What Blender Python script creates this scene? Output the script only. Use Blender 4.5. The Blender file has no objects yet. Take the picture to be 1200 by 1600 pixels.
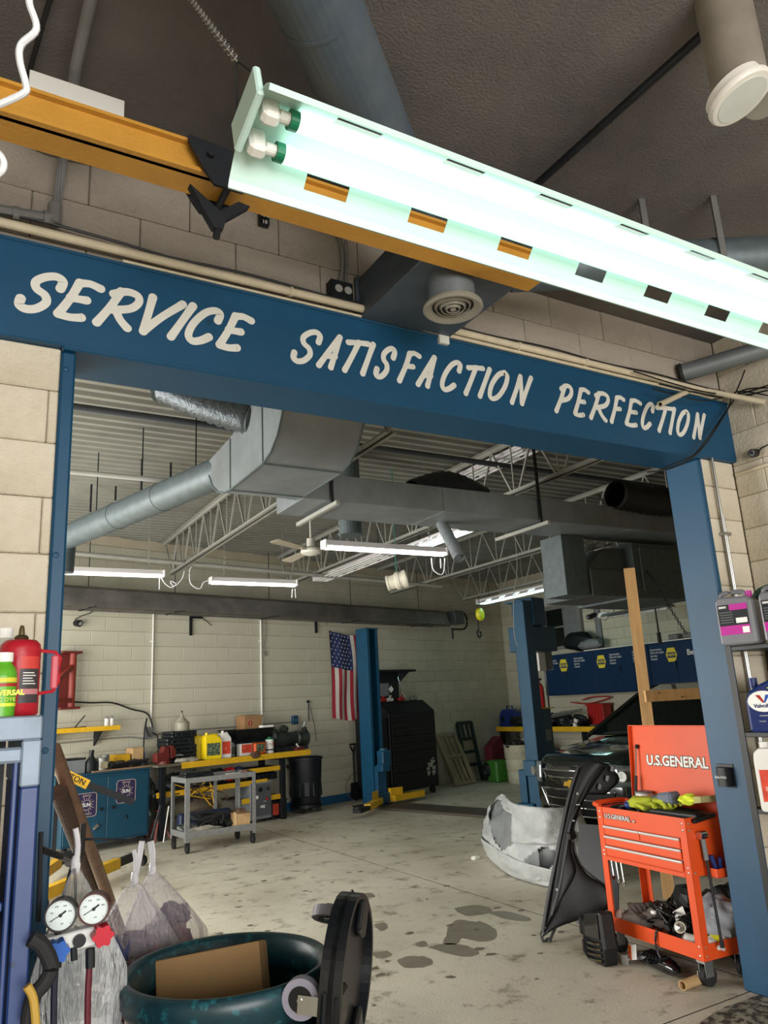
import bpy, math, random
from mathutils import Matrix, Vector, noise
R=random.Random(7)
SC=bpy.context.scene
COL=SC.collection
PI=math.pi
# ---------------------------------------------------------------- camera
H=1.59; F=1179.0
VX=Vector((2069,186,F)).normalized(); VZ=Vector((-254,-4644,F)).normalized()
VY=VZ.cross(VX).normalized()
VZ=VX.cross(VY).normalized()
CM=Matrix((VX,VY,VZ)).transposed()          # world -> image axes (right, down, forward)
cd=bpy.data.cameras.new('camera'); cd.sensor_fit='AUTO'; cd.sensor_width=36; cd.lens=F*36/1600
cd.clip_start=.02; cd.clip_end=200
cam=bpy.data.objects.new('camera',cd); COL.objects.link(cam)
rw=CM
cam.matrix_world=Matrix(((rw[0][0],-rw[1][0],-rw[2][0],0),(rw[0][1],-rw[1][1],-rw[2][1],0),(rw[0][2],-rw[1][2],-rw[2][2],H),(0,0,0,1)))
SC.camera=cam
# ---------------------------------------------------------------- light and exposure
SC.view_settings.view_transform='Standard'; SC.view_settings.look='None'
SC.view_settings.gamma=1; SC.view_settings.use_curve_mapping=False
SC.view_settings.exposure=0.68
W=bpy.data.worlds.new('world'); SC.world=W; W.use_nodes=True
W.node_tree.nodes['Background'].inputs[0].default_value=(.86,.93,1,1)
W.node_tree.nodes['Background'].inputs[1].default_value=1.0
def area(name,loc,tgt,sx,sy,power,col):
    d=bpy.data.lights.new(name,'AREA'); d.shape='RECTANGLE'; d.size=sx; d.size_y=sy; d.energy=power; d.color=col
    o=bpy.data.objects.new(name,d); COL.objects.link(o); o.location=loc
    o.rotation_euler=(Vector(tgt)-Vector(loc)).to_track_quat('-Z','Y').to_euler(); return o
area('daylight_front_door',(.4,-4.9,1.6),(.4,0,1.35),5.0,2.8,310,(1,.98,.95))
area('daylight_side_door',(-1.9,7.2,1.65),(3,7.6,1.2),4.8,2.9,330,(1,.98,.93))
# ---------------------------------------------------------------- pixel -> place
def ray(x,y): return CM.transposed()@Vector((x-600,y-800,F))
def pY(x,y,Y): r=ray(x,y); t=Y/r.y; return Vector((r.x*t,Y,H+r.z*t))
def pX(x,y,X): r=ray(x,y); t=X/r.x; return Vector((X,r.y*t,H+r.z*t))
def pZ(x,y,Z=0): r=ray(x,y); t=(Z-H)/r.z; return Vector((r.x*t,r.y*t,Z))
def pD(x,y,d): return Vector((0,0,H))+ray(x,y)/F*d
BA=math.atan(.267)
BWM=Matrix.Translation((0,10.67,0))@Matrix.Rotation(BA,4,'Z')      # frame of the rear wall: x along it, -y into the room
BWI=BWM.inverted()
def pB(x,y,v=0):
    "point seen at pixel x,y in the plane v metres in front of the rear wall, in that wall's frame"
    o=BWI@Vector((0,0,H)); r=BWI.to_3x3()@ray(x,y); t=(-v-o.y)/r.y; return o+r*t
def bw(u,v,z=0): return BWM@Vector((u,-v,z))
# ---------------------------------------------------------------- materials
MC={}
def lin(h):
    h=h.lstrip('#'); c=[int(h[i:i+2],16)/255 for i in (0,2,4)]
    return tuple((x/12.92 if x<=.04045 else ((x+.055)/1.055)**2.4) for x in c)
def mat(name,hexc,rough=.6,metal=0,var=.12,scale=6,bump=0,bscale=60,hex2=None,thr=None,hex3=None,s3=2.,coat=0,em=0,trans=0,alpha=1,ior=1.45,stretch=None,bdist=.01):
    """hexc base colour, var: noise brightness variation, hex2: blotches of a second colour (thr = (lo,hi) of the noise), hex3: broad grime"""
    if name in MC: return MC[name]
    m=bpy.data.materials.new(name); m.use_nodes=True; MC[name]=m
    nt=m.node_tree; N=nt.nodes; L=nt.links; b=N['Principled BSDF']
    c=lin(hexc); b.inputs['Base Color'].default_value=(*c,1)
    b.inputs['Roughness'].default_value=rough; b.inputs['Metallic'].default_value=metal
    b.inputs['Coat Weight'].default_value=coat; b.inputs['IOR'].default_value=ior
    if trans: b.inputs['Transmission Weight'].default_value=trans
    if alpha<1: b.inputs['Alpha'].default_value=alpha
    if em:
        b.inputs['Emission Color'].default_value=(*c,1); b.inputs['Emission Strength'].default_value=em; return m
    tc=N.new('ShaderNodeTexCoord'); mp=N.new('ShaderNodeMapping'); L.new(tc.outputs['Object'],mp.inputs[0])
    if stretch: mp.inputs['Scale'].default_value=stretch
    def nz(s,d=4,r=.6):
        n=N.new('ShaderNodeTexNoise'); n.inputs['Scale'].default_value=s; n.inputs['Detail'].default_value=d; n.inputs['Roughness'].default_value=r
        L.new(mp.outputs[0],n.inputs['Vector']); return n.outputs['Fac']
    def ramp(f,lo,hi,a=0,z=1):
        r=N.new('ShaderNodeMapRange'); r.inputs[1].default_value=lo; r.inputs[2].default_value=hi; r.inputs[3].default_value=a; r.inputs[4].default_value=z
        L.new(f,r.inputs[0]); return r.outputs[0]
    def mix(f,a,bb):
        x=N.new('ShaderNodeMix'); x.data_type='RGBA'; L.new(f,x.inputs[0])
        for s,v in ((6,a),(7,bb)):
            if isinstance(v,tuple): x.inputs[s].default_value=(*v,1)
            else: L.new(v,x.inputs[s])
        return x.outputs[2]
    out=None
    if var:
        k=1-var; out=mix(ramp(nz(scale),.3,.7),tuple(x*k for x in c),tuple(min(1,x*(1+var)) for x in c))
    if hex3: out=mix(ramp(nz(s3,5,.65),.42,.68),out or c,lin(hex3))
    if hex2:
        t=thr or (.56,.62); out=mix(ramp(nz(scale*2.3,6,.7),*t),out or c,lin(hex2))
    if out: L.new(out,b.inputs['Base Color'])
    if bump:
        bn=N.new('ShaderNodeBump'); bn.inputs['Strength'].default_value=bump; bn.inputs['Distance'].default_value=bdist
        L.new(nz(bscale,3,.6),bn.inputs['Height']); L.new(bn.outputs[0],b.inputs['Normal'])
    return m
# ---------------------------------------------------------------- mesh builder
def axis_mat(p0,p1):
    d=Vector(p1)-Vector(p0); q=d.to_track_quat('Z','Y'); return Matrix.Translation(p0)@q.to_matrix().to_4x4(), d.length
class MB:
    def __init__(s,M=None): s.v=[]; s.f=[]; s.M=M; s.mi=[]; s.cur=0
    def add(s,vs,fs,M=None):
        o=len(s.v)
        for p in vs:
            p=Vector(p)
            if M is not None: p=M@p
            if s.M is not None: p=s.M@p
            s.v.append(p)
        for f in fs: s.f.append([i+o for i in f]); s.mi.append(s.cur)
        return s
    def box(s,x0,x1,y0,y1,z0,z1,M=None,b=0):
        if x0>x1:x0,x1=x1,x0
        if y0>y1:y0,y1=y1,y0
        if z0>z1:z0,z1=z1,z0
        if b<=0:
            return s.add([(x0,y0,z0),(x1,y0,z0),(x1,y1,z0),(x0,y1,z0),(x0,y0,z1),(x1,y0,z1),(x1,y1,z1),(x0,y1,z1)],
              [(0,3,2,1),(4,5,6,7),(0,1,5,4),(1,2,6,5),(2,3,7,6),(3,0,4,7)],M)
        b=min(b,(x1-x0)/2.01,(y1-y0)/2.01,(z1-z0)/2.01)
        vs=[];ix={}
        for i,(X,sx) in enumerate(((x0,1),(x1,-1))):
            for j,(Y,sy) in enumerate(((y0,1),(y1,-1))):
                for k,(Z,sz) in enumerate(((z0,1),(z1,-1))):
                    for a in range(3):
                        p=[X+sx*b,Y+sy*b,Z+sz*b]; p[a]=(X,Y,Z)[a]
                        ix[i,j,k,a]=len(vs); vs.append(p)
        fs=[]
        for a in range(3):
            o=[q for q in range(3) if q!=a]
            for w in (0,1):
                def g(p,q):
                    c=[0,0,0]; c[a]=w; c[o[0]]=p; c[o[1]]=q; return ix[c[0],c[1],c[2],a]
                f=[g(0,0),g(1,0),g(1,1),g(0,1)]
                if (w==0)!=(a==1): f.reverse()
                fs.append(f)
        for a in range(3):
            o=[q for q in range(3) if q!=a]
            for p in (0,1):
                for q in (0,1):
                    def g(t,fa):
                        c=[0,0,0]; c[a]=t; c[o[0]]=p; c[o[1]]=q; return ix[c[0],c[1],c[2],fa]
                    f=[g(0,o[0]),g(1,o[0]),g(1,o[1]),g(0,o[1])]
                    if (p==q)==(a!=1): f.reverse()
                    fs.append(f)
        for i in (0,1):
            for j in (0,1):
                for k in (0,1):
                    f=[ix[i,j,k,0],ix[i,j,k,1],ix[i,j,k,2]]
                    if (i+j+k)%2: f.reverse()
                    fs.append(f)
        return s.add(vs,fs,M)
    def cyl(s,p0,p1,r,n=16,r2=None,cap=True):
        M,l=axis_mat(p0,p1); r2=r if r2 is None else r2
        vs=[(r*math.cos(2*PI*i/n),r*math.sin(2*PI*i/n),0) for i in range(n)]+[(r2*math.cos(2*PI*i/n),r2*math.sin(2*PI*i/n),l) for i in range(n)]
        fs=[(i,(i+1)%n,n+(i+1)%n,n+i) for i in range(n)]
        if cap: fs+=[tuple(reversed(range(n))),tuple(range(n,2*n))]
        return s.add(vs,fs,M)
    def ring(s,p0,p1,r,ri,n=24):
        M,l=axis_mat(p0,p1); return s.lathe([(ri,0),(r,0),(r,l),(ri,l),(ri,0)],n,M)
    def lathe(s,prof,n=24,M=None,a0=0,a1=2*PI):
        full=abs(a1-a0-2*PI)<1e-6; m=n if full else n+1; vs=[];fs=[];k=len(prof)
        for i in range(m):
            a=a0+(a1-a0)*i/n
            vs+=[(r*math.cos(a),r*math.sin(a),z) for r,z in prof]
        for i in range(n):
            j=(i+1)%m
            for q in range(k-1):
                if prof[q][0]<1e-6 and prof[q+1][0]<1e-6: continue
                f=[i*k+q,j*k+q,j*k+q+1,i*k+q+1]
                if prof[q][0]<1e-6: f=[i*k+q,j*k+q+1,i*k+q+1]
                elif prof[q+1][0]<1e-6: f=[i*k+q,j*k+q,i*k+q+1]
                fs.append(f)
        return s.add(vs,fs,M)
    def tube(s,pts,r,n=8,smooth=0,r2=None):
        P=[Vector(p) for p in pts]
        if smooth: P=spline(P,smooth)
        k=len(P); vs=[];fs=[]; up=None
        for i,p in enumerate(P):
            t=(P[min(i+1,k-1)]-P[max(i-1,0)])
            if t.length<1e-9: t=Vector((0,0,1))
            t.normalize()
            if up is None: up=Vector((0,0,1)) if abs(t.z)<.9 else Vector((1,0,0))
            a=t.cross(up)
            if a.length<1e-5: a=t.cross(Vector((1,.3,0)))
            a.normalize(); b=t.cross(a); up=-b if False else up
            rr=r if r2 is None else r+(r2-r)*i/max(1,k-1)
            vs+=[p+a*rr*math.cos(2*PI*j/n)+b*rr*math.sin(2*PI*j/n) for j in range(n)]
        for i in range(k-1):
            for j in range(n): fs.append((i*n+j,i*n+(j+1)%n,(i+1)*n+(j+1)%n,(i+1)*n+j))
        fs+=[tuple(range(n)),tuple(range((k-1)*n,k*n))]
        return s.add(vs,fs)
    def bar(s,p0,p1,w,h,up=(0,0,1)):
        "rectangular bar between two points, w sideways, h along up"
        p0=Vector(p0);p1=Vector(p1); d=(p1-p0); l=d.length; d.normalize(); u=Vector(up)
        a=d.cross(u)
        if a.length<1e-4: a=d.cross(Vector((1,0,0)))
        a.normalize(); u=a.cross(d)
        M=Matrix((( *a,0),(*d,0),(*u,0),(0,0,0,1))).transposed(); M.translation=p0
        return s.box(-w/2,w/2,0,l,-h/2,h/2,M)
    def prism(s,poly,h,M=None):
        "polygon in xy extruded along z"
        n=len(poly); vs=[(x,y,0) for x,y in poly]+[(x,y,h) for x,y in poly]
        fs=[tuple(reversed(range(n))),tuple(range(n,2*n))]+[(i,(i+1)%n,n+(i+1)%n,n+i) for i in range(n)]
        return s.add(vs,fs,M)
    def grid(s,fn,nu,nv,closed_u=False):
        vs=[fn(i/nu,j/nv) for i in range(nu+(0 if closed_u else 1)) for j in range(nv+1)]
        fs=[]; m=nu if closed_u else nu+1
        for i in range(nu):
            for j in range(nv):
                a=i*(nv+1)+j; b=((i+1)%m)*(nv+1)+j
                fs.append((a,b,b+1,a+1))
        return s.add(vs,fs)
    def blob(s,c,rx,ry,rz,seed=0,amp=.25,nu=12,nv=8,M=None,fq=1.7):
        vs=[];fs=[]
        for j in range(nv+1):
            th=PI*j/nv
            for i in range(nu):
                a=2*PI*i/nu; d=Vector((math.sin(th)*math.cos(a),math.sin(th)*math.sin(a),math.cos(th)))
                k=1+amp*noise.noise(d*fq+Vector((seed*7.1,seed*3.3,1.7)))
                vs.append((c[0]+d.x*rx*k,c[1]+d.y*ry*k,c[2]+d.z*rz*k))
        for j in range(nv):
            for i in range(nu): fs.append((j*nu+i,(j+1)*nu+i,(j+1)*nu+(i+1)%nu,j*nu+(i+1)%nu))
        return s.add(vs,fs,M)
    def build(s,name,m,parent=None,smooth=False,w=False,label=None,solid=0,bev=0,sub=0,at=None,kind=None):
        me=bpy.data.meshes.new(name)
        V=s.v
        if w and parent is not None:
            inv=root_mat(parent).inverted(); V=[inv@p for p in V]
        if parent is None:
            if at is None and V:
                xs=[p.x for p in V];ys=[p.y for p in V];zs=[p.z for p in V]
                at=Vector(((min(xs)+max(xs))/2,(min(ys)+max(ys))/2,min(zs)))
            at=Vector(at); V=[p-at for p in V]
        me.from_pydata([tuple(p) for p in V],[],s.f); me.validate()
        ms=m if isinstance(m,(list,tuple)) else [m]
        for q in ms: me.materials.append(q)
        if len(ms)>1 and len(me.polygons)==len(s.mi): me.polygons.foreach_set('material_index',s.mi)
        import bmesh
        bm=bmesh.new(); bm.from_mesh(me); bmesh.ops.recalc_face_normals(bm,faces=bm.faces); bm.to_mesh(me); bm.free()
        if smooth:
            me.shade_smooth()
            try: me.set_sharp_from_angle(angle=math.radians(smooth if smooth>1 else 42))
            except Exception: pass
        o=bpy.data.objects.new(name,me); COL.objects.link(o)
        if parent is not None: o.parent=parent
        else: o.location=at
        if solid:
            md=o.modifiers.new('solid','SOLIDIFY'); md.thickness=solid; md.offset=0
        if bev:
            md=o.modifiers.new('bevel','BEVEL'); md.width=bev; md.segments=2; md.limit_method='ANGLE'; md.angle_limit=.7
        if sub:
            md=o.modifiers.new('sub','SUBSURF'); md.levels=sub; md.render_levels=sub
        if label: o['label']=label
        if kind: o['kind']=kind
        return o
    def solo(s,name,m,label,cat,group=None,**k):
        o=s.build(name,m,None,**k); return tag(o,label,cat,group)
def spline(P,n):
    out=[]; k=len(P)
    for i in range(k-1):
        p0=P[max(i-1,0)];p1=P[i];p2=P[i+1];p3=P[min(i+2,k-1)]
        for j in range(n):
            t=j/n; out.append(.5*((2*p1)+(p2-p0)*t+(2*p0-5*p1+4*p2-p3)*t*t+(3*p1-p0-3*p2+p3)*t**3))
    out.append(P[-1]); return out
def root_mat(o):
    while o.parent is not None: o=o.parent
    return Matrix.Translation(o.location)@o.rotation_euler.to_matrix().to_4x4()
def tag(o,label,cat,group=None):
    o['label']=label; o['category']=cat
    if group: o['group']=group
    return o
def thing(name,label,cat,loc=(0,0,0),rz=0,group=None,rot=None):
    o=bpy.data.objects.new(name,None); COL.objects.link(o); o.empty_display_size=.1
    o.location=loc; o.rotation_euler=rot or (0,0,rz); return tag(o,label,cat,group)
def copy_tree(o,parent=None):
    c=o.copy(); COL.objects.link(c)
    if parent is not None: c.parent=parent
    for ch in [q for q in o.children]: copy_tree(ch,c)
    return c
def text(body,size,M,m,parent=None,name='lettering',ext=.0006,align='CENTER',shear=0,bold=0,label=None,w=False,sx=1):
    cu=bpy.data.curves.new('t','FONT'); cu.body=body; cu.size=size; cu.align_x=align; cu.align_y='CENTER'; cu.extrude=ext; cu.shear=shear; cu.offset=bold; cu.resolution_u=3
    t=bpy.data.objects.new('t',cu); COL.objects.link(t)
    dg=bpy.context.evaluated_depsgraph_get(); me=bpy.data.meshes.new_from_object(t.evaluated_get(dg))
    bpy.data.objects.remove(t); bpy.data.curves.remove(cu)
    MM=M@Matrix.Diagonal((sx,1,1,1))
    if w and parent is not None: MM=root_mat(parent).inverted()@MM
    me.transform(MM); me.materials.clear(); me.materials.append(m)
    o=bpy.data.objects.new(name,me); COL.objects.link(o)
    if parent is not None: o.parent=parent
    if label: o['label']=label
    return o
def face_mat(p,right,up):
    "matrix whose x is right, y is up, z the outward normal"
    r=Vector(right).normalized(); u=Vector(up).normalized(); n=r.cross(u).normalized(); u=n.cross(r)
    M=Matrix(((*r,0),(*u,0),(*n,0),(0,0,0,1))).transposed(); M.translation=Vector(p); return M
def FM(x,y,z): return face_mat((x,y,z),(1,0,0),(0,0,1))        # faces -y
def structure(o): o['kind']='structure'; return o
T4=Matrix.Translation
def RX(a): return Matrix.Rotation(a,4,'X')
def RY(a): return Matrix.Rotation(a,4,'Y')
def RZ(a): return Matrix.Rotation(a,4,'Z')
# ================================================================ SETTING
m_blk=mat('painted_block','#cfc5b2',.75,var=.05,scale=3,bump=.9,bscale=70,hex2='#8d8474',thr=(.66,.74),hex3='#b3a78f',s3=1.2,bdist=.006)
m_blk2=mat('painted_block_cool','#bdb9a6',.75,var=.06,scale=2.4,bump=.3,bscale=45,hex2='#77756a',thr=(.68,.74),hex3='#aaa793',s3=.8,bdist=.006)
m_mort=mat('painted_joint','#b5aa94',.8,var=.08,bump=.3)
m_blue=mat('blue_paint','#0a4261',.48,var=.06,scale=3,bump=.12,bscale=30,hex2='#0b3349',thr=(.66,.72),bdist=.004)
m_ceil=mat('sooty_ceiling','#66605b',.75,var=.12,scale=1.2,bump=.55,bscale=85,hex3='#4c4a4b',s3=.8,bdist=.008)
m_conc=mat('concrete','#cbc5b3',.55,var=.16,scale=2.2,bump=.5,bscale=60,hex2='#7d7665',thr=(.54,.68),hex3='#a8a18e',s3=1.1,bdist=.004)
m_deck=mat('deck_paint','#7e7e75',.6,var=.08,scale=1.5,hex3='#6b6b63',s3=.7)
m_wet=mat('wet_concrete','#7d786a',.4,var=.15,scale=9)
m_oil=mat('oil_stain','#665f52',.6,var=.2,scale=9)
m_white=mat('white_paint','#d6d3cb',.5,var=.04)
# floor: base and slabs with saw joints
fl=MB().box(-4.2,11.3,-5.3,14.4,-.2,-.0014).build('floor',mat('joint_dirt','#2f2c26',.9)); structure(fl)
sx=[-4.2,-.6,4.035,7.6,11.3]; sy=[-5.3,-.5,3.0,8.3,14.4]
for i in range(4):
    for j in range(4):
        MB().box(sx[i]+.008,sx[i+1]-.008,sy[j]+.006,sy[j+1]-.006,-.0012,0).build('floor_slab',m_conc,fl,w=True)
def stain(pts,m,z=.0012):
    P=[pZ(x,y,0) for x,y in pts]; c=sum((p for p in P),Vector())/len(P)
    Q=[]
    for i,p in enumerate(spline(P+[P[0]],4)[:-1]): Q.append((p.x+(R.random()-.5)*.012,p.y+(R.random()-.5)*.012))
    MB().prism(Q,z).build('stain',m,fl,w=True)
stain([(700,1448),(716,1437),(738,1440),(760,1443),(775,1455),(772,1468),(748,1472),(722,1466),(712,1476),(692,1474),(698,1462)],m_wet)
stain([(668,1480),(700,1474),(730,1478),(748,1488),(735,1495),(708,1492)],m_wet)
stain([(620,1500),(640,1494),(668,1496),(676,1505),(660,1512),(632,1512)],m_wet)
stain([(708,1420),(740,1414),(768,1420),(760,1428),(728,1431)],m_wet)
stain([(760,1426),(790,1424),(828,1434),(822,1440),(790,1436)],m_wet)
stain([(585,1445),(600,1442),(606,1450),(594,1455)],m_wet); stain([(580,1490),(604,1486),(612,1493),(592,1498)],m_wet)
stain([(560,1398),(578,1395),(586,1401),(566,1404)],m_wet)
stain([(648,1474),(662,1470),(668,1478),(654,1480)],m_wet)
stain([(1095,1598),(1120,1580),(1150,1568),(1185,1556),(1215,1550),(1230,1600),(1180,1640),(1110,1630)],mat('grime','#8b8474',.8,var=.3,scale=9,hex2='#37332c',thr=(.46,.54)))
for k in range(70):
    p=pZ(R.uniform(300,880),1290+R.random()**1.2*290,0); r=R.uniform(.008,.03)
    if p.y<3: continue
    Q=[(p.x+r*R.uniform(.6,1.4)*math.cos(a)*1.3,p.y+r*R.uniform(.6,1.4)*math.sin(a)) for a in [q*PI/4 for q in range(8)]]
    MB().prism(Q,.0013+.00003*k).build('stain',m_oil,fl,w=True)
# block walls -------------------------------------------------------
def blocks(par,O,d,n,length,zlist,u0,skip,m,key,limit=300,first='near'):
    """running-bond blocks as children of par: O origin, d unit direction, n outward normal, zlist joint heights"""
    d=Vector(d).normalized();n=Vector(n).normalized(); cache={}; cells=[]
    for r in range(len(zlist)-1):
        za,zb=zlist[r],zlist[r+1]; off=u0+(.2032 if (r%2) else 0); u=off-.4064*math.ceil((off)/.4064)
        while u<length:
            a=max(0,u);b=min(length,u+.4064); u+=.4064
            if b-a<.03: continue
            if skip(a,b,za,zb): continue
            cells.append((a,b,za,zb))
    cells.sort(key=key)
    st=MB()
    inv=root_mat(par).inverted()
    for i,(a,b,za,zb) in enumerate(cells):
        w=round(b-a,3);h=round(zb-za,3); P=Vector(O)+d*((a+b)/2)+Vector((0,0,(za+zb)/2))
        M=Matrix(((*d,0),(*(-n),0),(0,0,1,0),(0,0,0,1))).transposed(); M.translation=P+n*R.uniform(-.0012,.0012)
        if i<limit:
            if (w,h) not in cache:
                q=MB().box(-w/2+.0012,w/2-.0012,-.006,.03,-h/2+.0012,h/2-.0012,b=.0045)
                o=q.build('block',m,par); cache[w,h]=o.data
            else:
                o=bpy.data.objects.new('block',cache[w,h]); COL.objects.link(o); o.parent=par
            o.matrix_local=inv@M
        else: st.box(-w/2+.0012,w/2-.0012,-.006,.03,-h/2+.0012,h/2-.0012,M,b=.0045)
    if st.v: st.build('distant_blocks',m,par,w=True,kind='stuff')
Y0=2.8; ZB=2.934; ZT=3.33; ZC=3.765; XL=.351; XR=3.862
# front wall with the opening
fw=MB().box(-3.4,.30,Y0+.02,Y0+.2,0,ZB+.1).box(3.90,11.2,Y0+.02,Y0+.2,0,ZB+.1).box(-3.4,11.2,Y0+.02,Y0+.2,ZB+.05,4.35).build('wall_front',m_mort); structure(fw)
zl=[-.15+.069+.2032*i for i in range(20)]; zl=[max(0,z) for z in zl[1:]]; zl=[z for z in zl if z<ZC]+[ZC]
def skf(a,b,za,zb):
    x0,x1=a-.85,b-.85
    if zb>ZB-.02 and zb<ZT+.03: return True
    if za<ZB and za>ZB-.1 and zb>ZB: return True
    return False
def clipw(par,xa,xb,za0,zb0,u0,m):
    zs=[z for z in zl if za0<z<zb0]; zs=[za0]+[z for z in zs if z-za0>.04 and zb0-z>.04]+[zb0]
    blocks(par,(xa,Y0+.006,0),(1,0,0),(0,-1,0),xb-xa,zs,u0,lambda *k:False,m,lambda c:c[0])
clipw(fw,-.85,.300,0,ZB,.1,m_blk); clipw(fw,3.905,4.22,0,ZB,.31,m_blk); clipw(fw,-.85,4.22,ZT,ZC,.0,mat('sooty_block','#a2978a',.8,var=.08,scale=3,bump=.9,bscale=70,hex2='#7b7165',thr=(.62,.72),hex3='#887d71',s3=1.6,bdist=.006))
# blue steel lintel and jambs
li=MB().box(-.9,4.222,Y0-.035,Y0+.03,ZB,ZT-.006,b=.006).build('trim_1',m_blue); structure(li)
MB().box(-.9,4.222,Y0-.044,Y0-.02,ZT-.012,ZT,b=.004).build('top_flange',m_blue,li,w=True)
MB().box(.30,3.906,Y0-.033,Y0+.225,ZB-.012,ZB+.012,b=.006).build('soffit_plate',m_blue,li,w=True)
lj=MB().box(.300,XL,Y0-.012,Y0+.225,0,ZB-.012,b=.008).build('trim_2',m_blue); structure(lj)
rj=MB().box(XR,3.905,Y0-.012,Y0+.225,0,ZB-.012,b=.008).build('trim_3',m_blue); structure(rj)
for z in (2.85,2.15,1.5,.9): MB().lathe([(0,.006),(.009,.004),(.011,0)],10,T4((.318,Y0-.012,z))@RX(PI/2)).build('bolt',m_blue,lj,w=True)
# sign lettering painted by hand
LET={'S':[[(.93,.70),(.88,.90),(.62,1),(.32,.93),(.14,.76),(.28,.58),(.62,.45),(.78,.26),(.62,.06),(.34,0),(.10,.08),(.03,.24)]],
'E':[[(.95,.93),(.55,1),(.22,.96)],[(.22,.97),(.20,.5),(.10,.03)],[(.20,.52),(.72,.53)],[(.10,.03),(.5,.0),(.85,.04)]],
'R':[[(.25,.98),(.22,.5),(.12,0)],[(.10,.86),(.4,1),(.75,.95),(.88,.76),(.75,.55),(.30,.42)],[(.40,.44),(.66,.2),(.98,.0)]],
'V':[[(.08,1),(.22,.5),(.36,0)],[(.36,.02),(.62,.5),(.98,.98)]],'I':[[(.5,1),(.5,0)]],
'C':[[(.93,.72),(.88,.93),(.62,1),(.30,.86),(.10,.5),(.14,.16),(.40,0),(.70,.06),(.92,.2)]],
'A':[[(.02,0),(.35,.55),(.66,1)],[(.66,1),(.78,.5),(.86,0)],[(.22,.33),(.84,.36)]],
'T':[[(.02,.90),(.45,.95),(1,.98)],[(.52,.96),(.48,.5),(.40,0)]],'F':[[(.95,.94),(.55,1),(.22,.94)],[(.24,.96),(.22,.5),(.10,0)],[(.22,.52),(.72,.54)]],
'O':[[(.62,1),(.30,.88),(.10,.5),(.18,.12),(.44,0),(.74,.14),(.92,.52),(.86,.88),(.60,1)]],
'N':[[(.10,0),(.20,.5),(.26,.98)],[(.26,.98),(.52,.5),(.74,.02)],[(.74,.02),(.84,.5),(.96,1)]],
'P':[[(.28,.98),(.24,.5),(.12,0)],[(.06,.84),(.40,1),(.76,.95),(.90,.74),(.74,.53),(.28,.42)]]}
WORDS=[('SERVICE',[(23,102),(83,160),(143,219),(215,287),(258,303),(285,345),(333,393)]),
('SATISFACTION',[(449,499),(488,530),(528,574),(556,582),(577,615),(613,653),(642,677),(680,717),(716,752),(738,763),(754,790),(788,827)]),
('PERFECTION',[(857,889),(886,916),(911,946),(943,971),(966,997),(992,1017),(1017,1050),(1034,1051),(1047,1072),(1071,1097)])]
m_let=mat('sign_white','#d3d0c6',.55,var=.05,scale=8,hex2='#a9a59a',thr=(.72,.78))
lk=0
for wd,bx in WORDS:
    for ch,(xa,xb) in zip(wd,bx):
        yt=432+(xa-62)*(646-432)/(1092-62); xm=(xa+xb)/2
        yt=432+(xm-80)*.2134; yb=498+(xm-50)*.1874
        A=pY(xa,(yt+yb)/2,Y0); B=pY(xb,(yt+yb)/2,Y0); zt=pY(xm,yt,Y0).z-.018; zb=pY(xm,yb,Y0).z+.016
        hw=.0165 if wd=='SERVICE' else .0138; sh=.34; hh=zt-zb; x0,x1=A.x+hw*.9,B.x-hw*.9
        segs=LET[ch]; pts=[(p[0]*max(.02,(x1-x0-sh*hh)) + sh*p[1]*hh, p[1]*hh) for s in segs for p in s]
        mn=min(p[0] for p in pts); mx=max(p[0] for p in pts)
        b=MB()
        for si,s in enumerate(segs):
            P=[Vector((x0+(p[0]*max(.02,(x1-x0-sh*hh))+sh*p[1]*hh-mn)*((x1-x0)/(mx-mn) if mx-mn>.03 else 1),0,zb+p[1]*hh)) for p in s]
            P=spline(P,6) if len(P)>2 else [P[0]+(P[1]-P[0])*q/6 for q in range(7)]
            k=len(P); Lft=[];Rgt=[]
            for i,p in enumerate(P):
                t=(P[min(i+1,k-1)]-P[max(i-1,0)]).normalized(); nn=Vector((-t.z,0,t.x)); w=hw*(1.06-.12*math.sin(PI*i/(k-1)))
                Lft.append(p+nn*w);Rgt.append(p-nn*w)
            yy=Y0-.0365-.0004*lk%.0002-.0003*si
            vs=[(p.x,yy,p.z) for p in Lft]+[(p.x,yy,p.z) for p in Rgt]; b.add(vs,[(i,i+1,k+i+1,k+i) for i in range(k-1)])
            for e,t in ((0,P[0]-P[1]),(k-1,P[-1]-P[-2])):
                t.normalize(); a0=math.atan2(t.z,t.x); c=P[e]; w=(Lft[e]-Rgt[e]).length/2
                y2=yy-.0006-.00023*(2*si+(e>0)); vs=[(c.x,y2,c.z)]+[(c.x+w*math.cos(a0+q),y2,c.z+w*math.sin(a0+q)) for q in [(-.5+j/8)*PI for j in range(9)]]
                b.add(vs,[(0,j,j+1) for j in range(1,9)])
        b.build('letter',m_let,li,w=True); lk+=1
# front bay ceiling, side walls, street side
c1=MB().box(-3.4,4.5,-5.3,Y0+.02,ZC,ZC+.2).build('ceiling',m_ceil); structure(c1)
wr=MB().box(4.24,4.45,-5.3,Y0+.1,0,ZC).build('wall_right',m_mort); structure(wr)
blocks(wr,(4.226,Y0,0),(0,-1,0),(-1,0,0),4.0,[max(0,.069-.2032+.2032*i) for i in range(19)]+[ZC],.2,lambda *k:False,m_blk,lambda c:c[0])
structure(MB().box(-3.4,-3.2,-5.3,Y0+.1,0,ZC).build('wall_left',m_blk))
structure(MB().box(-3.4,-2.3,-5.3,-5.1,0,ZC).box(3.1,4.5,-5.3,-5.1,0,ZC).box(-2.3,3.1,-5.3,-5.1,3.1,ZC).build('wall_street',m_blk))
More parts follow.
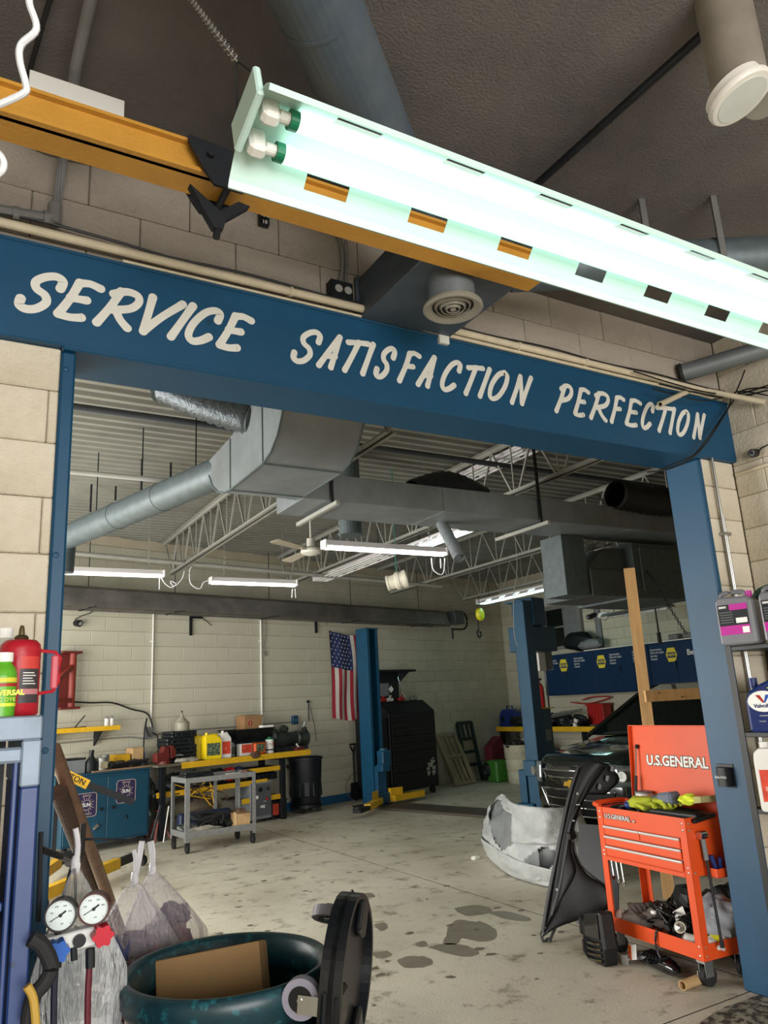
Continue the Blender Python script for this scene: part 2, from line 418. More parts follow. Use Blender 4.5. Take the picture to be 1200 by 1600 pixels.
# rear bay: deck, rear wall, right wall, left wall
ZD=4.14
b=MB(); prof=[]; y=2.9; k=0
while y<14.6:
    prof+=[(y,ZD),(y+.055,ZD),(y+.075,ZD+.04),(y+.13,ZD+.04)]; y+=.152
vs=[(x,p[0],p[1]) for x in (-4.3,11.4) for p in prof]; n=len(prof)
b.add(vs,[(i,i+1,n+i+1,n+i) for i in range(n-1)])
dk=b.build('ceiling',m_deck); structure(dk)
structure(MB().box(-4.4,11.5,2.85,14.8,ZD+.06,ZD+.2).build('roof',m_deck))
bk=MB(BWM).box(-4.6,11.9,.012,.2,0,ZD+.1).build('wall_back',m_mort); structure(bk)
O=BWM@Vector((.8,.004,0)); dB=Vector((math.cos(BA),math.sin(BA),0)); nB=Vector((math.sin(BA),-math.cos(BA),0))
blocks(bk,O,dB,nB,10.7,[max(0,.143-.2032+.2032*i) for i in range(21)],.02,lambda a,b,za,zb:za>4.1,m_blk2,lambda c:(c[2]>3.25)*50+c[0],300)
rw2=MB().box(11.03,11.2,3.0,14.2,0,ZD+.1).build('wall_right',m_mort); structure(rw2)
blocks(rw2,(11.015,13.62,0),(0,-1,0),(-1,0,0),8.6,[max(0,.1-.2032+.2032*i) for i in range(21)],.1,lambda a,b,za,zb:za>4.1,m_blk2,lambda c:(c[2]>3.3)*50+(c[2]<.7)*30+c[0],300)
wl=MB().box(-2.3,-2.1,3.0,4.6,0,ZD+.1).box(-2.3,-2.1,9.8,10.3,0,ZD+.1).box(-2.3,-2.1,4.6,9.8,3.2,ZD+.1).build('wall_left',m_blk2); structure(wl)
m_bb=mat('baseboard_blue','#1d5478',.5,var=.15)
structure(MB(BWM).box(4.9,7.2,-.018,.0,0,.13,b=.004).build('baseboard_back',m_bb))
# ================================================================ FRONT BAY, OVERHEAD
m_enam=mat('white_enamel','#bcd6cd',.35,var=.04,scale=5,hex2='#9aa39c',thr=(.74,.8))
m_tube=mat('lit_tube','#dffff4',em=1.5)
m_galv=mat('galvanized','#525c5e',.5,metal=.3,var=.16,scale=14,bump=.05,bscale=20)
m_duct=mat('dusty_duct','#4f5a64',.55,metal=.35,var=.12,scale=9,hex3='#5f6468',s3=2)
m_duct2=mat('grey_duct','#7c8285',.5,metal=.4,var=.1,scale=7,hex3='#6b6f70',s3=1.5)
m_black=mat('black_plastic','#0c0d0f',.45,var=.2,scale=8)
m_rub=mat('black_rubber','#1b1b1c',.75,var=.2)
m_steel=mat('bare_steel','#a8a8a4',.35,metal=.9,var=.12)
m_chrome=mat('chrome','#d5d7d8',.12,metal=1,var=.03)
m_green=mat('green_cap','#0d6b49',.4)
m_cream=mat('cream_pipe','#c3b69c',.5,var=.1,scale=12,hex2='#8d8471',thr=(.68,.74))
m_greyp=mat('grey_pipe_paint','#777674',.6,var=.12,bump=.1)
m_yel=mat('yellow_paint','#b58230',.5,var=.1,scale=6,bump=.25,bscale=70,hex2='#6f4d18',thr=(.70,.76))
m_yel2=mat('worn_yellow','#d3a41e',.5,var=.12,scale=9,hex2='#4a3a1c',thr=(.64,.69))
m_iron=mat('dark_iron','#1c1e22',.55,metal=.3,var=.25)
m_cord=mat('white_cord','#d8dadd',.45,var=.03)
# twin tube fluorescent strip
LX0,LX1=.45,2.92; _n=pZ(425,130,2.73); _f=pZ(380,300,2.67); LYM=(_n.y+_f.y)/2; LZ=2.70
_hw=math.hypot(_f.y-_n.y,.06)/2; LYN,LYF=LYM-_hw,LYM+_hw
MTL=T4((0,LYM,LZ))@RX(-math.atan2(.06,_f.y-_n.y))@T4((0,-LYM,-LZ))       # the strip hangs tilted toward the camera side
t=thing('fluorescent_fixture','big twin tube fluorescent strip with slotted reflector hung before the blue lintel','light fixture',(LX0,LYM,LZ))
b=MB(MTL)
def plate(b,x0,x1,p,q,th=.002):
    "sheet between edge p and edge q (y,z) along x"
    (ya,za),(yb,zb)=p,q; nx=Vector((0,zb-za,ya-yb)).normalized()*th
    b.add([(x0,ya,za),(x1,ya,za),(x1,yb,zb),(x0,yb,zb)]+[(x0,ya+nx.y,za+nx.z),(x1,ya+nx.y,za+nx.z),(x1,yb+nx.y,zb+nx.z),(x0,yb+nx.y,zb+nx.z)],
      [(0,1,2,3),(7,6,5,4),(0,4,5,1),(1,5,6,2),(2,6,7,3),(3,7,4,0)])
hw=.04; zt=LZ+.062
b.box(LX0,LX1,LYM-hw,LYM+hw,zt,zt+.045)
def wing(b,s):
    yin=LYM+s*hw; yo=LYF-.012 if s>0 else LYN+.012
    def at(f): return (yin+(yo-yin)*f, zt+(LZ+.012-zt)*f)
    plate(b,LX0,LX1,at(0),at(.34)); plate(b,LX0,LX1,at(.72),at(1))
    x=LX0; step=.255; sl=.105; x=LX0
    while x<LX1:
        a=x+.115+0.0; plate(b,x,min(LX1,a+.05),at(.34),at(.72)); x=a+.05+sl
    plate(b,LX0,LX1,(yo,LZ+.012),(yo+s*.012,LZ-.004))
    plate(b,LX0,LX1,(yo+s*.012,LZ-.004),(yo+s*.004,LZ-.010))
wing(b,1); wing(b,-1)
b.build('reflector',m_enam,t,w=True)
b=MB(MTL).box(LX0-.012,LX0+.004,LYN+.03,LYM+.045,LZ+.008,zt+.03,b=.004).build('end_plate',m_enam,t,w=True)
for k,y in enumerate((LYM-.052,LYM+.026)):
    MB(MTL).cyl((LX0+.085,y,LZ+.026),(LX1-.09,y,LZ+.026),.019,20).build('tube',m_tube,t,w=True)
    MB(MTL).cyl((LX0+.072,y,LZ+.026),(LX0+.09,y,LZ+.026),.0205,20).build('green_end_cap',m_green,t,w=True)
    MB(MTL).box(LX0+.012,LX0+.05,y-.017,y+.017,LZ+.0,zt,b=.008).cyl((LX0+.05,y,LZ+.026),(LX0+.072,y,LZ+.026),.013,14).build('lamp_holder',m_white,t,w=True)
    MB(MTL).box(LX1-.07,LX1-.02,y-.017,y+.017,LZ,zt,b=.008).build('lamp_holder',m_white,t,w=True)
ap=pY(370,95,LYM-.02); pA=MTL@Vector((LX0,LYM-.08,zt+.02)); pBq=MTL@Vector((LX0,LYM+.04,zt+.03))
MB().tube([pA,ap],.0022,6).tube([pBq,ap],.0022,6).build('hanger_wire',m_iron,t,w=True)
def chain(name,p0,p1,r,pitch,m,label,cat='chain',parent=None):
    p0=Vector(p0);p1=Vector(p1); n=max(2,int((p1-p0).length/pitch)); b=MB(); M0,l=axis_mat(p0,p1)
    for i in range(n):
        A=M0@T4((0,0,(i+.5)*l/n))@RZ((i%2)*PI/2+.5)
        P=[A@Vector((math.cos(a)*pitch*.34,0,math.sin(a)*pitch*.72)) for a in [q*PI/4 for q in range(9)]]
        b.tube(P,r,5)
    if parent is not None: return b.build(name,m,parent,w=True)
    return b.solo(name,m,label,cat)
chain('hanging_chain',ap,pZ(268,-42,ZC),.0018,.022,m_steel,'thin steel chain from the dark ceiling down to the big fluorescent strip')
# yellow crane beam with trolley
BY=2.05; bz=pY(0,172,BY).z; bh=pY(0,120,BY).z-bz; bx1=pY(845,392,BY).x+.02; bw_=.125
t=thing('crane_beam','yellow painted steel crane beam running below the ceiling in front of the lintel','beam',(-.5,BY,bz))
MB().box(-.9,bx1,BY,BY+bw_,bz,bz+.014).box(-.9,bx1,BY+.02,BY+.034,bz,bz+bh).box(-.9,bx1,BY,BY+bw_,bz+bh-.012,bz+bh).build('beam',m_yel,t,w=True)
x0=pY(293,240,BY-.012).x; x1=pY(388,290,BY-.012).x
t=thing('beam_trolley','black steel hoist trolley clamped on the yellow crane beam','trolley',((x0+x1)/2,BY,bz-.1))
zz=bz+bh
for y in (BY-.024,BY+bw_+.01):
    P=[(x0,zz-.005),(x0,zz-.03),(x0+.055,bz-.01),(x0+.085,bz-.05),(x1-.02,bz-.05),(x1,bz-.02),(x1+.005,zz-.02)]
    MB().prism(P,.012,Matrix(((1,0,0,0),(0,0,-1,y+.012),(0,1,0,0),(0,0,0,1)))).build('side_plate',m_iron,t,w=True)
MB().prism([(x0+.02,bz-.035),(x0+.075,bz-.13),(x0+.10,bz-.17),(x0+.13,bz-.17),(x0+.14,bz-.13),(x1+.02,bz-.055),(x1-.02,bz-.05),(x0+.12,bz-.105)],.03,Matrix(((1,0,0,0),(0,0,-1,BY+.057),(0,1,0,0),(0,0,0,1)))).build('hook_yoke',m_iron,t,w=True)
for xx,zb in ((x0+.07,bz+.05),(x1-.05,bz+.03),(x1-.06,bz-.02)): MB().cyl((xx,BY-.04,zb),(xx,BY+bw_+.03,zb),.012,12).build('bolt',m_iron,t,w=True)
MB().tube([(x0+.115,BY+.04,bz-.165),(x0+.11,BY+.04,bz-.20)],.012,8).build('hook_stub',m_iron,t,w=True)
# plate above the beam, pipes
A=pY(47,103,2.30); B_=pY(194,182,2.30)
MB().box(A.x,B_.x,2.30,2.312,B_.z-.04,A.z-.012,b=.002).solo('beam_hanger_plate',m_white,'white plate hanging from the ceiling behind the yellow beam','plate')
MB().tube([pZ(146,-20,3.72),pZ(118,105,3.72),pZ(106,205,3.72),pY(101,236,2.74),pY(86,336,2.74)],.019,12).tube([pY(84,342,2.74),pY(0,328,2.74),pY(-60,316,2.74)],.019,12).cyl(pY(86,322,2.74),pY(84,350,2.74),.026,12).cyl(pY(84,342,2.74),pY(68,340,2.74),.026,12).cyl(pY(30,334,2.74),pY(20,332,2.74),.024,12).solo('ceiling_conduit',m_greyp,'grey steel pipe dropping from the ceiling to an elbow left of the sign','pipe')
zc=pY(0,347,2.745).z; xe=pY(1110,610,2.745).x
t=thing('cream_conduit','cream painted conduit running along the top of the blue lintel','pipe',(0,2.745,zc))
MB().cyl((-.9,2.745,zc),(xe+.1,2.745,zc),.018,14).build('pipe',m_cream,t,w=True)
MB().cyl((.5,2.762,zc-.03),(xe+.1,2.762,zc-.03),.006,8).cyl((1.9,2.75,zc-.03),(xe+.1,2.75,zc-.034),.009,8).build('thin_conduit',m_cream,t,w=True)
for px in (452,640,690,800,900,1005): 
    p=pY(px,460,2.745); MB().cyl((p.x,2.745,zc),(p.x+.014,2.745,zc),.0225,12).box(p.x,p.x+.012,2.74,2.80,zc-.004,zc+.02).build('strap',m_cream,t,w=True)
pts=[]
for i in range(30):
    x=-.9+i*.175; pts.append((x,2.735,zc+.022+.006*math.sin(i*1.3)+(.012 if 0<x<.5 else 0)))
MB().tube(pts,.0055,6,2).solo('black_cable',m_black,'black cable lying on the cream conduit above the sign','cable')
# outlet box with cable and tag
p=pY(531,468,2.78); p.z+=.028
t=thing('ceiling_outlet_box','dark metal double outlet box on the block wall above the sign','outlet',(p.x,2.79,p.z-.06))
MB().box(p.x-.06,p.x+.055,2.745,2.80,p.z-.05,p.z+.05,b=.004).build('box',m_iron,t,w=True)
m_out=mat('outlet_grey','#a5a29a',.5)
for dx in (-.022,.026): MB().cyl((p.x+dx,2.747,p.z+.005),(p.x+dx,2.741,p.z+.005),.019,14).box(p.x+dx-.008,p.x+dx-.005,2.7395,2.742,p.z,p.z+.012).box(p.x+dx+.005,p.x+dx+.008,2.7395,2.742,p.z,p.z+.012).build('receptacle',[m_out],t,w=True)
MB().tube([(p.x,2.775,p.z+.05),pY(535,420,2.775),pY(533,385,2.775),pY(520,360,2.78),pY(470,342,2.785),pY(385,322,2.785),pY(300,290,2.785),pY(180,262,2.785),pY(80,240,2.785),pY(10,205,2.785)],.009,8,4).tube([pY(540,445,2.78),pY(541,400,2.78),pY(540,375,2.75)],.007,6).solo('flexible_conduit',m_greyp,'grey flexible conduit curving over the blocks from the outlet box','conduit')
p=pY(413,341,2.77)
t=thing('cable_tag','black cable tag marked 12/2 on the block wall above the sign','tag',(p.x,2.77,p.z-.05))
MB().box(p.x-.024,p.x+.024,2.765,2.79,p.z-.035,p.z+.05,b=.003).build('tag_body',m_black,t,w=True)
m_wt=mat('print_white','#e4e2dc',.6,var=0)
text('12/2',.024,FM(p.x,2.764,p.z+.012),m_wt,t,w=True); text('10',.026,FM(p.x,2.764,p.z-.022),m_wt,t,w=True); text('ROMEX',.009,FM(p.x,2.764,p.z+.043),m_wt,t,w=True)
# diagonal round duct, wall box, diffuser
zb=pY(560,503,Y0).z; zt=pY(557,440,Y0).z; xl=pY(557,470,Y0).x; xr=pY(694,527,Y0).x
t=thing('branch_duct','dark blue grey branch duct from diagonal round pipe to box over the sign','duct',((xl+xr)/2,2.5,zb))
MB().box(xl,xr,2.22,Y0-.004,zb,zt,b=.004).build('box_duct',m_duct,t,w=True)
MB().box(xl-.012,xr+.012,2.775,Y0-.003,zb-.012,zt+.012,b=.002).build('flange',m_duct,t,w=True)
d=Vector((.73,.68,0)); a=Vector((.62,1.40,3.56)); 
MB().cyl(a-d*1.4,a+d*1.25,.125,32).build('round_pipe',m_duct,t,w=True)
for s in (-.6,.25): MB().cyl(a+d*s,a+d*(s+.012),.128,32).build('pipe_seam',m_duct,t,w=True)
c=pZ(704,437,zb)
t=thing('round_diffuser','round ceiling diffuser with concentric rings hanging below the branch duct','vent',(c.x,c.y,zb-.13))
MB().lathe([(.098,.14),(.098,0),(.094,0),(.094,.14)],32).build('collar',m_duct2,t,smooth=40)
m_beige=mat('vent_beige','#857f73',.45,var=.1)
MB().lathe([(.098,.01),(.125,.004),(.128,-.008),(.118,-.016),(.095,-.006),(.088,.004),(.098,.01)],36).build('rim',m_beige,t,smooth=50)
for k,(r,z) in enumerate(((.072,-.004),(.05,-.008),(.028,-.012))): MB().lathe([(r+.008,z+.012),(r,z-.003),(r-.003,z),(r+.005,z+.014),(r+.008,z+.012)],28).build('louver_ring',m_beige,t,smooth=50)
MB().lathe([(0,-.018),(.012,-.015),(.014,-.002),(0,.0)],14).box(-.09,.09,-.003,.003,.006,.012).box(-.003,.003,-.09,.09,.006,.012).build('hub',m_beige,t,smooth=40)
MB().lathe([(0,.06),(.093,.06)],24).build('damper',m_black,t)
# capped round stub at the right
c=pZ(1157,140,3.40)
t=thing('capped_duct_stub','round ceiling duct stub closed with a white lid at upper right','duct cap',(c.x,c.y,3.36))
m_soot=mat('sooty_duct','#7d7468',.7,var=.2,scale=5)
MB().cyl((0,0,.05),(0,0,ZC-3.36),.083,28).build('duct_stub',m_soot,t,smooth=40)
M=RX(math.radians(-16))@RY(math.radians(-14))
MB().lathe([(0,0),(.085,.002),(.096,.004),(.102,.012),(.102,.022),(.094,.026),(.094,.05),(.084,.055),(0,.055)],36,M).build('lid',mat('lid_white','#cfc9bf',.4,var=.05),t,smooth=40)
MB().lathe([(0,-.001),(.08,.0),(.083,.003)],36,M).build('lid_face',mat('lid_grey','#b9bab4',.35,var=.06,hex2='#5a5a55',thr=(.76,.8)),t,smooth=40)
MB().cyl((.11,.01,.03),(.13,.012,.10),.05,20).build('side_cap',m_beige,t,smooth=40)
# small pipe on the ceiling
t=thing('ceiling_pipe','thin black pipe fixed under the dark ceiling beside the capped stub','pipe',(2.06,1.5,3.7))
MB().cyl((2.06,2.3,3.715),(2.06,1.06,3.715),.017,12).build('pipe',m_iron,t,w=True)
MB().cyl((2.06,1.10,3.715),(2.06,1.03,3.715),.026,12).cyl((2.06,1.02,3.715),(2.06,.98,3.715),.022,6).box(2.03,2.09,.90,.98,3.68,ZC).cyl((2.06,.9,3.715),(2.0,.80,3.715),.019,10).build('fitting',m_iron,t,w=True)
# round duct at far right with strap hangers, stub pipe through the wall
c=pZ(1100,408,3.50); d=Vector((.866,-.497,0))
t=thing('round_duct','silver round duct on two strap hangers at upper right of the front bay','duct',(c.x,c.y,3.40))
MB().cyl(c-d*.9,c+d*1.1,.10,28).build('pipe',m_galv,t,w=True,smooth=40)
for s,px in ((0,(1104,288)),(-.33,(1061,334))):
    q=c+d*(s+.04); MB().box(-.011,.011,-.115,-.11,-.06,ZC-3.5,T4(q)@RZ(math.atan2(d.y,d.x))).box(-.016,-.011,-.115,-.10,-.06,ZC-3.5,T4(q)@RZ(math.atan2(d.y,d.x))).build('strap_hanger',m_steel,t,w=True)
    MB().cyl(q-d*.006,q+d*.006,.103,28).build('band',m_galv,t,w=True)
a=pY(1062,584,Y0-.01); e=pX(1222,537,4.16)
t=thing('wall_pipe','thick grey pipe poking through the block wall at right above the sign','pipe',a)
MB().cyl(a,e,.055,20).build('pipe',m_duct2,t,w=True,smooth=40); MB().ring(a,a+(e-a).normalized()*.02,.062,.05).build('collar',m_rub,t,w=True)
# pier conduits, pipe stub, wires, camera on the right wall
t=thing('pier_conduits','pair of thin steel conduits down the block pier right of blue post','conduit',pY(1150,950,2.775))
A=pY(1104,668,2.775)
MB().cyl((A.x,2.775,A.z),(A.x,2.775,1.2),.009,10).build('conduit',m_steel,t,w=True)
MB().cyl((A.x+.022,2.78,A.z-.55),(A.x+.022,2.78,1.2),.009,10).build('conduit',m_steel,t,w=True)
for z in (2.45,1.85): MB().box(A.x-.02,A.x+.045,2.76,2.796,z,z+.02).build('strap',m_steel,t,w=True)
A=pY(1080,609,2.75); B_=pY(1031,632,2.55)
MB().ring(A,B_,.016,.012,14).solo('pipe_stub',m_cream,'short open pipe stub sticking out over the last word of the sign','pipe')
wp=[[(1200,602),(1150,616),(1100,612),(1040,596),(990,580)],[(1200,610),(1140,621),(1080,612),(1030,600)],[(1200,618),(1150,612),(1137,640),(1105,690),(1080,716),(1048,732),(1010,738)],[(1200,606),(1160,610),(1140,635),(1112,675),(1085,710),(1060,722),(1030,735)],[(1164,578),(1150,612),(1140,618),(1100,626),(1060,618),(1020,608)]]
t=thing('wire_bundle','tangled black wires crossing the corner above the right blue post','wires',pY(1085,710,2.69))
for k,w_ in enumerate(wp):
    P=[pY(x,y,2.70-.008*k) if x<1138 else pX(x,y,4.19-.006*k) for x,y in w_]
    MB().tube(P,.0045,6,4).build('wire',m_black,t,w=True)
MB().cyl(pY(1105,611,2.745),pX(1196,629,4.18),.018,12).solo('corner_conduit',m_cream,'cream conduit end pointing out of the corner onto the right wall','pipe')
MB().cyl(pX(1150,742,4.2),pX(1210,722,4.2),.012,10).solo('side_conduit',m_cream,'cream conduit fixed along the right block wall below the small camera','pipe')
c=pX(1178,707,4.2)
t=thing('wall_camera','small black dome camera on the right block wall beside the lintel','camera',c)
MB().cyl((.02,0,0),(-.035,-.01,-.012),.026,20).build('housing',m_black,t,smooth=40)
MB().cyl((-.036,-.01,-.012),(-.038,-.01,-.012),.018,20).build('lens_plate',mat('lens_grey','#77777a',.2),t); MB().cyl((-.038,-.01,-.012),(-.040,-.01,-.012),.009,16).build('lens',m_black,t)
MB().tube([c+Vector((.015,-.02,0)),pX(1190,700,4.215),pX(1202,694,4.215)],.004,6).build('lead',m_black,t,w=True)
q=pY(692,531,2.76); MB().box(q.x-.03,q.x+.03,2.745,2.80,q.z-.025,q.z+.03,b=.003).solo('junction_box',m_white,'small white junction box on the conduit under the round diffuser','box')
MB().tube([pZ(84,-20,3.75),pZ(66,40,3.75),pZ(48,105,3.75),pZ(40,135,3.75)],.008,6).solo('ceiling_cable',m_rub,'thin black cable on the ceiling at upper left beside the white cable','cable')
# white cord at top left
MB().tube([pD(48,-20,1.5),pD(46,5,1.5),pD(57,45,1.5),pD(33,70,1.5),pD(31,95,1.5),pD(40,130,1.5),pD(38,145,1.5),pD(0,163,1.5),pD(-40,180,1.5),pD(-30,215,1.5),pD(2,245,1.5),pD(4,265,1.5),pD(-15,280,1.5)],.007,8,5).solo('extension_cable',m_cord,'white cord dangling in loops at the upper left corner','cable')
# ================================================================ REAR BAY, OVERHEAD
m_joist=mat('joist_grey','#8d8d85',.55,var=.1)
m_hood=mat('heater_hood','#7d7a75',.5,metal=.4,var=.15,hex3='#5f5d5a',s3=1.3)
m_led=mat('lit_led','#fff8f4',em=5)
m_cool=mat('lit_cool','#c2fbf2',em=6)
m_lampw=mat('lamp_white','#dcd8d8',.4,var=.03)
names=['first roof joist from the left with slender web bars under the deck','second roof joist from the left passing behind the long grey duct','third roof joist from the left running above the hanging white collar','fourth roof joist from the left above the black car']
for k,X in enumerate((2.79,4.85,7.15,9.2)):
    y0=3.12; y1=10.67+.267*X-.12; ya=4.55 if k==0 else 4.3; yb=y1-.45
    zb_,zt_=3.55,4.08
    t=thing('roof_joist',names[k],'joist',(X,y0,zb_),group=None)
    b=MB()
    for s in (-1,1): b.box(X+s*.008,X+s*.05,y0,y1,zt_+.028,zt_+.034).box(X+s*.008,X+s*.014,y0,y1,zt_-.012,zt_+.034)
    b.build('top_chord',m_joist,t,w=True)
    b=MB()
    for s in (-1,1): b.box(X+s*.009,X+s*.05,ya,yb,zb_,zb_+.006).box(X+s*.009,X+s*.015,ya,yb,zb_,zb_+.045)
    b.build('bottom_chord',m_joist,t,w=True)
    n=max(4,round((yb-ya)/.62)); st=(yb-ya)/n
    MB().bar((X,y0+.1,zt_),(X,ya+.05,zb_+.02),.02,.02).build('web_bar',m_joist,t,w=True)
    MB().bar((X,y1-.1,zt_),(X,yb-.05,zb_+.02),.02,.02).build('web_bar',m_joist,t,w=True)
    for i in range(n):
        yy=ya+i*st
        MB().bar((X,yy+.05,zb_+.02),(X,yy+st/2,zt_),.018,.018).build('web_bar',m_joist,t,w=True)
        MB().bar((X,yy+st/2,zt_),(X,yy+st-.05,zb_+.02),.018,.018).build('web_bar',m_joist,t,w=True)
        MB().bar((X,yy+.02,zb_+.02),(X,yy+.02,zt_),.012,.012).build('web_post',m_joist,t,w=True)
# long pipes under the deck
def pipe(name,p0,p1,r,m,label,cat='pipe',n=12): return MB().cyl(p0,p1,r,n).solo(name,m,label,cat)
A=pZ(100,633,3.93); pipe('deck_pipe',A,(10.9,A.y,3.93),.028,mat('dark_pipe','#3d4147',.5,var=.1),'dark pipe hung close under the corrugated deck just inside the opening')
A=pZ(60,732,3.62); pipe('sprinkler_pipe',A,(3.0,A.y-.02,3.62),.024,mat('light_pipe','#a9a9a3',.45,var=.08),'light grey pipe crossing in front of the round duct at left')
A=pY(90,862,10.0); pipe('gas_pipe',A,pY(690,916,10.35),.03,m_joist,'grey pipe under the deck near the rear wall above the shop lights')
b=MB()
for x,y0,y1 in ((143,757,800),(181,760,782),(222,717,776),(267,723,747)):
    q=pZ(x,y0,4.13); b.cyl(q,(q.x,q.y,pY(x,y1,q.y).z),.011,6)
    b.solo('hanger_rod',m_iron,{143:'leftmost dark hanger rod beside the round duct',181:'second dark hanger rod from the left above the round duct',222:'third dark hanger rod, the longest one over the round duct',267:'rightmost dark hanger rod above the light grey pipe'}[x],'rod','hanger rods of the round duct'); b=MB()
# round duct at left
t=thing('round_duct','long round metal duct slanting along the left under the deck','duct',pZ(108,838,3.4))
a=pZ(108,838,3.4); e=pZ(372,726,3.4); dd=(e-a).normalized()
MB().cyl(a-dd*.05,e,.125,24).build('pipe',m_galv,t,w=True,smooth=40)
for s in (.35,.62): q=a.lerp(e,s); MB().cyl(q,q+dd*.015,.129,24).build('seam',m_galv,t,w=True)
for s in (.2,.5,.8): q=a.lerp(e,s); MB().box(-.005,.005,-.002,.002,0,4.135-q.z-.12,T4(q+Vector((0,0,.12)))).build('strap_hanger',m_iron,t,w=True)
MB().tube([a+dd*.1,a-dd*.05,a-dd*.12+Vector((0,0,-.05)),a-dd*.14+Vector((0,0,-.35))],.12,16,3).build('end_elbow',m_galv,t,w=True,smooth=40)
# elbow duct and long duct
XA,XB,EZ=1.67,2.225,3.1; yk,yf=4.29,4.92
t=thing('elbow_duct','wide curved grey duct coming down behind the lintel left of centre','duct',((XA+XB)/2,yk,EZ))
prof=[(3.90,4.12),(3.90,3.62),(3.915,3.45),(3.96,3.32),(4.04,3.21),(4.15,3.135),(yk,EZ),(yf,EZ),(5.06,3.115),(5.2,3.16),(5.32,3.235),(5.41,3.34),(5.44,3.47)]
top=[(4.95,3.49),(4.62,3.52),(4.52,3.6),(4.50,3.75),(4.50,4.12)]
P=prof+top
Mx=Matrix(((0,0,1,XA),(1,0,0,0),(0,1,0,0),(0,0,0,1)))
MB().prism(P,XB-XA,Mx).build('duct_body',m_duct2,t,w=True,smooth=35)
b=MB()
for xx in (XA,XB):
    for i in range(len(prof)-1): b.bar((xx,*prof[i]),(xx,*prof[i+1]),.012,.012)
for yy in (yk,yf): b.box(XA-.008,XB+.008,yy-.006,yy+.006,EZ-.006,EZ+.004).box(XA-.006,XA,yy-.006,yy+.006,EZ,3.48)
b.build('seams',m_galv,t,w=True)
LY=4.93; z0=pY(560,786,LY).z; z1=pY(560,746,LY).z; yb=pZ(642,821,z0).y
xs=XB+.004
t=thing('long_duct','long rectangular grey duct hung across the rear bay from the elbow duct','duct',(xs,LY,z0))
cuts=[xs,pY(694,800,LY).x,pY(843,811,LY).x,pY(990,840,LY).x,10.2]
for i in range(4): MB().box(cuts[i]+.002,cuts[i+1]-.002,LY,yb,z0,z1,b=.004).build('duct_section',m_duct2,t,w=True)
for px in (517,840):
    x=pY(px,785,LY).x; 
    MB().box(x-.012,x+.012,LY-.03,LY-.012,z0-.05,4.1).build('strap_hanger',m_iron,t,w=True)
    MB().bar((x,LY-.12,z0-.045),(x,yb+.1,z0-.045),.03,.03).build('trapeze_bar',m_joist,t,w=True)
def ribbed(p0,p1,r,m,name,parent=None,lab=None,cat=None,sag=0,n=26,mid=None):
    P0=Vector(p0);P1=Vector(p1); Q=[P0,(P0+P1)/2+Vector((0,0,-sag)) if mid is None else Vector(mid),P1]; P=spline(Q,n//2); b=MB(); k=len(P); vs=[];fs=[];m_=16
    for i,p in enumerate(P):
        tt=(P[min(i+1,k-1)]-P[max(i-1,0)]).normalized(); a=tt.cross(Vector((0,0,1)));
        if a.length<.05: a=Vector((1,0,0))
        a.normalize(); c=tt.cross(a); rr=r*(1.06 if i%2 else .94)
        vs+=[p+a*rr*math.cos(2*PI*j/m_)+c*rr*math.sin(2*PI*j/m_) for j in range(m_)]
    for i in range(k-1):
        for j in range(m_): fs.append((i*m_+j,i*m_+(j+1)%m_,(i+1)*m_+(j+1)%m_,(i+1)*m_+j))
    b.add(vs,fs)
    return b.build(name,m,parent,w=True,smooth=60) if parent is not None else b.solo(name,m,lab,cat,smooth=60)
m_foil=mat('foil_flex','#474d51',.35,metal=.4,var=.3,scale=30,bump=.6,bscale=40)
m_bflex=mat('black_flex','#1d1f22',.4,var=.25,scale=20,bump=.4,bscale=30)
ribbed(pZ(250,600,3.85),pZ(400,655,3.52),.12,m_foil,'flexible_duct',lab='wrinkled foil flexible duct joining the elbow duct from the upper left',cat='duct',sag=.02)
a=pY(660,768,5.05); e=pY(768,774,5.2)
ribbed(a+Vector((0,.15,.02)),e+Vector((0,.15,0)),.12,m_bflex,'black_flexible_duct',lab='black wrapped duct humped over the middle of the long grey duct',cat='duct',mid=(a+e)/2+Vector((0,.15,.12)))
a=pY(960,772,4.9); e=pY(1075,785,4.9)
ribbed(a,e,.14,m_bflex,'black_flexible_duct',lab='black shiny flexible duct behind the top of the right blue post',cat='duct',sag=.03)
# branch collar, exhaust tube
c=pY(547,822,6.6); t=MB().cyl((c.x,c.y,c.z-.1),(c.x,c.y,4.135),.12,24).ring((c.x,c.y,c.z-.1),(c.x,c.y,c.z-.085),.135,.12).solo('duct_collar',m_galv,'round metal collar under the deck behind the long duct','duct')
a=pY(690,818,5.3); e=pY(718,872,5.05)
t=thing('exhaust_tube','open grey tube sticking down below the long duct','duct',e)
MB().ring(e,a,.052,.047,20).build('tube',m_duct2,t,w=True,smooth=40)
for s in (.1,.35,.6): q=e.lerp(a,s); MB().cyl(q,q+(a-e).normalized()*.012,.055,20).build('rib',m_duct2,t,w=True)
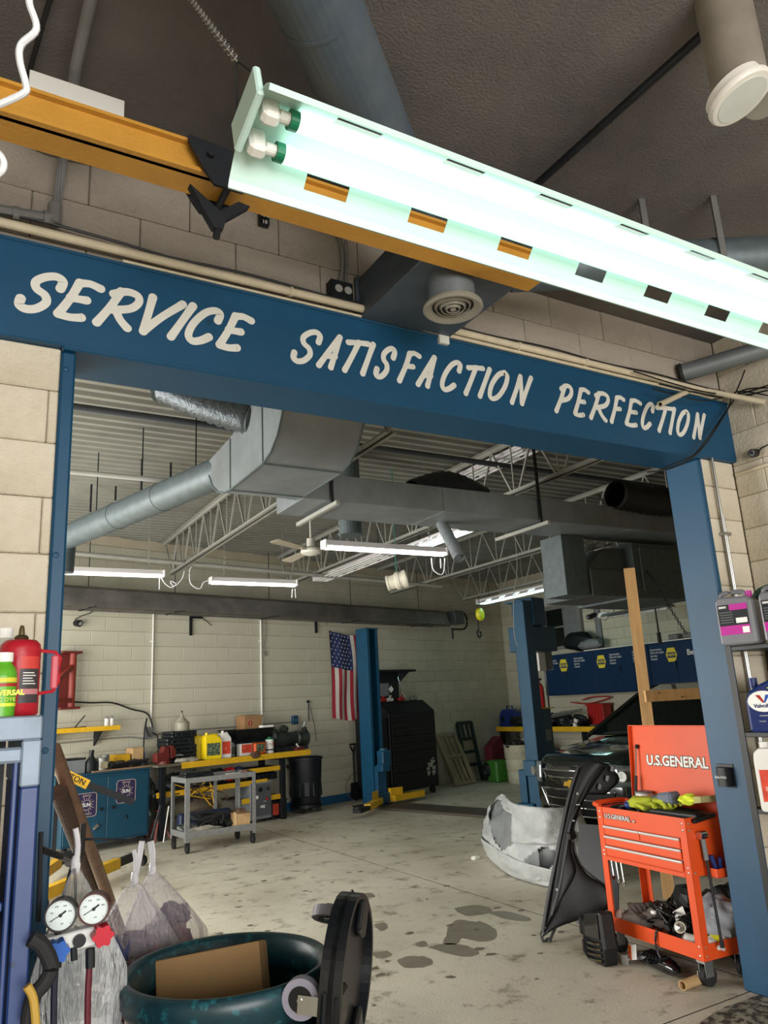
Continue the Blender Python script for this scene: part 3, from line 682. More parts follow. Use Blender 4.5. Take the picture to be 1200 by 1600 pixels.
# galvanized drop and hanging furnace at the right
PY=5.32; A=pY(873,842,PY); Bq=pY(915,930,PY)
t=thing('duct_drop','bright galvanized rectangular duct drop below the right part of the long duct','duct',((A.x+Bq.x)/2,PY,Bq.z))
w_=.30; x0=A.x+.03; zb=Bq.z; zt=z0-.003
MB().box(x0,x0+w_,PY,PY+.3,zb,zt,b=.003).build('duct_body',m_galv,t,w=True)
MB().bar((x0+.01,PY-.002,zb+.02),(x0+w_-.03,PY-.002,zt-.02),.004,.01,up=(0,-1,0)).bar((x0+w_-.01,PY-.002,zb+.02),(x0+.1,PY-.002,zt-.3),.004,.01,up=(0,-1,0)).build('cross_crease',m_galv,t,w=True)
t=thing('hanging_furnace','dark grey furnace box with sloped transition hanging right of the galvanized drop','heater',(x0+.8,5.3,zb))
m_furn=mat('furnace_grey','#596063',.4,metal=.5,var=.12)
xA=x0+w_+.02; xB=pY(990,930,5.3).x; xC=pY(1080,930,5.3).x
MB().box(xA,xB,5.3,6.0,zb,zb+.26,b=.004).build('lower_box',m_furn,t,w=True)
MB().prism([(xA,zb+.26),(xB,zb+.26),(xB,zb+.5),(xA+.3,zb+.5)],.6,Matrix(((1,0,0,0),(0,0,1,5.35),(0,1,0,0),(0,0,0,1)))).build('transition',m_furn,t,w=True)
MB().box(xB+.005,xC,5.25,6.1,zb-.02,zb+.55,b=.006).build('cabinet',m_galv,t,w=True)
MB().box(xB+.1,xC-.1,5.235,5.25,zb+.05,zb+.5,b=.004).build('access_panel',m_galv,t,w=True)
for xx in (xA+.15,xA+.32): MB().cyl((xx,5.25,zb+.5),(xx,5.5,zb+.5),.03,12).build('knob',m_steel,t,w=True)
# shop lights
def shoplight(p0,p1,label,lit=m_led,group='white shop lights',cords=()):
    p0=Vector(p0);p1=Vector(p1);L=(p1-p0).length; d=(p1-p0).normalized(); ang=math.atan2(d.y,d.x)
    t=thing('shop_light',label,'light fixture',p0,ang,group)
    MB().prism([(-.055,0),(-.03,.05),(.03,.05),(.055,0),(.055,-.008),(-.055,-.008)],L,Matrix(((0,0,1,0),(1,0,0,0),(0,1,0,0),(0,0,0,1)))).build('housing',m_lampw,t)
    MB().prism([(-.05,-.009),(.05,-.009),(.04,-.03),(.02,-.038),(-.02,-.038),(-.04,-.03)],L-.03,Matrix(((0,0,1,.015),(1,0,0,0),(0,1,0,0),(0,0,0,1)))).build('diffuser',lit,t)
    for s in (0,L): MB().box(s-.012,s+.012,-.058,.058,-.034,.053,b=.006).build('end_cap',m_lampw,t)
    for s in (.18,L-.18): 
        b=chain('hanging_chain',p0+d*s+Vector((0,0,.05)),p0+d*s+Vector((0,0,max(.1,4.1-p0.z-.0))),.002,.03,m_steel,'', parent=t)
    for c in cords: MB().tube(c,.006,6,4).build('power_cord',m_cord,t,w=True)
    return t
A=pY(96,892,9.3); shoplight(A-Vector((.2,0,0)),pY(255,902,9.3),'white lit shop light at left partly behind the left blue post',cords=[[pY(x,y,9.3) for x,y in ((252,903),(258,912),(268,918),(275,912),(266,908),(272,916),(284,905),(288,892))],[pY(249,904,9.3),pY(249,921,9.3)]])
shoplight(pY(329,908,9.3),pY(462,918,9.3),'white lit shop light between the left one and the flag',cords=[[pY(x,y,9.3) for x,y in ((328,907),(318,910),(312,920),(298,912),(296,893),(299,886))],[pY(457,920,9.3),pY(456,934,9.3)],[pY(461,920,9.3),pY(462,934,9.3)]])
shoplight(pY(506,852,6.4),pY(695,870,6.4),'white lit shop light hanging nearest below the long grey duct',cords=[[pY(x,y,6.4) for x,y in ((674,872),(676,888),(682,895),(690,898),(694,890),(695,872))],[pY(688,873,6.4),pY(689,888,6.4)]])
def strip(p0,p1,label,lit):
    p0=Vector(p0);p1=Vector(p1);L=(p1-p0).length;d=(p1-p0).normalized()
    t=thing('strip_light',label,'light fixture',p0,math.atan2(d.y,d.x),'strip lights along the joists')
    b=MB(); plate2=[(-.12,0),(-.05,.05),(.05,.05),(.12,0)]
    n=6
    for i in range(n):
        a=i*L/n; e=a+L/n*.62
        b.prism([(-.12,-.002),(-.05,.048),(.05,.048),(.12,-.002),(.12,.002),(.05,.052),(-.05,.052),(-.12,.002)],e-a,Matrix(((0,0,1,a),(1,0,0,0),(0,1,0,0),(0,0,0,1))))
    b.box(0,L,-.045,.045,.052,.09).box(0,L,.112,.122,-.004,.012).box(0,L,-.122,-.112,-.004,.012).build('reflector',m_lampw,t)
    for y in (-.035,.035): MB().cyl((.05,y,.01),(L-.05,y,.01),.016,12).build('tube',lit,t)
    for s in (0,L): MB().box(s-.01,s+.01,-.12,.12,-.005,.09).build('end_plate',m_lampw,t)
    for s in (.25,L-.25): MB().cyl((s,0,.085),(s,0,4.135-p0.z),.005,6).build('hanger_rod',m_iron,t)
m_off=mat('unlit_tube','#c9ccc9',.3)
A=pZ(640,862,3.5); Bq=pZ(728,829,3.5); strip((A.x,A.y,3.5),(A.x+.0,Bq.y,3.5),'pale blue lit strip light right of the hanging shop light below long duct',m_cool)
A=pZ(500,908,3.5); Bq=pZ(618,868,3.5); strip((A.x,A.y,3.5),(A.x,Bq.y,3.5),'unlit strip light running toward the rear wall above the flag',m_off)
A=pZ(722,752,4.0); Bq=pZ(842,705,4.0); strip((A.x,A.y,4.0),(A.x,Bq.y,4.0),'unlit strip light against the deck behind the middle of the lintel',m_off)
A=pZ(752,944,3.35); Bq=pZ(880,912,3.35); strip((A.x,A.y,3.35),(A.x,Bq.y,3.35),'bright lit strip light above the yellow reel near the far corner',m_cool)
# ceiling fan
c=pY(486,862,8.2)
t=thing('ceiling_fan','white ceiling fan with pale blades under the deck at centre','fan',c)
m_fan=mat('fan_white','#cfccc0',.4,var=.05)
MB().lathe([(0,-.05),(.06,-.045),(.12,-.02),(.13,.0),(.12,.03),(.06,.05),(.05,.06),(.05,.16),(.03,.17),(0,.17)],24).build('motor',m_fan,t,smooth=40)
MB().cyl((0,0,.17),(0,0,max(.3,4.12-c.z)),.012,8).build('down_rod',m_fan,t)
m_bl=mat('fan_blade','#a39a88',.5,var=.1)
for k in range(3):
    M=RZ(k*2*PI/3-.5)
    MB(M).box(.12,.22,-.02,.02,.005,.012).prism([(.2,-.055),(.72,-.07),(.74,-.05),(.74,.05),(.72,.07),(.2,.055)],.008,T4((0,0,.012))@RX(.12)).build('blade',m_bl,t)
# hanging pipe collar
c=pY(620,908,6.9)
t=thing('pipe_collar','white plastic pipe collar hanging from a green wire below the shop light','pipe fitting',c)
m_pl=mat('old_white_plastic','#b9b5a4',.45,var=.12,scale=8)
M=RZ(-.55)@RY(math.radians(80))@RX(.12)
b=MB(M).lathe([(.075,-.11),(.085,-.11),(.085,-.09),(.078,-.085),(.078,-.02),(.1,.0),(.1,.03),(.09,.04),(.09,.07),(.1,.08),(.1,.11),(.09,.11),(.09,.09),(.07,.0),(.07,-.1),(.075,-.11)],28).build('collar',m_pl,t,smooth=35)
MB().tube([(0,0,.09),(.005,0,.14),(-.01,0,.17),(.01,0,.2),(0,0,.3),(0.02,0,4.13-c.z)],.005,6,3).build('green_wire',mat('green_wire','#1f6a5c',.5),t)
# yellow reel with hook
c=pY(750,960,11.2)
t=thing('cord_reel','yellow round cord reel with a black hook hanging near the far corner','reel',c)
m_ye=mat('bright_yellow','#e6df2a',.4,var=.05)
M=RZ(.5)@RX(PI/2)
MB(M).lathe([(0,-.05),(.09,-.05),(.115,-.03),(.12,0),(.115,.03),(.09,.05),(0,.05)],24).build('drum',m_ye,t,smooth=40)
MB().tube([(0,0,.1),(0,0,.35)],.006,6).tube([(-.06,0,-.08),(-.06,0,-.3)],.008,6).build('cable',m_iron,t)
MB().tube([(-.06,0,-.28),(-.1,0,-.34),(-.06,0,-.42),(-.01,0,-.37),(-.04,0,-.31)],.016,8,4).build('hook',m_iron,t)
# diagonal chain, wires
chain('diagonal_chain',pZ(935,772,3.9),pY(1072,990,4.6),.0035,.034,m_iron,'dark chain slanting down from the deck to behind the right blue post')
_q=pY(808,880,7.6); MB().tube([(_q.x,_q.y,4.13),pY(808,880,7.6),pY(803,930,7.6),pY(803,985,7.6),pY(808,1010,7.6)],.005,6,4).solo('hanging_wire',mat('wire_grey','#8a887c',.6),'thin grey wire hanging down beside the right blue lift column','wire')
# tube heater along the rear wall
t=thing('tube_heater','long dark tube heater with metal hood along the top of rear wall','heater',bw(5,.45,3.12),BA)
u0,u1=-.5,pB(690,950,.4).x
zt=pB(103,914,.4).z; zbm=pB(103,948,.4).z
MB(BWM).prism([(-.60,zbm),(-.50,zt-.05),(-.42,zt),(-.30,zt),(-.22,zt-.05),(-.12,zbm),(-.13,zbm-.005),(-.24,zt-.06),(-.31,zt-.015),(-.41,zt-.015),(-.49,zt-.06),(-.60,zbm-.006)],u1-u0,Matrix(((0,0,1,u0),(1,0,0,0),(0,1,0,0),(0,0,0,1)))).build('hood',m_hood,t,w=True)
MB(BWM).cyl((u0,-.36,zbm+.04),(u1+.25,-.36,zbm+.04),.05,18).build('tube',mat('heater_tube','#6b675f',.45,metal=.4,var=.2),t,w=True)
for u in (1.6,2.9,4.6,6.4,8.2):
    MB(BWM).box(u,u+.03,-.61,-.11,zbm-.01,zbm+.0).tube([(u+.015,-.36,zt),(u+.015,-.36,4.1)],.006,6).build('hanger',m_iron,t,w=True)
c=pB(712,966,.4)
MB(BWM).box(c.x-.14,c.x+.16,-.5,-.24,c.z-.12,c.z+.14,b=.01).build('burner_box',m_furn,t,w=True)
MB(BWM).tube([(c.x+.16,-.37,c.z+.1),(c.x+.32,-.37,c.z+.12),(c.x+.4,-.37,c.z-.02),(c.x+.3,-.37,c.z-.2),(c.x-.1,-.37,c.z-.22)],.018,8,4).tube([(c.x-.1,-.37,c.z-.2),(c.x-.1,-.37,c.z-.42)],.02,8).build('gas_hose',m_iron,t,w=True)
# ================================================================ REAR WALL AND WHAT STANDS ALONG IT
def bthing(name,label,cat,u,v,z=0,rz=0,group=None): return thing(name,label,cat,bw(u,v,z),BA+rz,group)
m_lift=mat('lift_blue','#0f4460',.45,var=.12,scale=7,hex2='#12384f',thr=(.66,.72))
m_teal=mat('cabinet_teal','#123f55',.45,var=.1,scale=6,hex2='#0f3346',thr=(.64,.72))
m_dk=mat('dark_navy_plastic','#0c1116',.5,var=.2,scale=10)
m_case=mat('case_black','#171c1e',.5,var=.15,scale=12)
m_card=mat('cardboard','#9a7650',.8,var=.1,scale=6)
m_card2=mat('tan_cardboard','#b8976a',.8,var=.12,scale=14,hex2='#7e5f3a',thr=(.64,.7))
m_red=mat('machine_red','#5c1c17',.5,var=.2,scale=12)
m_bred=mat('bright_red','#a3201f',.45,var=.1)
m_yj=mat('jug_yellow','#e2c414',.4,var=.04)
m_wj=mat('jug_white','#d9d6cf',.45,var=.05)
m_or=mat('tub_orange','#d3561b',.45,var=.08)
m_sil=mat('cart_silver','#80817f',.5,metal=.3,var=.18,scale=25,bump=.2,bscale=90,hex2='#5b5b58',thr=(.64,.72))
m_wood=mat('old_wood','#8a8069',.8,var=.2,scale=8,stretch=(1,1,.2))
m_top=mat('bench_top','#5d5748',.7,var=.25,scale=8)
m_rag=mat('rag_brown','#5a4030',.9,var=.2); m_grey=mat('mid_grey','#6f7274',.55,var=.12)
m_grease=mat('greasy_metal','#3c403d',.4,metal=.5,var=.3,scale=20,bump=.3,bscale=50)
m_alu=mat('cast_aluminium','#8b8d88',.45,metal=.6,var=.25,scale=18,bump=.3,bscale=50)
m_lblg=mat('label_green','#31452a',.5,var=.35,scale=40,hex2='#c9c6b0',thr=(.56,.6))
m_lblr=mat('label_red','#c5412c',.5,var=.25,scale=14,hex2='#e3d5c0',thr=(.60,.66))
# conduits, boxes, brackets on the wall
def wallpipe(px,y0,y1,r,label,dx=0):
    A=pB(px,y0,.02); MB(BWM).cyl((A.x,-.02,A.z),(A.x,-.02,pB(px+dx,y1,.02).z),r,8).box(A.x-.03,A.x+.03,-.022,0,A.z-.5,A.z-.48).solo('wall_conduit',m_wj if r>.011 else m_cream,label,'conduit',group='vertical wall conduits')
wallpipe(240,950,1150,.012,'thin cream conduit on the rear wall above the outlet with black cords')
wallpipe(407,955,1135,.016,'white conduit on the rear wall ending above the cardboard box')
A=pB(413,960,.02); MB(BWM).tube([(A.x,-.02,A.z),(A.x+.02,-.02,A.z-.3),(A.x-.01,-.02,A.z-.5),(A.x,-.02,A.z-.62)],.005,6,4).box(A.x-.015,A.x+.02,-.035,-.0,A.z-.68,A.z-.61).solo('pull_cord',m_greyp,'thin cord with a small switch hanging right of the white wall conduit','cord')
p=pB(232,1145,.02)
t=bthing('wall_outlet','grey outlet box on the rear wall with black cords plugged in','outlet',p.x,.03,p.z-.07)
MB(BWM).box(p.x-.06,p.x+.06,-.06,0,p.z-.08,p.z+.08,b=.006).build('box',m_grey,t,w=True)
MB(BWM).box(p.x-.04,p.x+.04,-.064,-.06,p.z-.06,p.z+.06).build('cover',m_steel,t,w=True)
def wtube(pts,r,name,m,label,v=.05,cat='cord',sm=4): return MB(BWM).tube([(q.x,-v,q.z) for q in [pB(x,y,v) for x,y in pts]],r,6,sm).solo(name,m,label,cat)
wtube([(90,1095),(140,1098),(175,1098),(205,1108),(230,1115),(238,1135),(237,1150)],.012,'power_cable',m_rub,'black cord sagging along the rear wall from red bracket to outlet')
wtube([(232,1150),(228,1135),(230,1122),(226,1140),(224,1180)],.010,'power_cable',m_rub,'black cord looping down left of the grey outlet box',.07)
wtube([(238,1145),(246,1150),(247,1168),(246,1190)],.010,'power_cable',m_rub,'black cord dropping right of the grey outlet box behind the vise',.07)
wtube([(88,1162),(150,1156),(200,1152),(228,1155)],.008,'wall_wire',m_greyp,'thin grey wire along the rear wall below the yellow shelf',.03)
wtube([(240,1148),(280,1142),(360,1136),(455,1128)],.009,'wall_wire',m_greyp,'thin grey pipe along the rear wall to the blue outlet box',.02)
p=pB(460,1125,.02); t=bthing('blue_outlet_box','small blue outlet box on the rear wall above the workbench','outlet',p.x,.02,p.z-.06)
MB(BWM).box(p.x-.055,p.x+.055,-.06,0,p.z-.07,p.z+.07,b=.008).build('box',m_lift,t,w=True); MB(BWM).cyl((p.x,-.062,p.z),(p.x,-.06,p.z),.022,12).build('receptacle',m_grey,t,w=True)
for px,lab in ((300,'black angle bracket with thin wire on the rear wall above the bench'),(495,'black angle bracket on the rear wall at the corner of the flag')):
    A=pB(px-1,964,.03); b=MB(BWM).box(A.x-.02,A.x+.02,-.03,0,A.z-.28,A.z).box(A.x-.02,A.x+.2,-.03,-.005,A.z-.02,A.z+.015)
    b.tube([(A.x+.18,-.02,A.z),(A.x+.3,-.02,A.z-.07),(A.x+.36 if px<400 else A.x+.23,-.02,A.z-.12)],.006,6); b.solo('wall_bracket',m_iron,lab,'bracket',group='angle brackets on the rear wall')
p=pB(121,973,.05); t=bthing('wall_camera','small black camera with a wire high on the rear wall at left','camera',p.x,.05,p.z)
MB(BWM).cyl((p.x,0,p.z),(p.x+.02,-.09,p.z-.015),.045,16).build('housing',m_black,t,w=True); MB(BWM).cyl((p.x+.02,-.091,p.z-.015),(p.x+.02,-.095,p.z-.015),.028,14).build('lens',m_grey,t,w=True)
MB(BWM).tube([(q.x,-.02,q.z) for q in (pB(117,968,.02),pB(128,962,.02),pB(140,958,.02),pB(151,951,.02))],.006,6,3).build('lead',m_rub,t,w=True)
# red wall bracket (press arm)
A=pB(100,1105,.15);B_=pB(127,1021,.15)
t=bthing('swing_bracket','dark red steel swing arm bracket bolted on the rear wall at left','bracket',1.53,.12,A.z)
MB(BWM).box(1.40,1.53,-.05,0,A.z-.02,B_.z,b=.004).box(1.40,1.66,-.17,0,B_.z,B_.z+.03).box(1.40,1.66,-.17,0,A.z-.03,A.z).build('wall_plate',m_red,t,w=True)
MB(BWM).cyl((1.56,-.11,A.z),(1.56,-.11,B_.z),.045,14).build('post',mat('arm_red','#7a2a1e',.5,var=.15),t,w=True)
MB(BWM).bar((1.54,-.13,A.z+.52),(1.2,-.4,A.z+.28),.05,.06).bar((1.54,-.13,A.z+.08),(1.2,-.35,A.z+.09),.06,.06).build('arm',MC['arm_red'],t,w=True)
# yellow shelf with small things
z=pB(140,1137,.3).z
t=bthing('wall_shelf','yellow steel shelf on the rear wall below the red bracket','shelf',1.6,.15,z-.05)
MB(BWM).box(.9,2.16,-.3,0,z-.045,z-.035).box(.9,2.16,-.305,-.295,z-.05,z+.01).build('shelf',m_yel2,t,w=True)
for u in (1.3,1.95): MB(BWM).prism([(0,0),(.25,0),(0,-.2)],.02,T4((u,0,z-.045))@RZ(-PI/2)@RX(PI/2)).build('shelf_bracket',m_iron,t,w=True)
for k,u in enumerate((2.03,2.10)):
    c=bw(u,.17,z-.035); tt=thing('spray_can',['white spray can standing on the yellow wall shelf, left of two','white spray can standing on the yellow wall shelf, right of two'][k],'can',c,BA,'spray cans')
    MB().cyl((0,0,0),(0,0,.14),.03,14).build('can_body',m_wj,tt); MB().lathe([(.03,.14),(.022,.15),(.012,.155),(.012,.175),(0,.175)],14).build('nozzle',m_grey,tt)
MB(BWM).bar((1.2,-.2,z-.01),(1.75,-.14,z+.0),.04,.04).bar((1.62,-.1,z),(1.75,-.12,z+.16),.015,.015).cyl((1.25,-.24,z-.015),(1.42,-.22,z-.015),.02,8).solo('hand_tools',m_grease,'loose steel tools lying on the yellow wall shelf','tools',None)
# ---- workbench
t=bthing('workbench','long yellow edged steel workbench against the rear wall','workbench',3.9,.36)
BZ=.955; bu0,bu1=2.50,5.10; bv=.72
MB(BWM).box(bu0,bu1,-bv,-.02,BZ-.03,BZ).build('top',m_top,t,w=True)
MB(BWM).box(bu0+.35,bu1,-bv-.006,-bv,BZ-.075,BZ+.005).box(bu1-.006,bu1+.004,-bv,-.02,BZ-.075,BZ+.005).build('edge_angle',m_yel2,t,w=True)
for u in (2.62,4.62):
    for v in (.62,.10): MB(BWM).box(u-.035,u+.035,-v-.035,-v+.035,0,BZ-.03).build('leg',m_dk,t,w=True)
MB(BWM).box(4.5,4.78,-.66,-.1,BZ-.1,BZ-.03).build('gusset',m_dk,t,w=True)
for z,u0,u1 in ((.60,2.55,4.35),(.36,3.9,4.62)):
    MB(BWM).box(u0,u1,-.60,-.06,z-.03,z-.012).build('shelf',m_top,t,w=True); MB(BWM).box(u0,u1,-.607,-.60,z-.07,z+.0).build('shelf_edge',m_yel2,t,w=True)
MB(BWM).box(3.95,4.62,-.607,-.59,.70,.765).build('shelf_edge',m_yel2,t,w=True)
def case(u,v,z,w,d,h,label,group=None,m=None,rz=0,hand=True):
    t=bthing('tool_case',label,'case',u,v,z,rz,group)
    MB().box(-w/2,w/2,-d/2,d/2,0,h*.48,b=.012).build('base',m or m_case,t); MB().box(-w/2,w/2,-d/2,d/2,h*.5,h,b=.014).build('lid',m or m_case,t)
    for x in (-w*.3,w*.3): MB().box(x-.025,x+.025,-d/2-.008,-d/2+.002,h*.3,h*.7,b=.003).build('latch',m_dk,t)
    if hand: MB().tube([(-.07,-d/2,h*.45),(-.06,-d/2-.03,h*.45),(.06,-d/2-.03,h*.45),(.07,-d/2,h*.45)],.008,6).build('handle',m_dk,t)
    return t
z=BZ
for k,(w,h,du,lab) in enumerate(((.40,.115,0,'dark tool case on the workbench, lowest of the stack of four'),(.44,.11,-.02,'dark tool case with wide lid, second from the bottom of the stack'),(.44,.10,-.05,'dark tool case overhanging left, third from the bottom of the stack'),(.40,.085,.0,'dark tool case under the grey funnel, topmost of its stack'))):
    case(2.98+du,.42,z,w,.30,h,lab,'stacked tool cases'); z+=h+.001
t=bthing('funnel','translucent grey bottle funnel standing on top of the tool cases','funnel',3.03,.40,z)
MB().lathe([(0,0),(.10,0),(.105,.02),(.105,.11),(.02,.2),(.014,.25),(0,.25)],20).build('body',mat('dirty_clear','#8d8a78',.4,var=.2),t,smooth=40); MB().cyl((0,0,.245),(0,0,.275),.012,8).build('spout',m_iron,t)
def jug(t,w,d,h,m,lab,cap=None):
    MB().prism([(-w/2+.01,0),(w/2-.01,0),(w/2,.01),(w/2,h*.78),(w/2-.02,h*.86),(.02,h),(-w/2+.03,h),(-w/2+.005,h*.93),(-w/2,h*.8),(-w/2,.01)],d,T4((0,d/2,0))@RX(PI/2)).build('bottle',m,t,bev=.012)
    MB().tube([(w/2-.03,0,h*.84),(w/2-.03,0,h*.98),(.05*w,0,h*1.0),(-.1*w,0,h*.97)],.013,8,3).build('handle',m,t)
    MB().cyl((-w/2+.055,0,h-.005),(-w/2+.055,0,h+.03),.022,14).build('cap',cap or m,t)
    MB().box(-w*.40,w*.40,-d/2-.003,-d/2+.001,h*.16,h*.66).build('label',lab,t)
def bjug(name,label,u,v,w,d,h,m,lab,rz=0,cap=None,z=BZ): t=bthing(name,label,'jug',u,v,z,rz,'jugs on the workbench'); jug(t,w,d,h,m,lab,cap); return t
bjug('oil_jug','yellow jug with green label at the front edge of workbench',3.395,.58,.25,.16,.335,m_yj,m_lblg,-.1)
bjug('oil_jug','yellow jug turned sideways tight behind the front yellow one',3.29,.37,.2,.15,.33,m_yj,m_lblg,.9)
bjug('fluid_jug','white jug with red label beside the yellow jugs on workbench',3.62,.57,.16,.14,.345,m_wj,m_lblr,-.1)
bjug('clear_bottle','clear grey bottle lying between white jug and boxes on workbench',3.80,.45,.12,.1,.2,mat('clear_grey','#8f9692',.3,var=.1),m_lblg,.5)
t=bthing('soap_box','white carton with red print on the workbench below the black basin','box',3.985,.55,BZ)
MB().box(-.1,.1,-.06,.06,0,.17,b=.004).build('carton',m_wj,t); MB().box(-.09,.09,-.062,-.06,.04,.16).build('label',m_lblr,t)
t=bthing('orange_tub','orange hand cleaner tub with green label on the workbench','tub',4.215,.55,BZ)
MB().box(-.105,.105,-.08,.08,0,.17,b=.02).build('tub',m_or,t); MB().box(-.07,.07,-.083,-.079,.04,.15).build('label',m_lblg,t); MB().box(-.1,.1,-.078,.078,.17,.185,b=.006).build('lid',m_grease,t)
t=bthing('brake_cleaner_can','tall white can with red lettering on the workbench','can',4.44,.55,BZ)
MB().cyl((0,0,0),(0,0,.2),.062,20).build('can_body',m_wj,t); MB().lathe([(.062,.2),(.05,.215),(.03,.22),(.03,.235),(0,.235)],18).build('lid',m_green,t)
text('5-56',.05,FM(0,-.0635,.13),m_bred,t); MB().ring((0,0,.04),(0,0,.06),.0632,.06).build('stripe',m_black,t)
# black basin on dark parts, box, paper
b=MB(BWM)
t=bthing('engine_parts','heap of dark greasy engine parts behind the cans on the workbench','parts',4.2,.3,BZ)
for k in range(9): MB().blob((-.32+.08*k,R.uniform(-.06,.06),.09),.09,.1,.10,k,.5,10,7).build('casting',m_grease,t)
MB().box(-.36,.36,-.08,.2,.12,.235).build('crate',m_dk,t)
t=bthing('plastic_basin','wide black plastic basin balanced on the dark engine parts','basin',4.22,.28,BZ+.238)
b=MB().box(-.30,.30,-.17,.17,0,.012,b=.003)
for s in (-1,1): b.add([(s*.30,-.17,0),(s*.30,.17,0),(s*.36,.21,.13),(s*.36,-.21,.13)],[(0,1,2,3)]).add([(-.30,s*.17,0),(.30,s*.17,0),(.36,s*.21,.13),(-.36,s*.21,.13)],[(0,1,2,3)])
b.build('tub',m_black,t,solid=.008); b=MB()
for s in (-1,1): b.box(-.385,.385,s*.205-.015,s*.205+.015,.122,.135).box(s*.365-.015,s*.365+.015,-.21,.21,.122,.135)
b.build('rim',m_black,t)
t=bthing('cardboard_box','brown cardboard box with round red print in the black basin','box',4.27,.27,BZ+.25)
MB().box(-.165,.165,-.11,.11,0,.30,b=.004).build('box',m_card,t); MB().box(-.165,.165,-.112,.112,.29,.32,T4((0,0,0))@RX(.05)).build('flap',m_card,t)
MB().cyl((-.06,-.112,.2),(-.06,-.110,.2),.035,14).build('print',m_bred,t); text('2',.05,FM(-.06,-.1135,.2),m_wt,t)
MB(BWM@T4((4.44,-.47,BZ+.39))).box(-.1,.1,-.05,.05,-.012,.02).solo('paper_stack',m_wt,'white papers on the rim of the black basin','papers')
# transmission
t=bthing('gearbox','dark greasy gearbox lying on the right end of the workbench','gearbox',4.93,.36,BZ)
M=RY(PI/2); b=MB(T4((0,0,.17))@M)
b.lathe([(0,-.36),(.10,-.36),(.17,-.33),(.17,-.30),(.13,-.28),(.15,-.2),(.14,-.05),(.11,.0),(.10,.15),(.12,.17),(.12,.2),(.09,.22),(.12,.30),(.13,.36),(.07,.38),(0,.38)],18).build('housing',m_grease,t,smooth=35)
for x,z,r in ((-.30,.30,.05),(-.1,.33,.06),(.3,.3,.04),(-.2,.02,.03),(.1,.04,.03)): MB().blob((x,-.05,z),r*1.4,r,r,int(x*50),.4,8,6).build('bracket',m_grease,t)
for a in range(8): MB().cyl((-.335,.15*math.sin(a*PI/4),.17+.15*math.cos(a*PI/4)),(-.315,.15*math.sin(a*PI/4),.17+.15*math.cos(a*PI/4)),.014,6).build('bolt',m_iron,t)
MB().cyl((.37,0,.17),(.45,0,.17),.025,10).cyl((.30,-.02,.3),(.33,-.05,.42),.02,8).build('shaft',m_alu,t); MB().box(-.3,.35,-.08,.08,0,.06).build('oil_pan',m_grease,t)
MB(BWM).bar((4.98,-.62,BZ+.005),(4.88,-.65,BZ+.1),.02,.02).solo('pry_tool',m_wj,'white handled tool leaning on the gearbox at the bench end','tool')
MB(BWM@T4((4.92,-.66,BZ))).box(-.07,.07,-.04,.04,0,.05,b=.004).solo('small_carton',m_red,'small dark red carton at the front of the gearbox','box')
# vise, rags
t=bthing('bench_vise','dark red bench vise on the left end of the workbench','vise',2.66,.58,BZ)
MB().cyl((0,0,0),(0,0,.04),.09,18).build('base',m_red,t); MB().prism([(-.14,.03),(.05,.03),(.06,.12),(.04,.22),(-.02,.235),(-.05,.16),(-.14,.14)],.11,T4((0,.055,0))@RX(PI/2)).build('body',m_red,t,bev=.01)
MB().prism([(.075,.06),(.15,.08),(.16,.16),(.12,.235),(.07,.235)],.1,T4((0,.05,0))@RX(PI/2)).build('sliding_jaw',m_red,t,bev=.01); MB().cyl((.15,0,.1),(.24,0,.1),.018,10).cyl((.23,-.1,.1),(.23,.1,.1),.008,8).build('screw',m_alu,t)
MB(BWM).blob((2.95,-.66,BZ+.03),.16,.07,.035,3,.5,14,8).solo('shop_rag',mat('rag_grey','#a09a8c',.9,var=.15),'pale rag on the bench before the tool cases','rag')
MB(BWM).blob((4.06,-.715,BZ+.0),.09,.03,.05,5,.5,12,8).solo('shop_rag',m_rag,'brown rag hanging over the yellow edge of the bench','rag')
for k,(u,m,w,h,lab) in enumerate(((2.22,m_yel2,.2,.17,'yellow bin behind the vise near the outlet'),(2.43,m_card2,.16,.24,'tan carton behind the vise below the outlet'))):
    t=bthing(['parts_bin','tan_carton'][k],lab,'box',u,.2,BZ-.02); MB().box(-w/2,w/2,-.1,.1,0,h,b=.006).build('box',m,t); MB().box(-w/2,w/2,-.1,.1,h,h+.01).build('lid',m,t)
# under the bench
b=MB(BWM)
t=bthing('cable_heap','heap of dark engine parts, hoses and chrome pieces under the bench','parts',3.25,.38,.60)
for k in range(7): MB().blob((-.35+.12*k,R.uniform(-.08,.06),.10),.11,.12,.11,k+20,.5,10,7).build('casting',m_grease,t)
for k in range(4): MB().cyl((-.2+.12*k,-.22,.1+.03*(k%2)),(-.12+.13*k,-.2,.11+.02*k),.025,10).build('fitting',m_chrome,t)
for k in range(7):
    P=[(R.uniform(-.55,.4),-.24+R.uniform(-.05,.02),R.uniform(-.3,.16)) for q in range(5)]; MB().tube(P,.007,6,4).build('hose',[m_rub,m_rag,m_yel2][k%3],t)
t=bthing('cloth_bundle','grey cloth covered bundle on the floor under the bench','bundle',3.2,.36,.0)
MB().blob((0,0,.3),.45,.2,.16,9,.3,16,9).box(-.4,.4,-.15,.2,0,.24).build('bundle',mat('dusty_cloth','#6c6454',.9,var=.2),t,smooth=60)
t=bthing('battery_charger','grey wheeled battery charger with dials marked 442 under the bench','charger',4.22,.48)
MB().box(-.19,.19,-.14,.16,.05,.56,b=.008).build('case',m_grey,t); MB().box(-.18,.18,-.15,-.141,.1,.54,b=.003).build('front_panel',mat('panel_steel','#5f6266',.4,metal=.4,var=.15),t)
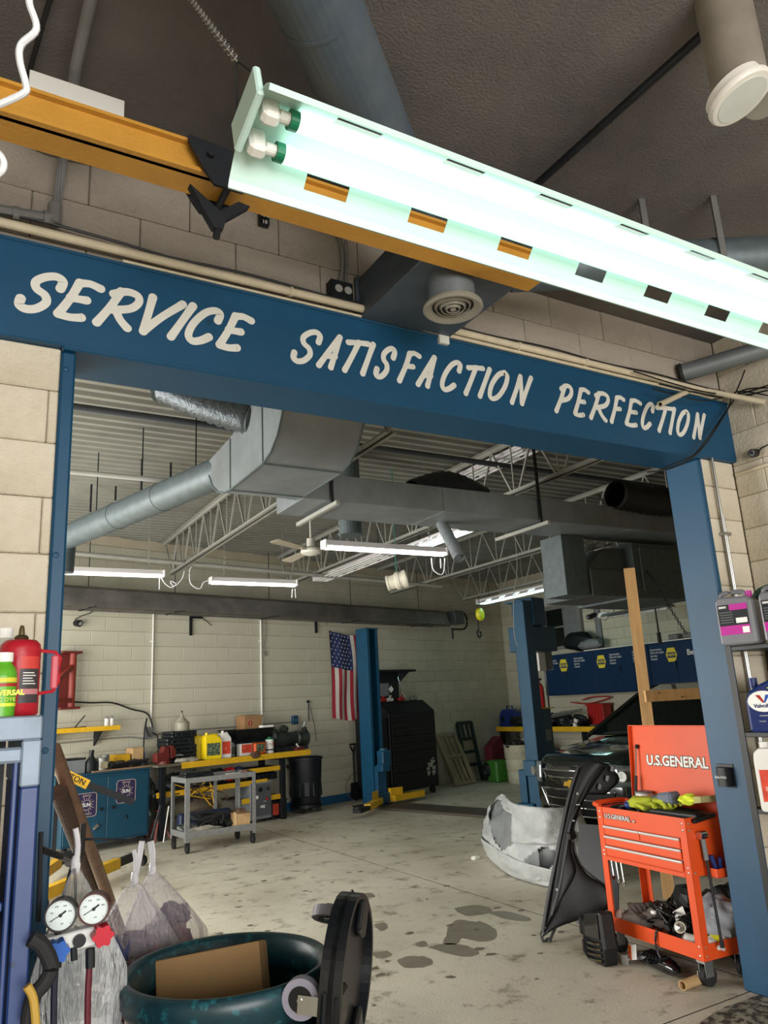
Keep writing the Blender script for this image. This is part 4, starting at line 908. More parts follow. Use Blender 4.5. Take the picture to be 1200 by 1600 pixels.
for x,z,r,m in ((-.02,.46,.035,m_dk),(-.12,.42,.02,m_wj),(-.08,.36,.025,m_wj),(.1,.32,.02,m_bred),(.12,.46,.02,m_dk)): MB().cyl((x,-.15,z),(x,-.158,z),r,14).build('dial',m,t)
text('442',.055,FM(.02,-.1525,.22),m_wt,t,bold=.002); text('L N',.03,FM(.06,-.1525,.29),m_wt,t)
for x in (-.15,.15): MB().cyl((x-.02,0,.05),(x+.02,0,.05),.05,14).build('wheel',m_rub,t)
t=bthing('tan_box','tan cardboard box on the low shelf under the bench right end','box',4.32,.42,.362); MB().box(-.15,.15,-.1,.1,0,.21,b=.003).build('box',m_card2,t); MB().box(-.15,.15,-.1,.0,.21,.214).build('flap',m_card2,t)
for k,(dz,dx) in enumerate(((.575,0),(.675,-.05))): case(4.38+dx,.42,dz,.42,.24,.095,['dark tool case on the tan box under the bench','dark tool case on top of the other under bench edge'][k],'cases under the bench',m_dk)
t=bthing('dark_bin','dark plastic bin with red and white label on floor under bench','bin',4.62,.42); MB().box(-.14,.14,-.12,.12,0,.27,b=.01).build('bin',m_dk,t); MB().box(-.15,.15,-.13,.13,.25,.27,b=.004).build('rim',m_dk,t); MB().box(-.13,-.02,-.123,-.12,.06,.22).build('label',m_lblr,t)
for k in range(2): MB(BWM).blob((3.75+.15*k,-.5,.72),.1,.09,.09,k+40,.4,12,8).solo('rag_bundle',[m_bred,mat('cloth_blue','#27304d',.8)][k],['bright red shiny cloth bundle under the bench front','dark blue cloth bundle beside the red one under bench'][k],'cloth')
# blue baseboard is structure; trash can on dolly
t=bthing('trash_can','tall dark grey round trash can at the right end of the workbench','trash can',5.28,.36,.125)
MB().lathe([(0,.0),(.215,0),(.225,.02),(.265,.66),(.28,.665),(.28,.70),(.262,.70),(.255,.66),(.215,.03),(0,.03)],32).build('can',m_dk,t,smooth=35)
for a in range(10): MB(RZ(a*2*PI/10)).box(-.05,.05,-.262,-.225,.1,.5,RX(-.06),b=.012).build('rib',m_dk,t)
for a in (.9,2.9,): MB(RZ(a)).box(.27,.31,-.06,.06,.55,.6,b=.01).build('handle',m_dk,t)
t=bthing('can_dolly','flat black wheeled dolly under the dark trash can','dolly',5.28,.36)
MB().cyl((0,0,.075),(0,0,.122),.25,24).build('deck',m_dk,t)
for a in range(4): MB(RZ(a*PI/2+.6)).cyl((.2,-.02,.035),(.2,.02,.035),.035,14).build('wheel',m_rub,t)
# ---- flag
A=pB(513,985,.03); Bq=pB(520,1122,.03); u1=pB(556,1000,.03).x+.1
t=bthing('flag','american flag hanging vertically on the rear wall behind left lift column','flag',(A.x+u1)/2,.03,Bq.z)
m_fr=mat('flag_red','#a22b3a',.8,var=.08); m_fw=mat('flag_white','#c9c3bb',.8,var=.06); m_fb=mat('flag_blue','#26305c',.8,var=.1)
fwid=.92; flen=A.z-Bq.z
def fp(i,j): # i across 0..1, j down 0..1
    x=A.x-.0+i*fwid+.05*j+.02*math.sin(j*5); z=A.z-.08*math.sin(min(1,i*1.6)*PI/2)-j*(flen-.02*i)
    return Vector((x,-.05+.018*math.sin(i*17+j*2)+.01*math.sin(j*7+i*5),z))
nc=.538; nl=.42
for k in range(13):
    a,b_=k/13,(k+1)/13; j0=nl if a<nc-.01 and b_<=nc+.001 else 0
    bb=MB(BWM); bb.grid(lambda s,q:fp(a+(b_-a)*s,j0+(1-j0)*q),2,24); bb.build('stripe',m_fr if k%2==0 else m_fw,t,w=True)
bb=MB(BWM); bb.grid(lambda s,q:fp(nc*s,nl*q),14,12); bb.build('canton',m_fb,t,w=True)
bb=MB(BWM)
for r in range(9):
    n=6 if r%2==0 else 5
    for k in range(n):
        i=(k+.5+(0 if n==6 else .5))/6*nc; j=(r+.6)/9.2*nl; c=fp(i,j); vs=[]
        for q in range(10):
            a=q*PI/5+.3; rr=.022 if q%2==0 else .009; vs.append((c.x+rr*math.sin(a),c.y-.004,c.z+rr*math.cos(a)))
        bb.add(vs+[(c.x,c.y-.004,c.z)],[(q,(q+1)%10,10) for q in range(10)])
bb.build('stars',m_fw,t,w=True)
# rod hook on the wall, shovel
q=pB(482,1100,.03); MB(BWM).tube([(q.x,-.03,q.z+.03),(q.x,-.03,q.z-.28)],.008,6).tube([(q.x+.02,-.03,q.z),(q.x+.12,-.03,q.z-.35),(q.x+.15,-.03,q.z-.62)],.004,6,3).box(q.x-.02,q.x+.02,-.04,0,q.z+.02,q.z+.06).solo('wall_hook',m_iron,'black hook with thin cords on the wall right of the gearbox','hook')
t=bthing('shovel','black D handled shovel leaning on the wall left of lift column','shovel',5.98,.12)
q=pB(553,1163,.1); q0=pB(561,1250,.2)
MB(BWM).cyl((q0.x,-.12,.25),(q.x+.02,-.06,q.z-.13),.018,10).build('shaft',m_dk,t,w=True)
MB(BWM).tube([(q.x+.02,-.06,q.z-.13),(q.x-.05,-.06,q.z-.04),(q.x-.06,-.06,q.z),(q.x+.07,-.06,q.z),(q.x+.06,-.06,q.z-.04),(q.x+.02,-.06,q.z-.13)],.016,8).build('grip',m_dk,t,w=True)
MB(BWM).prism([(-.12,.3),(-.12,.06),(0,0),(.12,.06),(.12,.3)],.006,T4((q0.x,-.13,0))@RX(PI/2+.05)).build('blade',m_iron,t,w=True)
wtube([(561,1205),(548,1212),(541,1228),(546,1245),(556,1252)],.007,'looped_wire',m_greyp,'thin grey wire looped on the wall base left of the lift',.04)
# ---- two post lift
cu=6.23; va,vb=.79,4.22; hz=2.82
t=bthing('vehicle_lift','blue two post vehicle lift with yellow swing arms in the rear bay','lift',cu,2.5)
def lcol(v0,s,h,nm):
    b=MB(BWM)   # channel open toward the other column; s=-1 opens toward -y
    w=.125 if s<0 else .105; d=.26 if s<0 else .19; y0=-v0; y1=y0+s*d
    b.box(cu-w,cu+w,y0-.006,y0+.006,.02,h); b.box(cu-w,cu-w+.012,y0,y1,.02,h); b.box(cu+w-.012,cu+w,y0,y1,.02,h)
    b.box(cu-w,cu-w+.05,y1-.012,y1,.02,h); b.box(cu+w-.05,cu+w,y1-.012,y1,.02,h); return b.build(nm,m_lift,t,w=True)
lcol(va,-1,hz,'column'); lcol(vb,1,2.87,'column')
for v0,s,h in ((va,-1,hz),(vb,1,2.87)):
    MB(BWM).box(cu-.14,cu+.14,-v0-.01,-v0+s*.28,h,h+.02).build('column_cap',m_lift,t,w=True)
    MB(BWM).cyl((cu-.03,-v0+s*.13,.5),(cu-.03,-v0+s*.13,h-.05),.028,10).cyl((cu+.05,-v0+s*.12,.6),(cu+.05,-v0+s*.12,h-.05),.014,8).build('lift_screw',m_iron,t,w=True)
    MB(BWM).box(cu-.27,cu+.27,-v0+.1*-s,-v0+s*.42,0,.02).build('base_plate',m_iron,t,w=True)
    MB(BWM).box(cu-.16,cu+.16,-v0+s*.1,-v0+s*.36,.06,.2,b=.008).box(cu-.10,cu+.10,-v0+s*.22,-v0+s*.34,.2,.62,b=.006).build('carriage',m_lift,t,w=True)
v=va+.38
MB(BWM).box(cu-.1,cu+.1,-v-.10,-v+.05,.62,.86,b=.02).cyl((cu,-v-.02,.86),(cu,-v-.02,.89),.07,14).box(cu-.16,cu+.02,-v-.14,-v,.54,.66,b=.01).build('power_unit',m_lift,t,w=True)
MB(BWM).prism([(cu-.14,-v+.04),(cu-.10,-v-.06),(cu-.75,-v-.45),(cu-.8,-v-.36)],.09,T4((0,0,.06))).prism([(cu-.16,-v+.02),(cu-.4,-v-.13),(cu-.16,-v-.02)],.16,T4((0,0,.1))).build('arm',m_yel2,t,w=True)
MB(BWM).prism([(cu-.76,-v-.46),(cu-.8,-v-.34),(cu-1.12,-v-.46),(cu-1.08,-v-.58)],.06,T4((0,0,.07))).cyl((cu-1.08,-v-.52,.12),(cu-1.08,-v-.52,.16),.06,14).build('arm_pad',m_iron,t,w=True)
MB(BWM).prism([(cu+.14,-v+.04),(cu+.16,-v-.08),(cu+.86,-v-.08),(cu+.95,-v+.0),(cu+.86,-v+.06)],.09,T4((0,0,.06))).prism([(cu+.14,-v+.0),(cu+.4,-v-.02),(cu+.14,-v+.06)],.16,T4((0,0,.1))).build('arm',m_yel2,t,w=True)
MB(BWM).box(cu-.30,cu+.28,-vb+.25,-va-.42,.0,.035,b=.01).build('floor_plate',mat('plate_brown','#4d453c',.6,var=.15),t,w=True)
# housings on the right column
A=pB(823,938,vb-.1)
MB(BWM).box(cu+.1,cu+.42,-vb-.02,-vb+.3,2.55,2.95,b=.01).box(cu+.05,cu+.75,-vb+.05,-vb+.4,2.2,2.55,b=.008).build('motor_housing',m_lift,t,w=True)
MB(BWM).box(cu-.17,cu-.125,-vb+.0,-vb+.2,.55,.75,b=.006).build('release_latch',m_lift,t,w=True)
t=bthing('control_post','dark teal steel control post with a sticker beside right lift column','post',pB(848,1150,3.5).x,3.5)
MB().box(-.14,.14,-.1,.1,0,1.38,b=.006).build('post',m_teal,t); MB().box(-.05,.09,-.103,-.1,.92,1.08).build('sticker',m_grey,t)
t=bthing('fire_extinguisher','small red extinguisher standing on the teal control post','extinguisher',pB(843,1080,3.5).x,3.5,1.40)
MB().lathe([(0,0),(.065,0),(.07,.02),(.07,.3),(.04,.36),(.02,.37),(.02,.42),(0,.42)],18).build('cylinder',m_bred,t,smooth=40); MB().box(-.015,.07,-.012,.012,.41,.44).build('lever',m_black,t)
_u=pB(846,1080,3.5).x; MB(BWM).box(_u-.2,_u+.18,-3.6,-3.4,1.382,1.398).solo('yellow_plate',m_yel2,'small yellow plate on top of the teal control post','plate')
t=bthing('electric_panel','grey electric disconnect boxes left of the blue wall cabinets','panel',pB(845,1030,3.5).x,3.5,1.95)
MB().box(-.16,.03,-.07,.07,0,.42,b=.006).build('box',m_wj,t); MB().box(.05,.24,-.06,.06,.02,.46,b=.006).build('box',m_grey,t); MB().box(-.02,.12,-.05,.05,.44,.56,b=.006).build('box',m_wj,t); MB().box(.1,.12,.0,.02,-1.95,.03).build('conduit',m_grey,t)
# ---- tool chest
t=bthing('tool_chest','big black roller tool chest with open lid against the rear wall','tool chest',7.38,.5)
u0,u1=6.78,7.98; fv,bv_=.80,.18; zt=1.50
MB(BWM).box(u0,u1,-fv,-bv_,.12,1.42,b=.01).build('body',m_dk,t,w=True)
dz=[.16,.42,.60,.76,.90,1.02,1.14]
for i in range(6):
    MB(BWM).box(u0+.05,u1-.05,-fv-.018,-fv,dz[i]+.006,dz[i+1]-.006,b=.005).build('drawer',m_dk,t,w=True)
    MB(BWM).box(u0+.06,u1-.06,-fv-.032,-fv-.016,dz[i+1]-.028,dz[i+1]-.012,b=.004).build('drawer_pull',mat('pull_black','#0f1216',.35),t,w=True)
for z in (1.17,1.25,1.33): MB(BWM).box(u0+.05,u0+.55,-fv-.018,-fv,z,z+.07,b=.005).build('drawer',m_dk,t,w=True)
MB(BWM).prism([(-fv,1.42),(-bv_,1.42),(-bv_,1.62),(-fv+.28,1.62)],u1-u0,Matrix(((0,0,1,u0),(1,0,0,0),(0,1,0,0),(0,0,0,1)))).build('top_box',m_dk,t,w=True)
MB(BWM).box(u0+.12,u1-.28,-.20,-.17,1.62,2.16,b=.006).box(u0+.12,u1-.10,-.50,-.17,2.14,2.18,b=.006).build('lid',m_dk,t,w=True)
MB(BWM).prism([(-.2,1.95),(-.2,2.14),(-.48,2.14)],.012,Matrix(((0,0,1,u1-.28),(1,0,0,0),(0,1,0,0),(0,0,0,1)))).build('lid_gusset',m_dk,t,w=True)
MB(BWM).box(u0+.2,u1-.55,-.205,-.2,1.72,1.95).build('lid_panel',m_grey,t,w=True)
MB(BWM).cyl((u1-.34,-.24,2.06),(u1-.29,-.34,1.66),.012,8).build('gas_strut',m_chrome,t,w=True)
MB(BWM).box(-.045,.045,-.004,0,-.045,.045,T4((u1-.5,-.207,1.84))@RY(PI/4)).build('badge',m_wt,t,w=True)
b=MB(BWM@T4((u1-.22,-fv-.022,.42)))
for pl in ([(-.02,.16),(.08,.20),(.12,.12),(.04,.08)],[(-.1,.1),(.06,.12),(.05,.02),(-.02,.04)],[(-.12,.0),(-.05,.08),(-.02,-.06),(-.08,-.12)],[(.04,.02),(.12,.06),(.12,-.06),(.05,-.12),(.02,-.04)]):
    b.prism(pl,.003,RX(PI/2))
b.build('worn_decal',mat('decal','#8f9489',.6,var=.1),t,w=True)
MB(BWM).box(u0-.22,u0-.02,-fv+.02,-bv_,.2,1.35,b=.01).build('side_locker',m_dk,t,w=True)
for u in (u0+.1,u1-.1): MB(BWM).cyl((u-.02,-fv+.08,.06),(u+.02,-fv+.08,.06),.06,14).build('caster',m_rub,t,w=True)
MB(BWM).tube([(u1+.01,-fv+.2,1.0),(u1+.09,-fv+.15,.95),(u1+.12,-fv+.15,.5),(u1+.02,-fv+.2,.42)],.02,8,4).build('push_handle',m_dk,t,w=True)
for k,(x,v,m,l) in enumerate(((.12,.55,m_bred,'coral red tool lying on top of black tool chest'),(.32,.52,m_wj,'white handled pliers on top of black tool chest'),(.62,.52,m_bred,'dark red tool head standing on black tool chest'),(.98,.50,m_alu,'brass coloured tool at the right of chest top'))):
    MB(BWM).box(u0+x-.08,u0+x+.08,-v-.04,-v+.03,1.622,1.68,b=.012).cyl((u0+x-.03,-v,1.65),(u0+x+.03,-v-.02,1.72),.015,8).solo('hand_tool',m,l,'tool','tools on the black chest')
# ---- pallet frame, hand truck, red bag, barrel
t=bthing('wooden_frame','old wooden pallet leaning on the rear wall right of black chest','pallet',9.05,.3)
Pm=BWM@T4((8.72,-.56,.02))@RX(-math.atan2(.46,.93))
L=1.03;wd=.62
b=lambda: MB(Pm)
for x in (0,wd-.1): b().box(x,x+.1,-.02,.02,0,L,b=.004).build('side_rail',m_wood,t,w=True)
for z in (0,L*.52,L-.06): b().box(.1,wd-.1,-.015,.02,z,z+.06,b=.004).build('cross_rail',m_wood,t,w=True)
for i in range(3): b().box(.13+i*.13,.13+i*.13+.085,.005,.02,.06,L-.06,b=.003).build('slat',m_wood,t,w=True)
t=bthing('rack_frame','dark green steel ladder rack standing behind the leaning pallet','rack',9.5,.22)
for u in (9.42,9.86): MB(BWM).bar((u,-.30,0),(u+.06,-.06,1.12),.06,.05).build('upright',mat('dark_green','#1c3532',.5,var=.2),t,w=True)
for s in (.28,.5,.72,1.0): MB(BWM).bar((9.42+.06*s,-.30+.24*s,1.12*s),(9.86+.06*s,-.30+.24*s,1.12*s),.05,.06).build('rung',MC['dark_green'],t,w=True)
for u in (9.55,9.71): MB(BWM).bar((u+.04,-.13,.83),(u+.06,-.06,1.1),.04,.03).build('brace',MC['dark_green'],t,w=True)
MB(BWM).blob((9.72,-.62,.2),.22,.16,.2,4,.3,14,9).solo('round_bag',m_dk,'dark round bag on the floor before the green rack','bag')
MB(BWM).prism([(0,0),(.5,0),(.52,.45),(.3,.78),(.0,.6)],.2,T4((9.93,-.35,.04))@RX(PI/2)).solo('red_tank',mat('dull_red','#5d1b25',.6,var=.2),'dull red angular panel standing on the floor in the corner','panel')
c=pZ(816,1225,0); t=thing('plastic_barrel','dirty white plastic barrel left of the right lift column','barrel',(c.x+.15,c.y+.15,0))
MB().lathe([(0,0),(.25,0),(.27,.03),(.28,.2),(.27,.22),(.285,.24),(.295,.42),(.285,.44),(.30,.46),(.31,.68),(.32,.70),(.30,.70),(.29,.5),(.25,.04),(0,.04)],28).build('barrel',mat('dirty_white','#b1ad98',.55,var=.15,scale=6,hex2='#6b675a',thr=(.6,.68)),t,smooth=35)
for k in range(3): MB().blob((-.1+.12*k,.02*k,.68),.2,.2,.1,k+60,.5,12,8).build('trash',[m_black,m_grease,m_wj][k],t)
MB().box(-.19,.19,-.16,.16,0,.4,T4((c.x+.05,c.y+.72,0)),b=.03).solo('green_bin',mat('lime','#3c7a2c',.5),'bright green bin behind the dirty white barrel','bin')
# ================================================================ LEFT REAR: CABINET, HOIST, SILVER CART
t=bthing('steel_cabinet','teal steel two door cabinet with round sun emblems against the rear wall','cabinet',1.92,.33)
cu0,cu1,cf,cz=1.30,2.45,.60,.915
MB(BWM).box(cu0,cu1,-cf,-.06,.10,cz,b=.006).build('body',m_teal,t,w=True)
mid=1.86
for a,b_ in ((cu0+.02,mid-.004),(mid+.004,cu1-.03)): MB(BWM).box(a,b_,-cf-.014,-cf,.13,cz-.04,b=.004).build('door',m_teal,t,w=True)
MB(BWM).box(cu0-.01,cu1+.012,-cf-.02,-.05,cz,cz+.02,b=.003).build('top',m_teal,t,w=True)
m_emb=mat('emblem_purple','#2a2348',.5,var=.1); m_embl=mat('emblem_line','#b9a79c',.5,var=.1)
for px,py in ((135,1258),(197,1236)):
    c=pB(px,py,cf+.015); M=BWM@FM(c.x,-cf-.0145,c.z)
    bb=MB(M); w=.128; P=[]
    for q,(sx_,sy_) in enumerate(((1,1),(-1,1),(-1,-1),(1,-1))):
        for a in range(5): an=q*PI/2+a*PI/8; P.append((sx_*(w-.035)+.035*math.cos(an),sy_*(w+.01-.035)+.035*math.sin(an)))
    bb.prism(P,.002); bb.build('emblem',m_emb,t,w=True)
    bb=MB(M)
    for i in range(len(P)): p,q=P[i],P[(i+1)%len(P)]; bb.bar((p[0],p[1],.0025),(q[0],q[1],.0025),.006,.002)
    for a in range(16):
        an=a*PI/8; bb.bar((.062*math.cos(an),.062*math.sin(an),.0025),((.082+.02*(a%2))*math.cos(an),(.082+.02*(a%2))*math.sin(an),.0025),.005,.002)
    for a in range(24): bb.bar((.056*math.cos(a*PI/12),.056*math.sin(a*PI/12),.0025),(.056*math.cos((a+1)*PI/12),.056*math.sin((a+1)*PI/12),.0025),.004,.002)
    bb.build('emblem_rays',m_embl,t,w=True)
    text('SUN',.058,M@T4((0,0,.003)),m_wt,t,w=True,sx=.85,bold=.001); text('SERVICE',.030,M@T4((0,.108,.003)),m_embl,t,w=True); text('EQUIPMENT',.026,M@T4((0,-.108,.003)),m_embl,t,w=True)
c=pB(149,1293,cf+.02); MB(BWM).cyl((c.x-.03,-cf-.02,c.z-.02),(c.x+.03,-cf-.03,c.z+.03),.022,10).build('handle',m_chrome,t,w=True)
for px,py in ((158,1264),(177,1261)): c=pB(px,py,cf+.02); MB(BWM).cyl((c.x,-cf-.014,c.z),(c.x,-cf-.035,c.z),.02,12).build('lock',m_dk,t,w=True)
c=pB(196,1275,cf+.02); MB(BWM).ring((c.x,-cf-.015,c.z),(c.x,-cf-.019,c.z),.02,.015,14).box(c.x+.02,c.x+.03,-cf-.019,-cf-.015,c.z-.04,c.z+.01).build('keys',m_chrome,t,w=True)
for u in (cu0+.08,cu1-.08): MB(BWM).cyl((u-.02,-cf+.06,.05),(u+.02,-cf+.06,.05),.05,14).build('caster',m_rub,t,w=True)
zt=cz+.021
def onc(px,v=.4): return pB(px,1190,v).x
t=bthing('ammo_box','dark grey steel box at the left end of the teal cabinet top','box',onc(112),.35,zt); MB().box(-.22,.14,-.14,.14,0,.17,b=.006).build('box',m_grey,t); MB().box(-.225,.145,-.145,.145,.17,.19,b=.004).build('lid',m_dk,t)
t=bthing('oil_bottle','dark oil bottle with sloping neck standing on the teal cabinet','bottle',onc(140),.45,zt); MB().lathe([(0,0),(.075,0),(.08,.02),(.08,.12),(.05,.17),(.03,.2),(.03,.25),(0,.25)],16,Matrix.Diagonal((1,.7,1,1))).build('bottle',m_dk,t,smooth=40); MB().cyl((0,0,.25),(0,0,.275),.032,12).build('cap',m_dk,t)
for k,(px,r,h,l) in enumerate(((158,.075,.17,'wide dull tin can on the teal cabinet, left of two'),(167,.055,.2,'narrow dull tin can on the teal cabinet, right of two'))):
    t=bthing('tin_can',l,'can',onc(px),.42-.08*k,zt,0,'tins on the teal cabinet'); MB().lathe([(0,0),(r,0),(r,.004),(r*.97,.01),(r*.97,h-.01),(r,h-.004),(r,h),(0,h-.004)],20).build('can_body',m_alu,t); MB().box(-r*.6,r*.6,-r-.001,-r+.02,.04,h-.05).build('label',m_wood,t)
t=bthing('socket_set','dark heap of sockets and ratchet tools on the right of teal cabinet','tools',onc(195),.35,zt)
for k in range(8): MB().blob((-.2+.065*k,R.uniform(-.06,.06),.05),.06,.07,.06,k+70,.5,9,6).build('tool',m_grease,t)
for k in range(3): MB().cyl((-.2,-.1-.02*k,.03+.02*k),(.3,-.08-.03*k,.04+.03*k),.012,8).build('ratchet',m_iron,t)
t=bthing('blue_tool_rail','blue rail of shiny sockets at the back of teal cabinet top','tool rail',onc(206,.2),.2,zt+.12); MB().box(-.18,.18,-.02,.02,0,.06,b=.004).build('rail',mat('rail_blue','#20356f',.4),t)
for k in range(6): MB().cyl((-.14+.055*k,-.021,.03),(-.14+.055*k,-.03,.03),.016,10).build('socket',m_wj,t)
MB().box(-.18,.18,-.015,.02,-.12,0).build('stand',m_dk,t)
MB(BWM).box(onc(138),onc(228),-.55,-.40,zt,zt+.018,b=.003).solo('wood_board',mat('board_tan','#927457',.8,var=.15),'tan board lying along the front edge of the teal cabinet','board')
# engine hoist
t=thing('engine_hoist','yellow and black engine hoist folded in front of the teal cabinet','hoist',(1.3,9.1,0))
HY=9.35
def hp(x,y,Y=HY): return pY(x,y,Y)
p0,p1,p2=hp(60,1190),hp(137,1226),hp(208,1253)
MB().bar(p0-(p1-p0)*.3,p1,.06,.10).build('boom',m_yel2,t,w=True); MB().bar(p1-(p2-p1)*.02,p2,.045,.075).build('boom_extension',m_dk,t,w=True)
d=(p1-p0).normalized(); up=Vector((-d.z,0,d.x)); q=p0.lerp(p1,.72)+Vector((0,-.034,0))
text('2 TON',.085,face_mat(q,d,up),m_dk,t,w=True,bold=.001)
a,b_=pZ(66,1398,.13),pZ(183,1349,.13); MB().bar(a,b_,.08,.10).build('leg',m_yel2,t,w=True); e=b_+(b_-a)*.42; MB().bar(b_,e,.06,.075).build('leg_extension',m_dk,t,w=True)
a2,b2=a+Vector((-.08,.55,0)),b_+Vector((-.5,.55,0)); MB().bar(a2,b2,.08,.10).build('leg',m_yel2,t,w=True); e2=b2+(b2-a2).normalized()*.5; MB().bar(b2,e2,.06,.075).build('leg_extension',m_dk,t,w=True)
for p in (e,e2,a,a2): MB().cyl(p+Vector((-.02,-.02,-.075)),p+Vector((.02,.02,-.075)),.055,14).build('caster',m_rub,t,w=True)
MB().bar(a,a2,.08,.08).bar((a+a2)/2,p0-(p1-p0)*.3,.09,.09).build('mast',m_yel2,t,w=True)
MB().bar((a+a2)/2+Vector((.15,0,.3)),p0.lerp(p1,.4),.04,.04).build('ram',m_dk,t,w=True)
# silver utility cart
A=pZ(290,1335,0);Bc=pZ(395,1318,0); ca=math.atan2(Bc.y-A.y,Bc.x-A.x); CL=.90; CD=.52; CH=.845
t=thing('utility_cart','worn silver two shelf utility cart on casters before the workbench','cart',A,ca)
def frame(z,h):
    MB().box(0,CL,0,CD,z-.006,z).build('shelf',m_sil,t); MB().box(0,CL,-.003,.0,z-h*.5,z+h*.5).box(0,CL,CD,CD+.003,z-h*.5,z+h*.5).box(-.003,0,0,CD,z-h*.5,z+h*.5).box(CL,CL+.003,0,CD,z-h*.5,z+h*.5).build('shelf_lip',m_sil,t)
frame(CH-.03,.06); frame(.20,.07)
for x in (0,CL):
    for y in (0,CD):
        s=1 if x==0 else -1; r=1 if y==0 else -1
        MB().box(x-s*.004,x+s*.045,y-r*.004,y,.12,CH).box(x-s*.004,x,y-r*.004,y+r*.045,.12,CH).build('leg',m_sil,t)
        MB().cyl((x+s*.03-.015,y+r*.03,.055),(x+s*.03+.015,y+r*.03,.055),.055,16).box(x+s*.03-.025,x+s*.03+.025,y+r*.03-.02,y+r*.03+.02,.06,.14).build('caster',m_rub,t)
MB().box(CL*.62,CL*.62+.045,CD-.004,CD+.002,.2,CH).build('brace',m_sil,t)
MW=Matrix.Translation(A)@Matrix.Rotation(ca,4,'Z')
def cthing(n,l,c,x,y,z,rz=0,g=None): p=MW@Vector((x,y,z)); return thing(n,l,c,p,ca+rz,g)
t=cthing('tool_case','long dark flat case lying on top of the silver cart','case',.22,.25,CH-.029,.1); MB().box(-.2,.2,-.09,.09,0,.05,b=.01).box(-.19,.19,-.085,.085,.05,.085,b=.01).build('case',m_case,t); MB().box(-.06,.06,-.1,-.09,.03,.06).build('latch',m_dk,t)
MB(MW@T4((.70,.2,CH-.03))).box(-.09,.09,-.07,.07,0,.018).solo('paper_stack',m_wt,'white paper pad on top of the silver cart','papers')
MB(MW@T4((.82,.10,CH-.025))).blob((0,0,0),.07,.08,.05,8,.5,12,8).solo('shop_rag',m_rag,'brown rag hanging on the right front corner of silver cart','rag')
t=cthing('carton','open tan carton standing on the low shelf of silver cart','carton',.76,.15,.203,-.05); MB().box(-.095,.095,-.09,.09,0,.17,b=.003).build('box',m_card2,t); MB().box(-.095,.095,-.15,-.09,.165,.17,T4((0,-.0,0))).box(-.03,.05,-.05,.06,.17,.2).build('flap',m_rag,t)
t=cthing('hose_pile','pile of black hoses and parts on the low shelf of silver cart','parts',.36,.26,.205)
for k in range(6): MB().blob((-.26+.11*k,R.uniform(-.05,.08),.04),.09,.12,.06,k+80,.5,10,6).build('casting',m_grease,t)
for k in range(6):
    MB().tube([(R.uniform(-.3,.34),R.uniform(-.15,.05),R.uniform(.05,.2)) for q in range(5)],.012,6,4).build('hose',m_rub,t)
MB().blob((-.1,-.16,.03),.2,.06,.04,12,.5,14,8).build('rag',MC['rag_grey'],t)
t=cthing('blue_case','long dark blue case behind the hoses on the silver cart','case',.40,.43,.203); MB().box(-.34,.34,-.06,.06,0,.20,b=.02).build('case',mat('case_navy','#1a2740',.5,var=.15),t); MB().box(-.08,.08,-.07,-.06,.14,.18).build('handle',m_dk,t)
# odds between cabinet and cart
t=bthing('jack_stand','red jack stand on the floor between teal cabinet and silver cart','jack stand',2.62,.55)
for s in (-1,1):
    for r in (-1,1): MB().bar((s*.12,r*.12,0),(s*.03,r*.03,.26),.03,.02).build('leg',m_red,t)
MB().cyl((0,0,.2),(0,0,.36),.025,10).box(-.05,.05,-.025,.025,.36,.38).build('post',m_red,t)
MB(BWM).bar((2.58,-.75,.0),(2.70,-.66,.42),.012,.012).solo('white_rod',m_wj,'thin white rod leaning between teal cabinet and silver cart','rod')
MB(BWM).blob((2.58,-.35,.42),.1,.12,.38,6,.35,14,12).solo('parts_bag',m_grease,'dark bulky bag hanging between the teal cabinet and the bench','bag')
